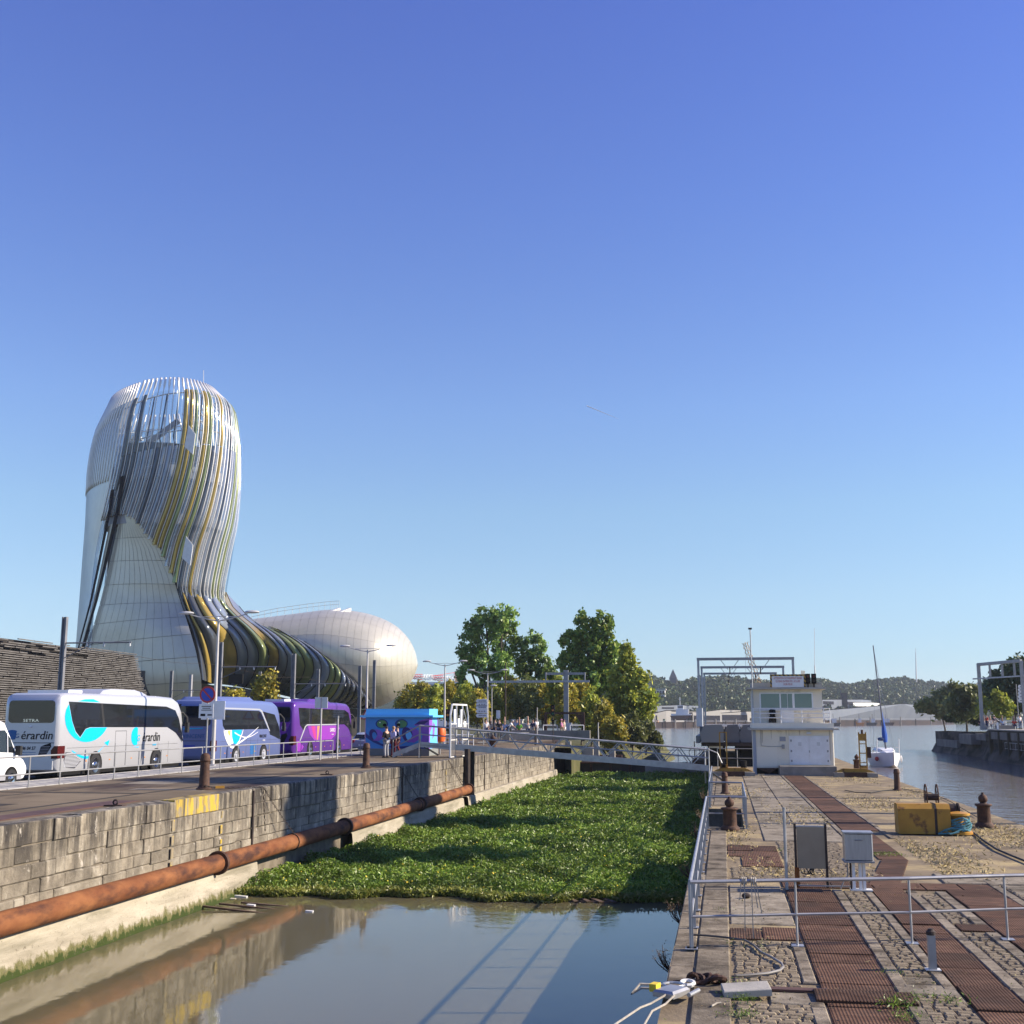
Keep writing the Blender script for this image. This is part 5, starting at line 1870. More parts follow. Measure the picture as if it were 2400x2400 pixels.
sh = [(955, 1640, 26, 34, l_yel, 140), (985, 1636, 26, 36, l_yel, 132), (1018, 1646, 24, 34, l_ygr, 128), (1050, 1640, 24, 38, l_yel, 138), (1085, 1642, 26, 36, l_ygr, 130), (1118, 1655, 24, 34, l_yel, 126), (1155, 1650, 28, 38, l_ygr, 134), (1195, 1630, 28, 44, l_yel, 140), (1235, 1635, 30, 46, l_olive, 134), (1272, 1640, 26, 48, l_yel, 140), (1305, 1628, 24, 42, l_ygr, 134), (1330, 1648, 26, 42, l_yel, 128), (1362, 1640, 24, 40, l_yel, 134), (1385, 1665, 24, 46, l_ygr, 126), (1415, 1690, 26, 42, l_yel, 124), (1440, 1715, 24, 28, l_yel, 122), (1480, 1710, 26, 32, l_olive, 124), (1512, 1720, 20, 26, l_olive, 126), (1535, 1735, 10, 16, l_olive, 126)]
labs = ['bush with golden leaves beside the foot of the rounded metal building', 'tall golden bush above the painted kiosk roof', 'greener bush over the right end of the kiosk roof', 'golden bush behind the lamp left of the footbridge gate', 'green gold bush above the footbridge gate frame', 'golden bush just left of the direction signs', 'green gold bush behind the direction signs', 'tall golden bush right of the direction signs', 'olive green bush behind the grey street cabinets', 'golden bush right of the grey cabinets', 'green gold bush left of the traffic light', 'bright yellow bush behind the traffic light', 'yellow bush behind the height gauge pole', 'green gold bush right of the height gauge pole', 'yellow bush over the middle of the footbridge', 'low yellow bush right above the footbridge rail', 'olive bush by the water above the footbridge', 'small olive bush at the tip of the river bank', 'smallest olive bush dipping to the river at the bank tip']
for k, ((x, y, rx, ry, mt, Y), lab) in enumerate(zip(sh, labs)):
    b_ = pb(Y, (x, y, rx, ry), (x - rx * .5, y + ry * .5, rx * .7, ry * .7), (x + rx * .55, y + ry * .45, rx * .7, ry * .7), (x + rx * .2, y - ry * .6, rx * .5, ry * .55))
    base = gb(x, Y, 1.1 if x < 1400 else .3)
    tree('bush', lab, base, b_, 2300, .24 if x > 1300 else .22, mt, .1, GS, 40 + k, 'bush', .5, 0, True, .4)
# trees by the dark base wall
tree('young_tree', 'yellow leaved young tree before the dark base wall, above the pale blue coach', gb(620, 118), pb(118, (618, 1625, 24, 44), (632, 1600, 18, 28), (612, 1660, 20, 30), (640, 1650, 18, 30)), 3200, .2, l_yel, .12, None, 70, clump=.5)
tree('young_tree', 'low yellow shrub beside the young tree, behind the coach roofs', gb(555, 116), pb(116, (550, 1640, 26, 22), (530, 1655, 24, 20)), 1500, .2, l_yel, .1, None, 71, clump=.5)
# dark wood behind the thicket
q = [(980, 1655, 60, 30, 240), (1040, 1640, 50, 34, 250), (1085, 1632, 36, 30, 235), (1140, 1640, 46, 40, 240), (1210, 1648, 60, 34, 240), (1290, 1650, 60, 36, 230), (1340, 1660, 50, 30, 215)]
rs = np.random.RandomState(5)
pts = np.concatenate([blob_pts(rs, c, r, 1500, .5) for (x, y, a, b_, Y) in q for c, r in pb(Y, (x, y, a, b_))])
o = ob('far_wood', leafmesh('far_wood', pts, .8, .3, 5), l_dark)
stuff(o, 'dark band of distant trees behind the yellow thicket', 'trees')

# ---- right bank: wall, quay, trees
m_rwall = M('dark_wet_masonry', (.05, .042, .034), (.11, .095, .078), .35, .9, 0, .05, 2, c3=(.02, .018, .014), sc3=.25, st3=(1, 1, 3), lo3=.45, hi3=.6)
m_mud = M('muddy_slope', (.045, .04, .028), (.08, .07, .045), .8, .9)
RBZ = 2.3
rb = thing('right_bank_wall', 'dark stone quay wall of the opposite lock bank, right edge of the picture', 'wall', (33.5, 130, WZ))
face = [(33.6, 60), (33.6, 163), (35.2, 173), (34.4, 185), (34.0, 205), (36, 214)]
q = MB()
q.grid([[(x, y, RBZ if y < 164 else RBZ - .4 if y < 195 else 1.75 if y < 206 else 1.6) for x, y in face], [(x - .0, y, WZ + 1.4) for x, y in face], [(x - 1.0, y, WZ - .4) for x, y in face]])
q.poly([(36, 214, 1.6), (36, 214, WZ - 1), (60, 214, WZ - 1), (60, 214, 1.6)])
q.build('wall_face', m_rwall, rb)
for (y0, y1, z0, z1) in ((166, 172.4, .9, 1.75), (175.5, 184, .2, 1.6), (186, 203, -.55, .55), (139, 150, 1.2, 2.1), (151, 162, 1.2, 2.1)):
    q = MB()
    xa = 33.45 if y1 < 164 else (33.9 if y0 < 173 else 33.9)
    q.bx(xa - .1, xa + 1.6, y0, y1, z0, z1)
    q.build('stone_block', M('grey_fender_block', (.13, .12, .11), (.2, .185, .165), .6, .85) if 'grey_fender_block' not in bpy.data.materials else bpy.data.materials['grey_fender_block'], rb)
q = MB()
for y in (141, 146, 151, 156, 161):
    q.bx(33.2, 33.62, y - .25, y + .25, WZ - .3, RBZ - .2)
q.build('timber_fender', m_mud, rb)['kind'] = 'stuff'
q = MB()
q.add([(33.6, 60, RBZ), (33.6, 163, RBZ), (35.2, 173, RBZ - .4), (34.2, 195, RBZ - .4), (34, 206, 1.7), (36, 214, 1.55), (60, 216, 1.5), (90, 420, .6), (400, 900, .6), (1500, 1300, .6), (1500, 60, RBZ)], [tuple(range(11))])
struct(q.build('right_bank_ground', m_grass))
q = MB()
q.bx(33.3, 60, 60, 163, RBZ + .0, RBZ + .14)
struct(q.build('right_quay_coping', m_concpale))

GR = 'trees on the right bank'
tree('bank_tree', 'dark leafy tree behind the steel portal, reaching the right picture edge', gb(2370, 185, 2), pb(185, (2360, 1600, 40, 40), (2400, 1570, 40, 36), (2330, 1620, 30, 36), (2420, 1620, 40, 50), (2372, 1645, 40, 30), (2335, 1585, 12, 10)), 8000, .33, l_dark, .3, GR, 80, clump=.8)
tree('bank_tree', 'yellow green bush between the two portal posts', gb(2335, 176, 2), pb(176, (2340, 1650, 20, 30), (2305, 1652, 14, 20), (2360, 1662, 14, 22)), 2600, .25, l_ygr, .15, GR, 81, clump=.6)
tree('bank_tree', 'shady mixed tree left of the steel portal, above the wall end', gb(2262, 200, 1), pb(200, (2262, 1632, 26, 26), (2240, 1650, 22, 26), (2285, 1640, 24, 34), (2262, 1665, 28, 22), (2282, 1622, 12, 14)), 4500, .36, l_olive, .2, GR, 82, clump=.8)
tree('bank_tree', 'rounded dark green tree beside the grey warehouse end', gb(2215, 250, 0), pb(250, (2212, 1640, 22, 20), (2190, 1650, 26, 16), (2232, 1625, 10, 24), (2170, 1655, 22, 12), (2210, 1660, 26, 18)), 4500, .5, l_olive, .2, GR, 83, clump=1.0)
rs = np.random.RandomState(9)
pts = np.concatenate([blob_pts(rs, c, r, 700, .3) for c, r in pb(206, (2240, 1683, 16, 10), (2270, 1680, 22, 12), (2290, 1690, 14, 8), (2225, 1684, 10, 6))])
o = ob('scrub', leafmesh('scrub', pts, .4, .2, 9), l_dark)
stuff(o, 'dark scrub growing over the end of the right bank wall', 'scrub')

# ---- hills across the river
def hz(tab, x):
    return smooth_tab(tab, x)
RIDGE = [(-900, 1645), (300, 1640), (900, 1630), (1300, 1612), (1480, 1600), (1530, 1592), (1580, 1603), (1640, 1594), (1700, 1590), (1740, 1594), (1800, 1600), (1850, 1602), (1880, 1600), (1920, 1592), (1950, 1600), (1985, 1607), (2010, 1604), (2050, 1596), (2090, 1593), (2120, 1590), (2160, 1596), (2200, 1600), (2250, 1606), (2300, 1603), (2400, 1606), (2900, 1615), (3600, 1640)]
def bank_y(x):         # distance of the far waterline along Y for a picture column
    return smooth_tab([(-900, 900), (1200, 690), (1500, 700), (1700, 780), (1900, 880), (2100, 1050), (2300, 1300), (3600, 1700)], x)
m_hill = M('hill_undergrowth', (.018, .03, .012), (.03, .045, .018), .02, .95)
rows = []
cols = [-900 + 4500 * i / 120 for i in range(121)]
for k in range(9):
    f = k / 8
    r = []
    for x in cols:
        y0 = bank_y(x)
        Y = y0 + 60 + 420 * f
        t = hz(RIDGE, x) + 6
        zt = P(x, t, y0 + 480).z
        p = P(x, 1680, Y)
        r.append((p.x, p.y, .8 + (zt - .8) * (f ** .8)))
    rows.append(r)
last = [(x * 1.15, y * 1.15, z * .9) for x, y, z in rows[-1]]
rows.append(last)
first = []
for x in cols:
    p = P(x, 1690, bank_y(x))
    first.append((p.x, p.y, .6))
rows.insert(0, [(a, b_, WZ - 1) for a, b_, c in first])
rows.insert(1, first)
struct(MB().grid(rows).build('far_hills', m_hill, None, True))
l_hill = leafmat('hillside_leaves', [(0.033, 0.062, 0.024), (0.048, 0.084, 0.030), (0.071, 0.104, 0.033), (0.090, 0.106, 0.035), (0.045, 0.074, 0.035)], .025, .15)
rs = np.random.RandomState(21)
N = 2300
pts = []
for k in range(N):
    x = rs.uniform(1380, 2450)
    f = rs.uniform(0.02, 1) ** .9
    if rs.uniform() < .22:
        f = rs.uniform(.9, 1.0)
    y0 = bank_y(x)
    Y = y0 + 60 + 420 * f
    zt = P(x, hz(RIDGE, x) + 6, y0 + 480).z
    z = .8 + (zt - .8) * f ** .8
    p = P(x, 1680, Y)
    r = rs.uniform(3.2, 6.5) * (1 if f < .9 else .8)
    m_ = 60
    d_ = rs.normal(size=(m_, 3))
    d_ /= np.linalg.norm(d_, axis=1)[:, None]
    d_[:, 2] = np.abs(d_[:, 2]) * 1.2 - .25
    sc_ = np.array([r, r, r * rs.uniform(.8, 1.5)])
    pts.append(np.array([p.x, p.y, z + r * .15]) + d_ * sc_ * rs.uniform(.75, 1.05, m_)[:, None])
pts = np.concatenate(pts)
o = ob('hill_forest', leafmesh('hill_forest', pts, 1.35, .35, 22, .8), l_hill)
stuff(o, 'dense green forest covering the hills across the river', 'forest')

# church, houses, masts on the hill
m_spire = M('spire_stone', (.14, .13, .13), rough=.9)
def yb2(x):
    return bank_y(x) + 430
p = P(1578, 1600, yb2(1578))
t = thing('church', 'church with a pointed spire on the wooded hilltop', 'church', (p.x, p.y, p.z - 8))
h = P(1578, 1568, yb2(1578)).z
w_ = 3.6
MB().bx(p.x - w_, p.x + w_, p.y - w_, p.y + w_, p.z - 10, p.z + (h - p.z) * .35).build('tower', m_spire, t)
zt_ = p.z + (h - p.z) * .35
MB().add([(p.x - w_, p.y - w_, zt_), (p.x + w_, p.y - w_, zt_), (p.x + w_, p.y + w_, zt_), (p.x - w_, p.y + w_, zt_), (p.x, p.y, h)], [(0, 1, 4), (1, 2, 4), (2, 3, 4), (3, 0, 4)]).build('spire', m_spire, t)
MB().prism([(p.x - 26, p.y - 5, p.z - 4), (p.x - 26, p.y + 5, p.z - 4), (p.x - 26, p.y, p.z + 2.5)], (22, 0, 0)).build('nave_roof', M('tile_roof', (.3, .16, .1), rough=.9), t)
for px_, py_, w2, h2, lab in ((1545, 1625, 13, 8, 'white villa on the slope below the church'),):
    Y = bank_y(px_) + 190
    a, b_ = P(px_ - w2, py_ + h2, Y), P(px_ + w2, py_ - h2, Y)
    t = thing('villa', lab, 'house', (a.x, Y, a.z))
    MB().bx(a.x, b_.x, Y, Y + 12, a.z, b_.z).build('wall', m_white, t)
    MB().bx(a.x - .8, b_.x + .8, Y - .8, Y + 13, b_.z, b_.z + 1.0).build('roof', m_concpale, t)
    for k in range(4):
        xx = a.x + (b_.x - a.x) * (k + .5) / 4
        MB().bx(xx - .8, xx + .8, Y - .06, Y + .05, a.z + 1.5, b_.z - .8).build('window', m_dark, t)
for px_, py0, py1, r, lab in ((2148, 1592, 1518, .9, 'tall thin radio mast on the far hill'),):
    Y = yb2(px_)
    a, b_ = P(px_, py0 + 12, Y), P(px_ - 2, py1, Y)
    t = thing('radio_mast', lab, 'mast', a)
    MB().cyl(a, a.lerp(b_, .85), r, r * .5, 6).build('mast_body', m_offwhite, t)
    MB().cyl(a.lerp(b_, .85), b_, r * .4, r * .15, 5).build('mast_tip', m_offwhite, t)

# ---- far bank: wharf, sheds, ships
m_shed = M('shed_grey', (.12, .14, .17), (.16, .18, .21), .05, .6)
m_shedpale = M('shed_cream', (.26, .25, .23), rough=.7)
m_sroof = M('shed_roof', (.17, .155, .135), (.21, .19, .17), .05, .7)
m_shdark = M('shed_interior', (.012, .012, .02), rough=.9)
m_wharf = M('rusty_wharf_sheet', (.03, .024, .022), (.05, .035, .03), .1, .9)

def shed(lab, x0, x1, ytop0, ytop1, ybase, dY, wall_mt, roof_mt, openings=(), depth=45, ridge=0, ribs=0, name='warehouse'):
    Ya, Yb = bank_y(x0) + dY, bank_y(x1) + dY
    a, b_ = P(x0, ybase, Ya), P(x1, ybase, Yb)
    za, zb = P(x0, ytop0, Ya).z, P(x1, ytop1, Yb).z
    z0 = min(a.z, b_.z)
    t = thing(name, lab, 'warehouse', (a.x, a.y, z0), 'warehouses along the far bank')
    bk = V(depth * .3, depth, 0)
    A_, B_ = V(a.x, a.y, z0), V(b_.x, b_.y, z0)
    if ridge:
        xm = x0 + (x1 - x0) * ridge[0]
        Ym = bank_y(xm) + dY
        mid = P(xm, ridge[1], Ym)
        top = [V(a.x, a.y, za), mid, V(b_.x, b_.y, zb)]
    else:
        top = [V(a.x, a.y, za), V(b_.x, b_.y, zb)]
    poly = [A_, B_] + list(reversed(top))
    MB().prism(poly, bk).build('wall', wall_mt, t)
    up_ = V(0, 0, .5)
    q = MB()
    q.grid([[p - V(0, .6, 0) + up_ for p in top], [p + bk + up_ for p in top]])
    q.build('roof', roof_mt, t)
    nrm = V(0, -.35, 0)
    for (f0, f1, g0, g1, mt) in openings:
        c0, c1 = A_.lerp(B_, f0), A_.lerp(B_, f1)
        hh = (za + zb) / 2 - z0
        MB().prism([c0 + nrm + V(0, 0, hh * g0), c1 + nrm + V(0, 0, hh * g0), c1 + nrm + V(0, 0, hh * g1), c0 + nrm + V(0, 0, hh * g1)], (0, .3, 0)).build('opening', mt, t)
    return t
shed('cream gabled shed with two narrow dark doors, left end of the far wharf', 1515, 1562, 1677, 1666, 1692, 30, m_shedpale, m_sroof, ((.2, .26, 0, .75, m_shdark), (.48, .54, 0, .75, m_shdark)))
shed('pale grey office block on the far bank behind the white ship', 1534, 1585, 1655, 1653, 1668, 70, m_shed, m_sroof, ((.35, .9, .5, .75, m_shdark),))
shed('cream shed end behind the ship, with an open dark bay', 1562, 1624, 1668, 1668, 1692, 34, m_shedpale, m_sroof, ((.1, .35, 0, .6, m_shdark), (.8, 1, 0, .95, m_shdark)))
shed('open fronted dark shed behind the portal posts', 1624, 1690, 1672, 1664, 1692, 26, m_shedpale, m_sroof, ((.04, .97, 0, .62, m_shdark),))
shed('long dark open shed left of the control house', 1690, 1752, 1672, 1668, 1692, 26, m_shedpale, m_sroof, ((.05, 1, 0, .75, m_shdark),))
shed('long low grey warehouse with a shallow gable, right of the control house', 1918, 2222, 1667, 1658, 1690, 30, m_shed, m_sroof, ((.53, .55, .2, .55, m_shdark), (.6, .62, .2, .55, m_shdark), (.78, .8, .5, .75, m_shdark), (.86, .88, .5, .75, m_shdark), (.95, .97, .5, .75, m_shdark), (.36, .4, 0, 1.1, m_shedpale), (.655, .69, 0, 1.25, m_shedpale), (.0, .04, 0, .6, m_shdark)), 60, (.655, 1650))
shed('small white block at the foot of the far hill', 2000, 2040, 1647, 1647, 1655, 110, m_white, m_white)
shed('pale flat roofed factory behind the grey warehouse', 1925, 2020, 1640, 1640, 1662, 120, m_shed, m_shed, ((.05, .3, .5, .8, m_shdark), (.55, .95, .5, .8, m_shdark)))
p0 = P(1978, 1625, bank_y(1978) + 118)
t = thing('silo', 'dark square chimney tower among the far sheds', 'tower', (p0.x, p0.y, 0))
MB().bx(p0.x - 2.6, p0.x + 2.6, p0.y, p0.y + 6, 0, p0.z).build('shaft', m_wharf, t)
MB().bx(p0.x - 2.9, p0.x + 2.9, p0.y - .3, p0.y + 6.3, p0.z, p0.z + .6).build('cap', m_irondark, t)
# wharf and piles
def wharf(lab, x0, x1, ytop, nP, seed):
    t = None
    xs = [x0 + (x1 - x0) * i / 16 for i in range(17)]
    a = P(x0, 1700, bank_y(x0) - 4)
    t = thing('wharf', lab, 'wharf', (a.x, a.y, WZ), 'wharves on the far bank')
    tp, bt = [], []
    for x in xs:
        p = P(x, ytop, bank_y(x) - 4)
        tp.append((p.x, p.y, p.z))
        bt.append((p.x, p.y, WZ - 1))
    q = MB().grid([bt, tp, [(x, y + 40, z) for x, y, z in tp]])
    q.build('sheet_wall', m_wharf, t)
    for k in range(nP):
        x = x0 + (x1 - x0) * (k + .5) / nP
        p = P(x, ytop - (8 if k % 2 else 3), bank_y(x) - 6)
        MB().cyl((p.x, p.y, WZ - 1), p, .4, n=6).build('pile', m_conc if k % 2 else m_wharf, t)
    q = MB()
    zz_ = [P(x, ytop - 3, bank_y(x) - 4.5) for x in xs]
    MB().tube(zz_, .14, 4).build('hand_rail', m_greyvent, t)
wharf('dark sheet piled wharf with pale posts, left of the control house', 1500, 1760, 1693, 11, 1)
wharf('dark wharf in front of the long grey warehouse', 1915, 2235, 1688, 9, 2)
# white ship on the slip
Ys = bank_y(1595) + 4
a, b_ = P(1570, 1686, Ys), P(1622, 1680, Ys)
t = thing('patrol_ship', 'white ship with a dark red hull standing on the far slipway', 'ship', (a.x, Ys, a.z))
L = b_.x - a.x
zk = a.z
MB().prism([(a.x, Ys, zk + 2.2), (a.x + 2, Ys, zk - .6), (b_.x - 4, Ys, zk - .6), (b_.x, Ys, zk + 2.6)], (0, 5, 0)).build('hull', m_red2, t)
MB().prism([(a.x + 1, Ys - .1, zk + 2.2), (b_.x - .5, Ys - .1, zk + 2.5), (b_.x - .5, Ys - .1, zk + 3.2), (a.x + .5, Ys - .1, zk + 3.4)], (0, 5.2, 0)).build('gunwale', m_white, t)
MB().bx(a.x + L * .28, a.x + L * .85, Ys + .5, Ys + 4.5, zk + 3.2, zk + 6).build('cabin', m_white, t)
MB().bx(a.x + L * .35, a.x + L * .62, Ys + .8, Ys + 4.2, zk + 6, zk + 8.4).build('bridge', m_white, t)
MB().bx(a.x + L * .37, a.x + L * .6, Ys + .7, Ys + .8, zk + 7, zk + 7.8).build('bridge_window', m_dark, t)
MB().cyl((a.x + L * .47, Ys + 2, zk + 8.4), (a.x + L * .47, Ys + 2, zk + 13.5), .2, n=5).bx(a.x + L * .43, a.x + L * .51, Ys + 1.9, Ys + 2.1, zk + 12, zk + 12.3).build('mast', m_white, t)
# clutter on the wharf: coloured containers, boats, vehicles
cl = [(1540, 1692, 6, 3, m_amber, 'orange container on the far wharf'), (1556, 1691, 5, 5, M('green_tank', (.02, .1, .05)), 'round green tank on the far wharf'), (1760, 1690, 5, 6, m_yellow, 'yellow machine beside the dark shed')]
for x, y, w2, h2, mt, lab in cl:
    Y = bank_y(x) + 6
    a, b_ = P(x - w2 / 2, y + 1, Y), P(x + w2 / 2, y - h2, Y)
    t = thing('container' if 'container' in lab else 'machine', lab, 'container' if 'container' in lab else 'machine', a)
    MB().bev(a.x, b_.x, Y, Y + 3, a.z, b_.z, .2, '-y').build('body', mt, t)
    MB().bx(a.x + .2, b_.x - .2, Y + .3, Y + 2.6, b_.z, b_.z + .3).build('lid', m_irondark, t)
# moored boats along the right part
for k, (x, w2, mt, lab) in enumerate(((2012, 12, m_amber, 'small orange decked workboat by the far wharf'), (2040, 14, m_irondark, 'dark workboat with a white deckhouse by the far wharf'), (2072, 22, m_red2, 'red and white tug moored by the far wharf'), (1950, 18, m_irondark, 'dark barge by the far wharf, near the control house'))):
    Y = bank_y(x) - 12
    a, b_ = P(x - w2, 1692, Y), P(x + w2, 1692, Y)
    t = thing('workboat', lab, 'boat', (a.x, Y, WZ), 'workboats at the far wharf')
    MB().prism([(a.x - 1, Y, WZ + 2.2), (a.x + .6, Y, WZ - .3), (b_.x - .6, Y, WZ - .3), (b_.x + 1, Y, WZ + 2.4)], (0, 4, 0)).build('hull', mt, t)
    f0 = .5 if k != 1 else .6
    MB().bx(a.x + (b_.x - a.x) * f0, a.x + (b_.x - a.x) * (f0 + .3), Y + .5, Y + 3.5, WZ + 2.2, WZ + 5.4).build('deckhouse', m_white, t)
    MB().bx(a.x + (b_.x - a.x) * .1, a.x + (b_.x - a.x) * .35, Y + .6, Y + 3.4, WZ + 2.2, WZ + 3.3).build('cargo', m_amber, t)
    xm = a.x + (b_.x - a.x) * (f0 + .1)
    MB().cyl((xm, Y + 2, WZ + 5.4), (xm, Y + 2, WZ + 9), .14, n=5).build('mast', m_irondark, t)
# thin mast left of portal (sailing yacht mast at far wharf)
p = P(2157, 1675, 700)
# cranes
m_cry = M('crane_yellow', (.45, .26, .07), (.5, .32, .12), 1, .6)
def lattice(t, name, p0, p1, w, mt, n_=8):
    p0, p1 = V(*p0), V(*p1)
    d_ = (p1 - p0).normalized()
    u = d_.orthogonal().normalized()
    v = d_.cross(u)
    q = MB()
    cs = [u * w + v * w, u * w - v * w, u * -w - v * w, u * -w + v * w]
    for c_ in cs:
        q.cyl(p0 + c_, p1 + c_ * .6, w * .16, n=4, caps=False)
    for k in range(n_):
        a, b_ = p0.lerp(p1, k / n_), p0.lerp(p1, (k + 1) / n_)
        for i in range(4):
            q.cyl(a + cs[i], b_ + cs[(i + 1) % 4], w * .1, n=3, caps=False)
    o = q.build(name, mt, t)
    return o
for (bx_, by), (kx, ky), (tx, ty), w2, lab in (((1790, 1640), (1778, 1568), (1746, 1506), .8, 'sandy yellow harbour crane with its jib raised behind the portal frames'), ((1880, 1600), (1874, 1590), (1882, 1572), .5, 'top of a second smaller yellow crane above the sign board')):
    Y = bank_y(bx_) + 8
    a, b_, c_ = P(bx_, by, Y), P(kx, ky, Y), P(tx, ty, Y)
    t = thing('harbour_crane', lab, 'crane', (a.x, Y, 0), 'harbour cranes')
    lattice(t, 'tower', (a.x + 2, Y, 0), (a.x + 1, Y, a.z), 2.2, m_cry, 6)
    lattice(t, 'jib', a, c_, 1.0 * w2 / .5, m_cry, 12)
    MB().bx(a.x - 3, a.x + 4, Y - 2, Y + 2, a.z - 2, a.z + 2).build('cab', m_cry, t)
    MB().tube([c_, V(c_.x - .2, c_.y, a.z + 2)], .1, 4).build('hoist_rope', m_irondark, t)
# apartment block and tower crane, far left behind the metal hall
Y = 420
a, b_ = P(958, 1618, Y), P(1075, 1598, Y)
t = thing('apartment_block', 'long white apartment block far behind the thicket', 'building', (a.x, Y, 0))
MB().bx(a.x, b_.x, Y, Y + 14, 0, b_.z).build('wall', m_white, t)
for i in range(22):
    for j in range(3):
        x = a.x + (b_.x - a.x) * (i + .5) / 22
        z = b_.z - 1.4 - j * 2.0
        if z > 8:
            MB().bx(x - .5, x + .5, Y - .05, Y + .1, z - .6, z + .5).build('window', m_greyvent, t)
Y = 470
a, b_, c_ = P(1068, 1625, Y), P(1068, 1592, Y), P(1067, 1576, Y)
t = thing('tower_crane', 'red and white tower crane far behind the poplars', 'crane', (a.x, Y, 0))
lattice(t, 'mast', (a.x, Y, 0), b_, .9, m_cry, 10)
lattice(t, 'apex', b_, c_, .5, m_red, 3)
for k in range(5):
    p0, p1 = P(1062 - 24 * k, 1591 - k * 1.4, Y - k * 3), P(1062 - 24 * (k + 1), 1591 - (k + 1) * 1.4, Y - (k + 1) * 3)
    lattice(t, 'jib', p0, p1, .8, m_white if k % 2 == 0 else m_red, 4)
lattice(t, 'counter_jib', b_, P(1085, 1594, Y), .7, m_red, 3)
MB().tube([c_, P(1010, 1585, Y - 8)], .12, 3).build('stay', m_red, t)
# vapour trail very far and high
a, b_ = P(1375, 951, 14000), P(1450, 982, 14000)
t = MB().tube([a, a.lerp(b_, .35), a.lerp(b_, .7), b_], [5, 4, 2.5, .6], 5)
tag(t.build('vapour_trail', m_white), 'short thin white vapour trail high in the blue sky', 'vapour trail')
# ================================================================== WEEDS IN THE LOCK
l_weed = leafmat('water_weed_leaves', [(.075, .15, .014), (.12, .21, .02), (.165, .26, .028), (.22, .29, .04), (.1, .13, .03)], .35, .2)
l_weedy = leafmat('yellowing_weed', [(0.216, 0.230, 0.041), (0.270, 0.270, 0.054), (0.162, 0.216, 0.041)], .5, .3)
rs = np.random.RandomState(31)
def wfield(x, y):
    h = .32 + .07 * np.sin(x * .9 + y * .37) * np.sin(y * .53 - x * .4) + .07 * np.sin(x * 2.3 + y * 1.1 + 1) + .05 * np.sin(x * 1.3 - y * 2.1) + .06 * np.sin(x * 4.1 + y * 2.7)
    return np.clip(h, .08, .7)
def wfront(x):
    return 34.9 + .35 * np.sin(x * 1.3) + .25 * np.sin(x * 3.1 + 1) - 1.1 * np.clip((-x - 11) / 3.5, 0, 1) + .5 * np.clip((x + 4) / 3, 0, 1)
def weeds(n, seed, y0, y1, size, dens):
    r = np.random.RandomState(seed)
    x = r.uniform(XL + .15, XR - .05, n)
    u = r.uniform(0, 1, n)
    y = 1 / (1 / y0 + (1 / y1 - 1 / y0) * u) if dens else y0 + (y1 - y0) * u
    y = np.maximum(y, wfront(x) + r.exponential(.25, n))
    # tufts
    k = r.randint(0, n, n // 2)
    h = wfield(x, y) * np.clip((y - wfront(x)) / 1.2 + .25, 0, 1)
    z = WZ + .02 + h * r.uniform(.3, 1.12, n)
    return np.stack([x, y, z], 1)
c1_ = weeds(230000, 32, 34, 111, .085, True)
sz = .02 + .0011 * c1_[:, 1]
me = leafmesh('weed_mat', c1_, sz, .35, 33, .34)
wd = ob('weed_mat', me, l_weed)
stuff(wd, 'bright green floating weeds choking the old lock between its walls', 'weeds')
n = 7000
r = np.random.RandomState(35)
x = r.uniform(XL + .3, XR - .3, n)
y = wfront(x) + r.exponential(.45, n) - .1
o = ob('weed_edge', leafmesh('weed_edge', np.stack([x, y, WZ + .02 + r.uniform(0, .22, n)], 1), .075, .25, 36, .3), l_weedy)
stuff(o, 'yellowish fringe of weeds along the open water', 'weeds')
n = 420
x = r.uniform(XL + .5, XR - .5, n)
y = 35 + r.uniform(0, 1, n) ** 2 * 40
o = ob('weed_flowers', leafmesh('weed_flowers', np.stack([x, y, WZ + wfield(x, y) + .1], 1), .028, 1, 37, .8), M('yellow_petals', (.6, .45, .03), rough=.7))
stuff(o, 'tiny yellow flowers dotted over the floating weeds', 'flowers')
q = MB()
rows = []
for i in range(40):
    rr = []
    for j in range(15):
        xx = XL + .05 + (XR - XL - .1) * j / 14
        y0 = float(wfront(np.array(xx))) + .15
        yy = y0 + (112 - y0) * i / 39
        rr.append((xx, yy, WZ + .01 + float(wfield(np.array(xx), np.array(yy))) * .45 * min(1, i / 2)))
    rows.append(rr)
o = MB().grid(rows).build('weed_base', M('weed_undergrowth', (.02, .035, .006), (.035, .06, .01), 3, .95), None, True)
stuff(o, 'dark tangled base of the floating weeds', 'weeds')
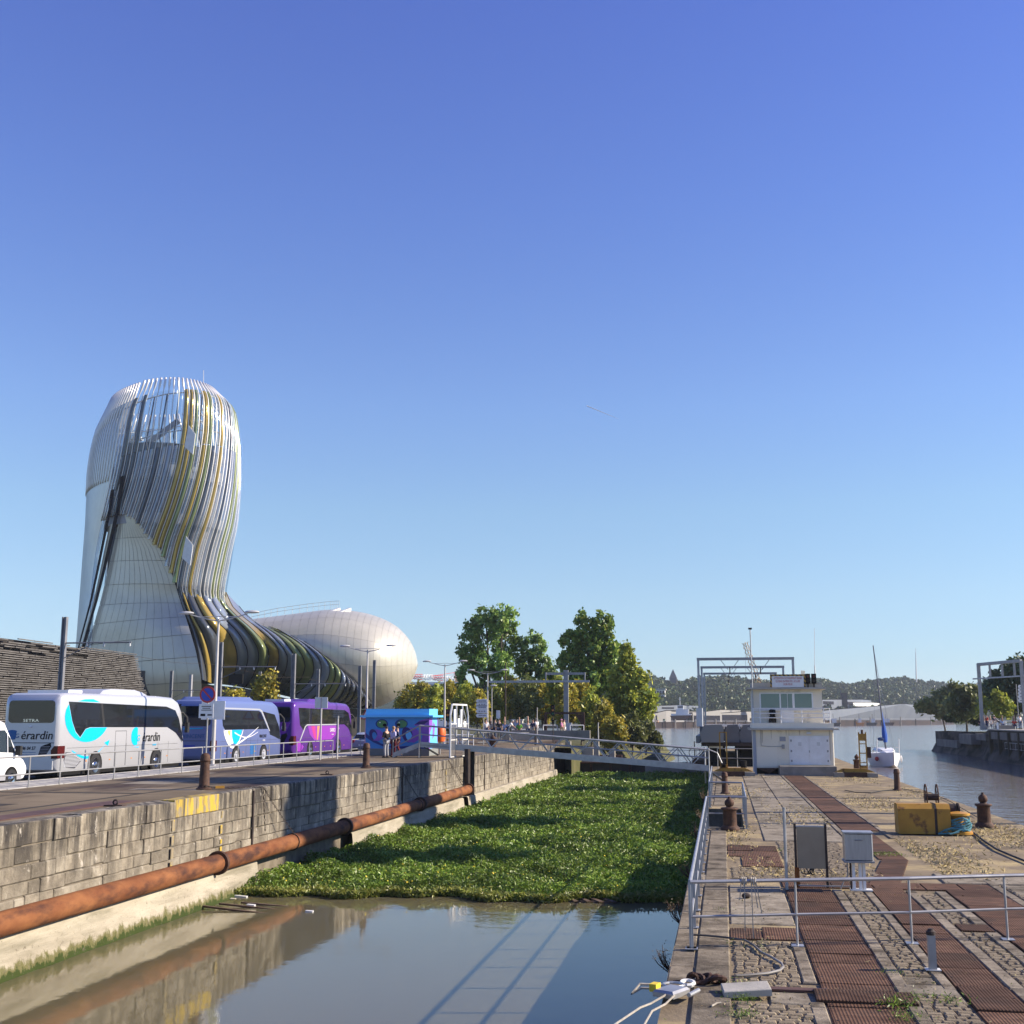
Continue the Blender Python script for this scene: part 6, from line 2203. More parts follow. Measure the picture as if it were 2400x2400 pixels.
# dead stalks on the island wall
l_dry = leafmat('dry_seed_heads', [(.2, .15, .08), (.28, .22, .12), (.14, .12, .06)])
GS2 = 'dry plants on the island wall'
for k, (px_, py_, h) in enumerate(((1597, 1945, .75), (1612, 1868, .9), (1590, 2115, .6), (1600, 2020, .45), (1570, 2215, .5), (1622, 1900, .6))):
    y_ = 3.9 * 2811 / (py_ - 1685)
    rs_ = np.random.RandomState(60 + k)
    t = thing('dry_plant', ['dry seeding plant on the island wall below the second bollard', 'tall dry plant on the island wall near the pit', 'dry yellow tuft on the island wall at the weed front', 'dry tuft low on the island wall beside the railing', 'thin dry stalks on the wall over the open water', 'dry plant on the island wall beside the pit'][k], 'plant', (XR, y_, -.5), GS2)
    q = MB()
    pts = []
    for j in range(9):
        e = V(-.08 - rs_.uniform(0, .3), rs_.uniform(-.3, .3), rs_.uniform(.5, 1) * h)
        q.tube([(0, 0, 0), e * .6 + V(-.05, 0, 0), e], [.012, .009, .004], 3)
        pts += [np.array(e) * rs_.uniform(.5, 1.05) + rs_.normal(size=3) * .04 for _ in range(24)]
    q.build('stem', m_iron).parent = t
    ob('leaves', leafmesh('leaves', np.array(pts), .016, .2, k, .4), l_dry, t)
# floating rubbish
for k, (px_, py_, L, rz, mt, lab) in enumerate(((1035 * .414 + 0, 2118, 0, 0, m_offwhite, ''),)):
    pass
def plank(px_, py_, L, w_, rz, mt, lab, name='driftwood', h=.05, cat='driftwood', group='driftwood at the weed edge'):
    g = G(px_, py_, WZ)
    t = MB().add([(-L / 2, -w_ / 2, 0), (L / 2, -w_ / 2 * .6, 0), (L / 2, w_ / 2, 0), (-L / 2, w_ / 2 * .8, 0), (-L / 2, -w_ / 2, h), (L / 2, -w_ / 2 * .6, h * .8), (L / 2, w_ / 2, h), (-L / 2, w_ / 2 * .8, h)], [(0, 3, 2, 1), (4, 5, 6, 7), (0, 1, 5, 4), (1, 2, 6, 5), (2, 3, 7, 6), (3, 0, 4, 7)]).build(name, mt)
    t.location = (g.x, g.y, WZ - .005)
    t.rotation_euler = (0, R(3), R(rz))
    return tag(t, lab, cat, group)
m_wood = M('bleached_wood', (.4, .36, .28), (.5, .46, .38), 4, .9)
m_woodd = M('wet_wood', (.09, .06, .04), (.14, .1, .07), 4, .8)
plank(512, 2107, 1.0, .14, 8, m_wood, 'pale forked driftwood branch at the left end of the weeds')
plank(560, 2103, .5, .12, -4, m_offwhite, 'white scrap of plastic caught in the left weeds', 'scrap', .06, 'scrap')
plank(495, 2118, .35, .2, 20, m_wood, 'small pale chip floating by the wall ledge')
plank(560, 2136, 2.3, .1, -9, m_woodd, 'long dark plank floating in front of the left weeds')
plank(590, 2128, 2.0, .08, -6, m_woodd, 'second dark plank floating just behind the long one')
plank(620, 2122, 1.4, .08, -2, m_woodd, 'shorter dark stick among the floating planks')
plank(588, 2125, .22, .14, 0, m_offwhite, 'white crumpled bit among the floating planks', 'scrap', .07, 'scrap')
plank(1215, 2102, 1.5, .2, 6, m_wood, 'pale flat driftwood at the middle of the weed front')
plank(1150, 2105, .6, .05, -3, m_wood, 'thin pale stick at the weed front')
plank(725, 2138, .2, .12, 0, m_offwhite, 'white scrap floating left of centre', 'scrap', .05, 'scrap')
g = G(1350, 2110, WZ)
t = thing('pallet', 'half sunken wooden slat pallet at the weed front', 'pallet', (g.x, g.y, WZ))
for k in range(6):
    MB().box((g.x - .9 + k * .36, g.y + (k % 2) * .02, WZ + .04), (.14, 1.0, .03), R(28)).build('slat', m_woodd, t)
MB().box((g.x, g.y - .3, WZ + .015), (2.2, .09, .03), R(2)).build('bearer', m_woodd, t)
MB().box((g.x, g.y + .3, WZ + .015), (2.2, .09, .03), R(2)).build('bearer', m_woodd, t)

# ================================================================== LOCK GATE AT THE FAR END
m_gate = M('lock_gate_dark_steel', (.03, .026, .024), (.06, .045, .038), .8, .7, .2)
t = thing('lock_gate', 'dark old lock gate closing the far end of the weedy lock', 'lock gate', (XL, 112, WZ))
MB().bx(-13.2, XR, 111.7, 112.3, WZ - .5, -.42).build('gate_leaf', m_gate, t)
MB().bx(-13.3, XR, 111.4, 112.8, -.42, -.25).build('top_beam', m_iron, t)
MB().bx(-7.2, XR + .1, 111.3, 111.69, WZ - .2, -.5).build('concrete_face', m_conc, t)
for k in range(7):
    x = -12.2 + 1.8 * k
    MB().bx(x - .12, x + .12, 111.5, 111.68, WZ, -.43).build('rib', m_iron, t)
railing('gate_railing', 'thin railing along the top of the far lock gate', [(-7.5, 112.6, -.25), (XR, 112.6, -.25)], 1.1, (.55,), .03, .025, m_steel2, 1.6)
t = thing('gate_abutment', 'pale concrete abutment with a dark opening at the far left corner of the lock', 'abutment', (-14, 108, WZ))
MB().bx(-17, XL - .02, 105.05, 112, WZ, LZ + .0).build('pier', m_islwall, t)
MB().bx(-14.6, -12.2, 112.85, 114, WZ, LZ - .45).build('concrete_face', m_concpale, t)
MB().bx(-14.7, -14.2, 112.4, 112.84, WZ, LZ + .1).build('corner_post', m_concpale, t)
for x in (-12.1, -10.6):
    MB().bx(x, x + .5, 112.85, 113.4, WZ, LZ + .1 if x < -11 else LZ - .6).build('stub_pillar', m_concpale, t)
MB().bx(-12.4, -9.5, 113.5, 114.2, .1, .35).build('beam', m_iron, t)

# ================================================================== FOOTBRIDGE
fb = thing('footbridge', 'grey steel truss footbridge sloping down from the left quay to the island', 'footbridge', (-15, 68.2, LZ))
A_, B_ = Vector((-15.6, 68.1, 2.08)), Vector((-1.0, 71.0, .86))
ax = (B_ - A_).normalized()
sd_ = Vector((-ax.y, ax.x, 0)).normalized()
NPAN = 9
for s in (-.6, .6):
    o_ = sd_ * s
    a, b_ = A_ + o_, B_ + o_
    q = MB().prism([a - V(0, 0, .12) - sd_ * .04, b_ - V(0, 0, .12) - sd_ * .04, b_ + V(0, 0, .2) - sd_ * .04, a + V(0, 0, .2) - sd_ * .04], sd_ * .08)
    q.build('side_beam', m_steel, fb)
    MB().tube([a + V(0, 0, 1.1), b_ + V(0, 0, 1.1)], .06, 6).build('top_rail', m_steel, fb, True)
    MB().tube([a + V(0, 0, .62), b_ + V(0, 0, .62)], .035, 6).build('mid_rail', m_steel, fb, True)
    for k in range(NPAN):
        p = a.lerp(b_, k / NPAN)
        q_ = a.lerp(b_, (k + .42) / NPAN)
        r_ = a.lerp(b_, (k + .95) / NPAN)
        MB().tube([p + V(0, 0, 1.08), q_ + V(0, 0, .18)], .04, 4).build('diagonal', m_steel, fb)
        MB().tube([q_ + V(0, 0, .18), r_ + V(0, 0, 1.08)], .03, 4).build('diagonal', m_steel, fb)
q = MB().prism([A_ - sd_ * .55 - V(0, 0, .05), A_ + sd_ * .55 - V(0, 0, .05), B_ + sd_ * .55 - V(0, 0, .05), B_ - sd_ * .55 - V(0, 0, .05)], (0, 0, .06))
q.build('deck', m_steel2, fb)
# platform and stairs on the left quay
S0 = A_ - ax * 1.8
for s in (-.6, .6):
    o_ = sd_ * s
    MB().prism([S0 + o_ - V(0, 0, .12), A_ + o_ - V(0, 0, .12), A_ + o_ + V(0, 0, .16), S0 + o_ + V(0, 0, .16)], sd_ * .05).build('side_beam', m_steel, fb)
    MB().tube([S0 + o_ + V(0, 0, 1.1), A_ + o_ + V(0, 0, 1.1)], .045, 6).build('top_rail', m_steel, fb)
    MB().tube([S0 + o_ + V(0, 0, .6), A_ + o_ + V(0, 0, .6)], .03, 6).build('mid_rail', m_steel, fb)
    foot = S0 - ax * 1.5
    foot.z = LZ
    MB().prism([foot + o_, S0 + o_ - V(0, 0, .14), S0 + o_ + V(0, 0, .14), foot + o_ + V(0, 0, .26)], sd_ * .05).build('stringer', m_steel, fb)
    MB().tube([foot + o_ + V(0, 0, 1.0), S0 + o_ + V(0, 0, 1.1)], .03, 6).build('stair_rail', m_steel2, fb)
    MB().tube([foot + o_ + V(0, 0, .55), S0 + o_ + V(0, 0, .6)], .022, 6).build('stair_rail', m_steel2, fb)
    for p, zt in ((foot, LZ + 1.0), (S0, S0.z + 1.1)):
        MB().cyl((p.x + o_.x, p.y + o_.y, LZ), (p.x + o_.x, p.y + o_.y, zt), .035, n=6).build('stair_post', m_steel2, fb)
    MB().tube([S0 + o_ + V(0, 0, -.1) + ax * .3, Vector((A_.x, A_.y, LZ + .05)) + o_ - ax * .7], .03, 4).build('brace', m_irondark, fb)
for k in range(4):
    p = foot.lerp(S0, (k + .6) / 4.4)
    MB().prism([p - sd_ * .6, p + sd_ * .6, p + sd_ * .6 + ax * .26, p - sd_ * .6 + ax * .26], (0, 0, .03)).build('stair_tread', m_steel2, fb)
MB().prism([S0 - sd_ * .6, S0 + sd_ * .6, A_ + sd_ * .6, A_ - sd_ * .6], (0, 0, .04)).build('deck', m_steel2, fb)
MB().cyl((-14.5, 67.6, WZ - .3), (-14.5, 67.6, 2.0), .17, n=10).build('support_post', m_irondark, fb)
MB().cyl((-14.5, 68.8, WZ - .3), (-14.5, 68.8, 2.0), .17, n=10).build('support_post', m_irondark, fb)
# rail return at the island end
q = MB().tube([B_ + sd_ * -.6 + V(0, 0, 1.1), B_ + sd_ * -.6 + ax * .5 + V(0, 0, .95), B_ + sd_ * -.6 + ax * .75 + V(0, 0, .4)], .035, 6)
q.build('end_rail', m_steel, fb)
for s in (-.6, .6):
    MB().cyl(B_ + sd_ * s + V(0, 0, -.86), B_ + sd_ * s + V(0, 0, 1.2), .05, n=6).build('end_post', m_steel, fb)
MB().prism([B_ - sd_ * .6 - V(0, 0, .05), B_ + sd_ * .6 - V(0, 0, .05), B_ + sd_ * .6 + ax * 1.2 - V(0, 0, .82), B_ - sd_ * .6 + ax * 1.2 - V(0, 0, .82)], (0, 0, .05)).build('end_ramp', m_steel2, fb)
# security gate frame
gt = thing('security_gate', 'tall pale security gate frame with chamfered top at the left end of the footbridge', 'gate', (-15, 68.2, LZ))
fd = Vector((.08, .997, 0)).normalized()
c0 = Vector((-15.15, 68.35, LZ))
W2 = 1.75
prof = [(-W2, .02), (-W2, 2.35), (-W2 + .35, 3.0), (W2 - .35, 3.0), (W2, 2.35), (W2, .02)]
pp = [c0 + fd * u + V(0, 0, z) for u, z in prof]
for a, b_ in zip(pp, pp[1:]):
    MB().tube([a, b_], .06, 4).build('frame_bar', m_white, gt)
for u in (-.6, .6):
    MB().tube([c0 + fd * u + V(0, 0, .4), c0 + fd * u + V(0, 0, 2.98)], .05, 4).build('frame_bar', m_white, gt)
for u0, u1, zs in ((-W2, -.6, (.05, 1.0, 1.9)), (.6, W2, (.05, 1.0, 1.9))):
    for z in zs:
        MB().tube([c0 + fd * u0 + V(0, 0, z), c0 + fd * u1 + V(0, 0, z)], .03, 4).build('cross_bar', m_white, gt)
for u in (-.95, .35):
    MB().box(c0 + fd * u + V(0, 0, 2.3), (.06, .34, .85), math.atan2(-fd.x, fd.y)).build('white_panel', m_white, gt)
q = MB()
for u in [-W2 + .1 * i for i in range(1, 12)] + [.6 + .1 * i for i in range(1, 12)]:
    q.tube([c0 + fd * u + V(0, 0, .05), c0 + fd * u + V(0, 0, 1.9)], .008, 3)
q.build('mesh_infill', m_steel2, gt)['kind'] = 'stuff'
q = MB().tube([c0 + fd * .1 + V(.1, 0, 1.2), c0 + fd * .1 + V(.2, 0, 2.7)], .03, 4).tube([c0 + fd * .5 + V(.5, 0, 1.2), c0 + fd * .5 + V(.1, 0, 2.7)], .03, 4)
q.build('gate_leaf', m_steel, gt)
# life buoy cabinet
g = G(1031, 1768, LZ)
t = thing('lifebuoy_box', 'bright orange lifebuoy box on a post right of the kiosk', 'lifebuoy box', g)
MB().cyl(g, g + V(0, 0, 1.0), .05, n=6).build('post', m_steel2, t)
MB().lathe([(.1, .75), (.3, .8), (.36, 1.1), (.36, 1.35), (.3, 1.62), (.1, 1.66)], g, 12, None).build('case', M('orange_plastic', (.75, .13, .02), rough=.45), t, True)

# ================================================================== PLATFORM AND STREET FURNITURE BEYOND THE QUAY
q = MB()
q.add([(-40, 105.01, LZ - .02), (-15.0, 105.01, LZ - .02), (-15, 120, LZ + .35), (-40, 120, LZ + .35)], [(0, 1, 2, 3)])
struct(q.build('far_quay_surface', m_quay))
PZ = LZ + .3
def at(px_, Y, z=None):
    p = P(px_, 1690, Y)
    return Vector((p.x, p.y, PZ if z is None else z))
a, b_ = at(1197, 108), at(1382, 109)
t = tag(MB().prism([a, b_, b_ + V(.0, .5, 0), a + V(0, .5, 0)], (0, 0, .85)).build('low_wall', m_conc), 'low grey concrete parapet wall behind the footbridge', 'wall')
a, b_ = at(1120, 104, LZ), at(1200, 107, LZ)
t = thing('crowd_barrier', 'grey bar fence along the quay left of the concrete parapet', 'fence', a)
MB().tube([a + V(0, 0, 1), b_ + V(0, 0, 1)], .03, 4).build('top_rail', m_steel2, t)
MB().tube([a + V(0, 0, .15), b_ + V(0, 0, .15)], .03, 4).build('bottom_rail', m_steel2, t)
for k in range(25):
    p = a.lerp(b_, k / 24)
    MB().cyl(p, p + V(0, 0, 1), .014, n=4).build('bar', m_steel2, t)
a, b_ = at(1202, 102, LZ), at(1240, 103, LZ)
t = thing('crowd_barrier', 'short grey bar fence in front of the concrete parapet', 'fence', a)
MB().tube([a + V(0, 0, 1.0), b_ + V(0, 0, 1.0)], .03, 4).build('top_rail', m_steel2, t)
MB().tube([a + V(0, 0, .15), b_ + V(0, 0, .15)], .03, 4).build('bottom_rail', m_steel2, t)
for k in range(14):
    p = a.lerp(b_, k / 13)
    MB().cyl(p, p + V(0, 0, 1.0), .014, n=4).build('bar', m_steel2, t)
for k, (x0, x1, lab) in enumerate(((1200, 1248, 'low white rail in front of the grey street cabinets'), (1273, 1306, 'white railing left of the height gauge pole'), (1336, 1368, 'pale railing right of the height gauge pole'), (1040, 1110, 'low white railing behind the footbridge gate'))):
    Y = 111 if k < 3 else 92
    a, b_ = at(x0, Y, PZ + .05 if k < 3 else LZ), at(x1, Y + .4, PZ + .05 if k < 3 else LZ)
    railing('white_railing', lab, [a, b_], .85 if k == 0 else 1.25 if k < 3 else .95, (.4, .7), .035, .04, m_white, 1.1)
t = thing('street_cabinet', 'taller grey street cabinet of the pair behind the sitting people', 'cabinet', at(1211, 114), 'street cabinets')
p = at(1211, 114)
MB().bx(p.x - .5, p.x + .55, p.y, p.y + .6, PZ, PZ + 1.75).build('box', m_concpale, t)
MB().bx(p.x - .58, p.x + .62, p.y - .05, p.y + .65, PZ + 1.75, PZ + 1.83).build('lid', m_offwhite, t)
p = at(1227, 114)
t = thing('street_cabinet', 'lower grey street cabinet of the pair, right of the taller one', 'cabinet', p, 'street cabinets')
MB().bx(p.x - .1, p.x + .55, p.y, p.y + .6, PZ, PZ + 1.4).build('box', m_concpale, t)
MB().bx(p.x - .15, p.x + .62, p.y - .05, p.y + .65, PZ + 1.4, PZ + 1.47).build('lid', m_offwhite, t)
# direction signs, left and right
def dirsigns(px0, px1, ys, Y, poleX, zb, lab, arrow=True):
    p = P(poleX, 1690, Y)
    t = thing('direction_sign', lab, 'road sign', (p.x, Y, zb), 'stacked direction signs')
    MB().cyl((p.x, Y + .06, zb), (p.x, Y + .06, P(poleX, ys[0] - 6, Y).z), .05, n=6).build('post', m_steel2, t)
    for k, y in enumerate(ys):
        a, b_ = P(px0, y + 4.4, Y), P(px1, y - 4.4, Y)
        h = b_.z - a.z
        o = MB().prism([(a.x + .12, Y, a.z), (b_.x, Y, a.z), (b_.x, Y, b_.z), (a.x + .12, Y, b_.z), (a.x, Y, (a.z + b_.z) / 2)], (0, .04, 0)).build('sign_arm', m_white, t)
        q = MB()
        n_ = 3 if k % 2 else 4
        for j in range(n_):
            xx = a.x + .25 + (b_.x - a.x - .35) * j / n_
            q.bx(xx, xx + (b_.x - a.x) * .14, Y - .012, Y - .004, a.z + h * .35, a.z + h * .65)
        q.build('sign_print', m_greyvent, o)['kind'] = 'stuff'
dirsigns(1115, 1142, (1643, 1651, 1658, 1667, 1677), 100, 1133, LZ, 'stack of five white direction signs left of the people on the quay')
dirsigns(2386, 2420, (1609.5, 1617, 1625, 1633, 1642), 168, 2388, RBZ, 'stack of white direction signs at the right picture edge')
# traffic lights
def traffic_light(px_, ytop, Y, zb, lab, h=3):
    p = P(px_, ytop, Y)
    t = thing('traffic_light', lab, 'traffic light', (p.x, Y, zb), 'traffic lights')
    MB().cyl((p.x, Y, zb), (p.x, Y, p.z), .05, n=6).build('pole', m_irondark, t)
    MB().bx(p.x - .16, p.x + .16, Y - .14, Y + .1, p.z - .95, p.z).build('housing', m_dark, t)
    for k, mt in enumerate((m_red2, m_amber, M('green_lens', (.02, .12, .06), rough=.2) if 'green_lens' not in bpy.data.materials else bpy.data.materials['green_lens'])):
        o = MB().cyl((p.x, Y - .16, p.z - .18 - .3 * k), (p.x, Y - .14, p.z - .18 - .3 * k), .1, n=10).build('lens', mt, t)
        MB().box((p.x, Y - .2, p.z - .06 - .3 * k), (.26, .14, .02)).build('visor', m_dark, t)
    MB().bx(p.x - .1, p.x + .1, Y - .14, Y + .05, p.z - 1.75, p.z - 1.3).build('repeater', m_dark, t)
traffic_light(1296, 1652, 106, PZ - .2, 'black traffic light left of the height gauge pole')
traffic_light(1050, 1662, 96, LZ - .1, 'traffic light behind the lamp left of the footbridge gate')
traffic_light(931, 1660, 100, LZ - .3, 'traffic light peeping over the kiosk roof')
# slim posts and small signs
for px_, yt, Y, r, mt, lab in ((1185, 1555, 118, .09, m_irondark, 'tall slim dark pole among the people beyond the footbridge'), (1153, 1608, 116, .05, m_pole, 'slim single headed lamp right of the direction signs'), (1259, 1660, 106, .05, m_pole, 'slim grey post before the yellow bushes'), (1402, 1695, 108, .06, m_pole, 'slim pale post at the corner of the far lock end'), (1255, 1707, 100, .1, m_irondark, 'black stub post on the quay beyond the footbridge')):
    p = P(px_, yt, Y)
    zb = PZ - .1 if Y > 106 else LZ - .02
    t = thing('slim_pole', lab, 'pole', (p.x, Y, zb))
    MB().cyl((p.x, Y, zb), p, r, r * .7, 6).build('shaft', mt, t)
    if px_ == 1153:
        MB().ball((p.x + .15, Y, p.z + .05), .35, .16, .09).build('lamp_head', m_lamp, t)
    else:
        MB().cyl(p, p + V(0, 0, .06), r * 1.05, n=6).build('cap', mt, t)
p = P(1168, 1675, 110)
t = thing('small_sign', 'small pale upright sign on a post left of the sitting people', 'sign', (p.x, 110, PZ))
MB().cyl((p.x, 110, PZ), p, .035, n=6).build('post', m_steel2, t)
MB().bx(p.x - .18, p.x + .18, 109.9, 109.93, p.z - .35, p.z + .4).build('plate', m_white, t)
# height gauge gantry
gz = 2.0
t = thing('height_gauge', 'grey steel T shaped pole with a long horizontal bar before the trees', 'gantry', (-16.1, 124, gz))
MB().bx(-16.35, -15.85, 123.9, 124.2, gz, 8.75).build('column', m_steel2, t)
MB().bx(-16.65, -15.55, 123.5, 124.6, gz - .4, gz + 1.3).build('footing', m_offwhite, t)
MB().bx(-24.3, -13.6, 123.7, 123.88, 7.45, 7.68).build('bar', m_steel, t)
MB().bx(-18.3, -14.0, 123.9, 124.0, 8.25, 8.5).build('upper_bar', m_steel2, t)
for x in (-18.2, -14.1):
    MB().bx(x - .06, x + .06, 123.7, 123.95, 7.69, 8.5).build('hanger', m_steel2, t)
# rusty frame behind
t = thing('steel_gantry', 'low rusty steel frame before the yellow bushes, behind the traffic light', 'frame', at(1276, 119))
a, b_ = P(1276, 1669, 119), P(1369, 1669, 119)
MB().bx(a.x, b_.x, 119, 119.25, a.z - .2, a.z).build('beam', m_iron, t)
for x in (a.x + .1, b_.x - .1):
    MB().bx(x - .14, x + .14, 119, 119.2, PZ - .3, a.z - .21).build('leg', m_iron, t)
MB().prism([(b_.x - .9, 119.05, a.z - .22), (b_.x - .25, 119.05, a.z - .22), (b_.x - .25, 119.05, a.z - 1.3)], (0, .12, 0)).build('gusset', m_iron, t)
# mushroom bollard on left quay behind the bridge
def mushroom(loc, lab, s=1.0):
    t = thing('mooring_bollard', lab, 'bollard', loc, 'old cast iron mooring bollards')
    MB().lathe([(.42, 0), (.42, .05), (.4, .1), (.3, .18), (.29, .75), (.31, .78), (.37, .8), (.38, .84), (.36, .87), (.16, .88), (.14, .92), (.2, 1.0), (.21, 1.08), (.17, 1.17), (.08, 1.22), (.06, 1.24), (.06, 1.29), (.02, 1.31)], loc, 18).build('casting', m_iron, t, True)
    if s != 1.0:
        t.scale = s
    return t
g = P(1178, 1748, 84)
mushroom((-15.6, 81, LZ), 'rusty bollard on the left quay seen through the footbridge rails', (.8, .8, .85))
for px_, Y in ((1152, 104), (1330, 106)):
    pass

# ================================================================== ISLAND: RAILINGS, CABINETS, POSTS
isr = railing('island_railing', 'galvanised railing along the lock edge and across the island foreground', [(-.66, 42.3, 0), (-.62, 20.48, 0)], 1.05, (.5,), .032, .032, m_steel, 1.95, .08, True)
isr2 = railing('island_railing', 'galvanised railing crossing the foreground paving with a rope tied to it', [(-.62, 20.46, 0), (1.1, 21.0, 0), (3.0, 21.55, 0), (4.66, 22.2, 0), (6.5, 22.8, 0), (8.3, 23.4, 0)], 1.05, (.5,), .02, .03, m_steel, 3, .1)
isr['label'] = 'galvanised railing running along the lock edge of the island'
railing('island_railing', 'galvanised railing fencing the square pit by the bollard', [(-.62, 42.4, 0), (.68, 42.4, 0), (.72, 52.1, 0), (-.66, 52.2, 0)], 1.05, (.5,), .032, .03, m_steel, 1.6, .07, True)
railing('island_railing', 'galvanised railing from the pit to the island end of the footbridge', [(-.68, 52.4, 0), (-.72, 69.6, 0)], 1.05, (.5,), .032, .03, m_steel, 1.9, .07, True)
railing('island_railing', 'thin grey railing in front of the swing bridge deck', [(-.5, 92, 0), (2.4, 92, 0)], 1.5, (.8,), .03, .03, m_steel2, 1.4)
# flaps of the pit
t = tag(MB().bx(PX0 + .05, PX1 - .05, PY0 + .0, PY0 + .12, -.5, .02).build('pit_curb', m_conc), 'concrete curb at the front of the railed pit', 'curb')

def put(b, name, mt, t, sm=False):
    o = b.build(name, mt, None, sm)
    o.parent = t
    return o
# rope on rail
t = thing('tied_rope', 'frayed white rope knotted round the foreground railing', 'rope', (.25, 20.75, 1.05))
q = MB()
for x0 in (-.02, .13):
    for k in range(3):
        q.tube([V(x0 + .03 * k + .045 * math.cos(a) * 0, .055 * math.cos(a), .055 * math.sin(a)) for a in [i * math.pi / 4 for i in range(8)]], .014, 4, True)
put(q, 'knot', m_rope, t)
for x0, L, sw in ((-.0, .22, .02), (.02, .78, -.02), (.13, .9, .0), (.16, .42, .06), (.2, .5, .08), (-.04, .3, -.03)):
    put(MB().tube([(x0, -.05, 0), (x0 + sw * .5, -.06, -L * .5), (x0 + sw, -.05, -L)], [.011, .009, .012], 4), 'strand', m_rope, t)
# lone post
t = thing('slim_post', 'slender galvanised pole standing left of the brown panel', 'post', (1.27, 27.7, 0))
put(MB().cyl((0, 0, 0), (0, 0, 1.72), .034, n=8), 'shaft', m_steel, t)
put(MB().cyl((0, 0, 1.72), (0, 0, 1.76), .038, n=8), 'cap', m_steel2, t)
put(MB().tube([(.03, 0, 1.5), (.1, 0, 1.52), (.12, 0, 1.45), (.08, 0, 1.4)], .008, 4), 'hook', m_steel, t)
# panel
m_tan = M('brown_beige_panel', (.3, .235, .155), (.35, .28, .19), 1.5, .5)
t = thing('panel_board', 'plain brown beige panel on two dark posts with cables below', 'panel', (1.85, 28.2, 0))
put(MB().bx(-.3, .31, -.02, .02, .4, 1.3), 'board', m_tan, t)
put(MB().bx(-.31, .32, -.03, .03, 1.3, 1.33), 'top_cap', m_steel, t)
for x in (-.335, .335):
    put(MB().bx(x - .025, x + .025, -.035, .035, 0, 1.37), 'post', m_irondark, t)
put(MB().bx(-.37, -.27, -.05, .05, 0, .42), 'rusty_foot', M('orange_rust', (.2, .07, .02), (.28, .1, .03), 4, .8), t)
for k in range(4):
    put(MB().tube([(-.24 + .07 * k, 0, .4), (-.22 + .07 * k, -.03, .3 - .03 * (k % 2)), (-.1 + .05 * k, -.03, .28), (-.02 + .02 * k, 0, .4)], .012, 4), 'cable', m_black, t)
put(MB().bx(-.3, .9, -.06, -.03, .02, .05), 'sill_bar', m_steel2, t)
# steel box
t = thing('metal_cabinet', 'brushed steel junction box standing on white legs', 'cabinet', (2.84, 27.9, 0))
put(MB().bev(-.3, .3, -.22, .22, .64, 1.22, .02, '-y'), 'box', M('brushed_steel', (.36, .36, .37), (.44, .44, .45), 2, .38, .7, 0, None, (8, 8, 1)), t)
put(MB().bx(-.32, .32, -.25, .25, 1.22, 1.25), 'lid', m_steel, t)
put(MB().bx(-.33, .32, -.26, .24, .6, .64), 'base_tray', m_steel2, t)
for x in (-.12, .02, .1):
    put(MB().bx(x - .03, x + .03, -.12, .02, .02, .6), 'leg', m_white, t)
put(MB().bx(-.2, .26, -.2, .12, 0, .025), 'foot_plate', m_offwhite, t)
put(MB().tube([(-.07, -.235, 1.08), (-.07, -.26, 1.08), (.09, -.26, 1.08), (.09, -.235, 1.08)], .01, 4), 'handle', m_steel2, t)
put(MB().tube([(-.24, 0, .62), (-.24, 0, .3), (-.34, 0, .16), (-.4, 0, .02)], .014, 5), 'conduit', m_steel2, t)
put(MB().tube([(-.18, -.05, .62), (-.18, -.05, .02)], .02, 5), 'conduit', m_irondark, t)
# stub post
t = thing('stub_post', 'short square galvanised post with a dark cap on the foreground kerb', 'post', (2.98, 19.42, 0))
put(MB().bx(-.055, .055, -.055, .055, .012, .5), 'shaft', m_steel, t)
put(MB().lathe([(.07, .5), (.07, .55), (.045, .57), (.04, .59)], n=12), 'cap', m_irondark, t)
put(MB().bx(-.11, .11, -.09, .09, 0, .012), 'foot_plate', m_offwhite, t)
# mooring bollards
mushroom((.12, 41.95, 0), 'rusty round headed bollard in front of the railed pit', (.78, .78, .84))
mushroom((8.85, 44.6, 0), 'dark round headed bollard right of the yellow winch', (.76, .76, .9))
mushroom((9.5, 91, 0), 'small distant round headed bollard left of the white sailboat', (.8, .8, .9))
bollard_tall('tall_bollard', (-.02, 61.9, 0), 'tall rusty bollard inside the island railing beyond the pit', 1.08, 'tall bollards on the island')
bollard_tall('tall_bollard', (8.93, 66.4, 0), 'tall dark bollard at the river edge of the island', 1.12, 'tall bollards on the island')

# ---- yellow winch
t = thing('capstan_winch', 'worn yellow electric capstan winch with a black strap and teal rope', 'winch', (6.5, 41.9, 0))
pr = [(-.42, 0), (-.42, .8), (-.26, .95), (.3, .95), (.42, .8), (.42, 0)]
put(MB().prism([(-.95, y, z) for y, z in pr], (1.15, 0, 0)), 'housing', m_yellow, t)
put(MB().prism([(.2, y * 1.03, z * 1.015) for y, z in pr], (.07, 0, 0)), 'strap', m_irondark, t)
put(MB().prism([(.28, y, z) for y, z in pr], (.42, 0, 0)), 'gear_housing', m_yellow, t)
put(MB().lathe([(.44, 0), (.44, .07), (.4, .1), (.28, .12), (.2, .3), (.2, .5), (.3, .58), (.38, .6), (.38, .66), (.2, .7), (.05, .72)], (.98, -.1, 0), 20), 'capstan_drum', M('bright_yellow_paint', (.5, .28, .03), (.42, .2, .03), 3, .45), t, True)
put(MB().cyl((.7, .15, .68), (.95, .15, .68), .26, n=14).cyl((1.02, .15, .68), (1.06, .15, .68), .3, n=14), 'pulley', m_irondark, t)
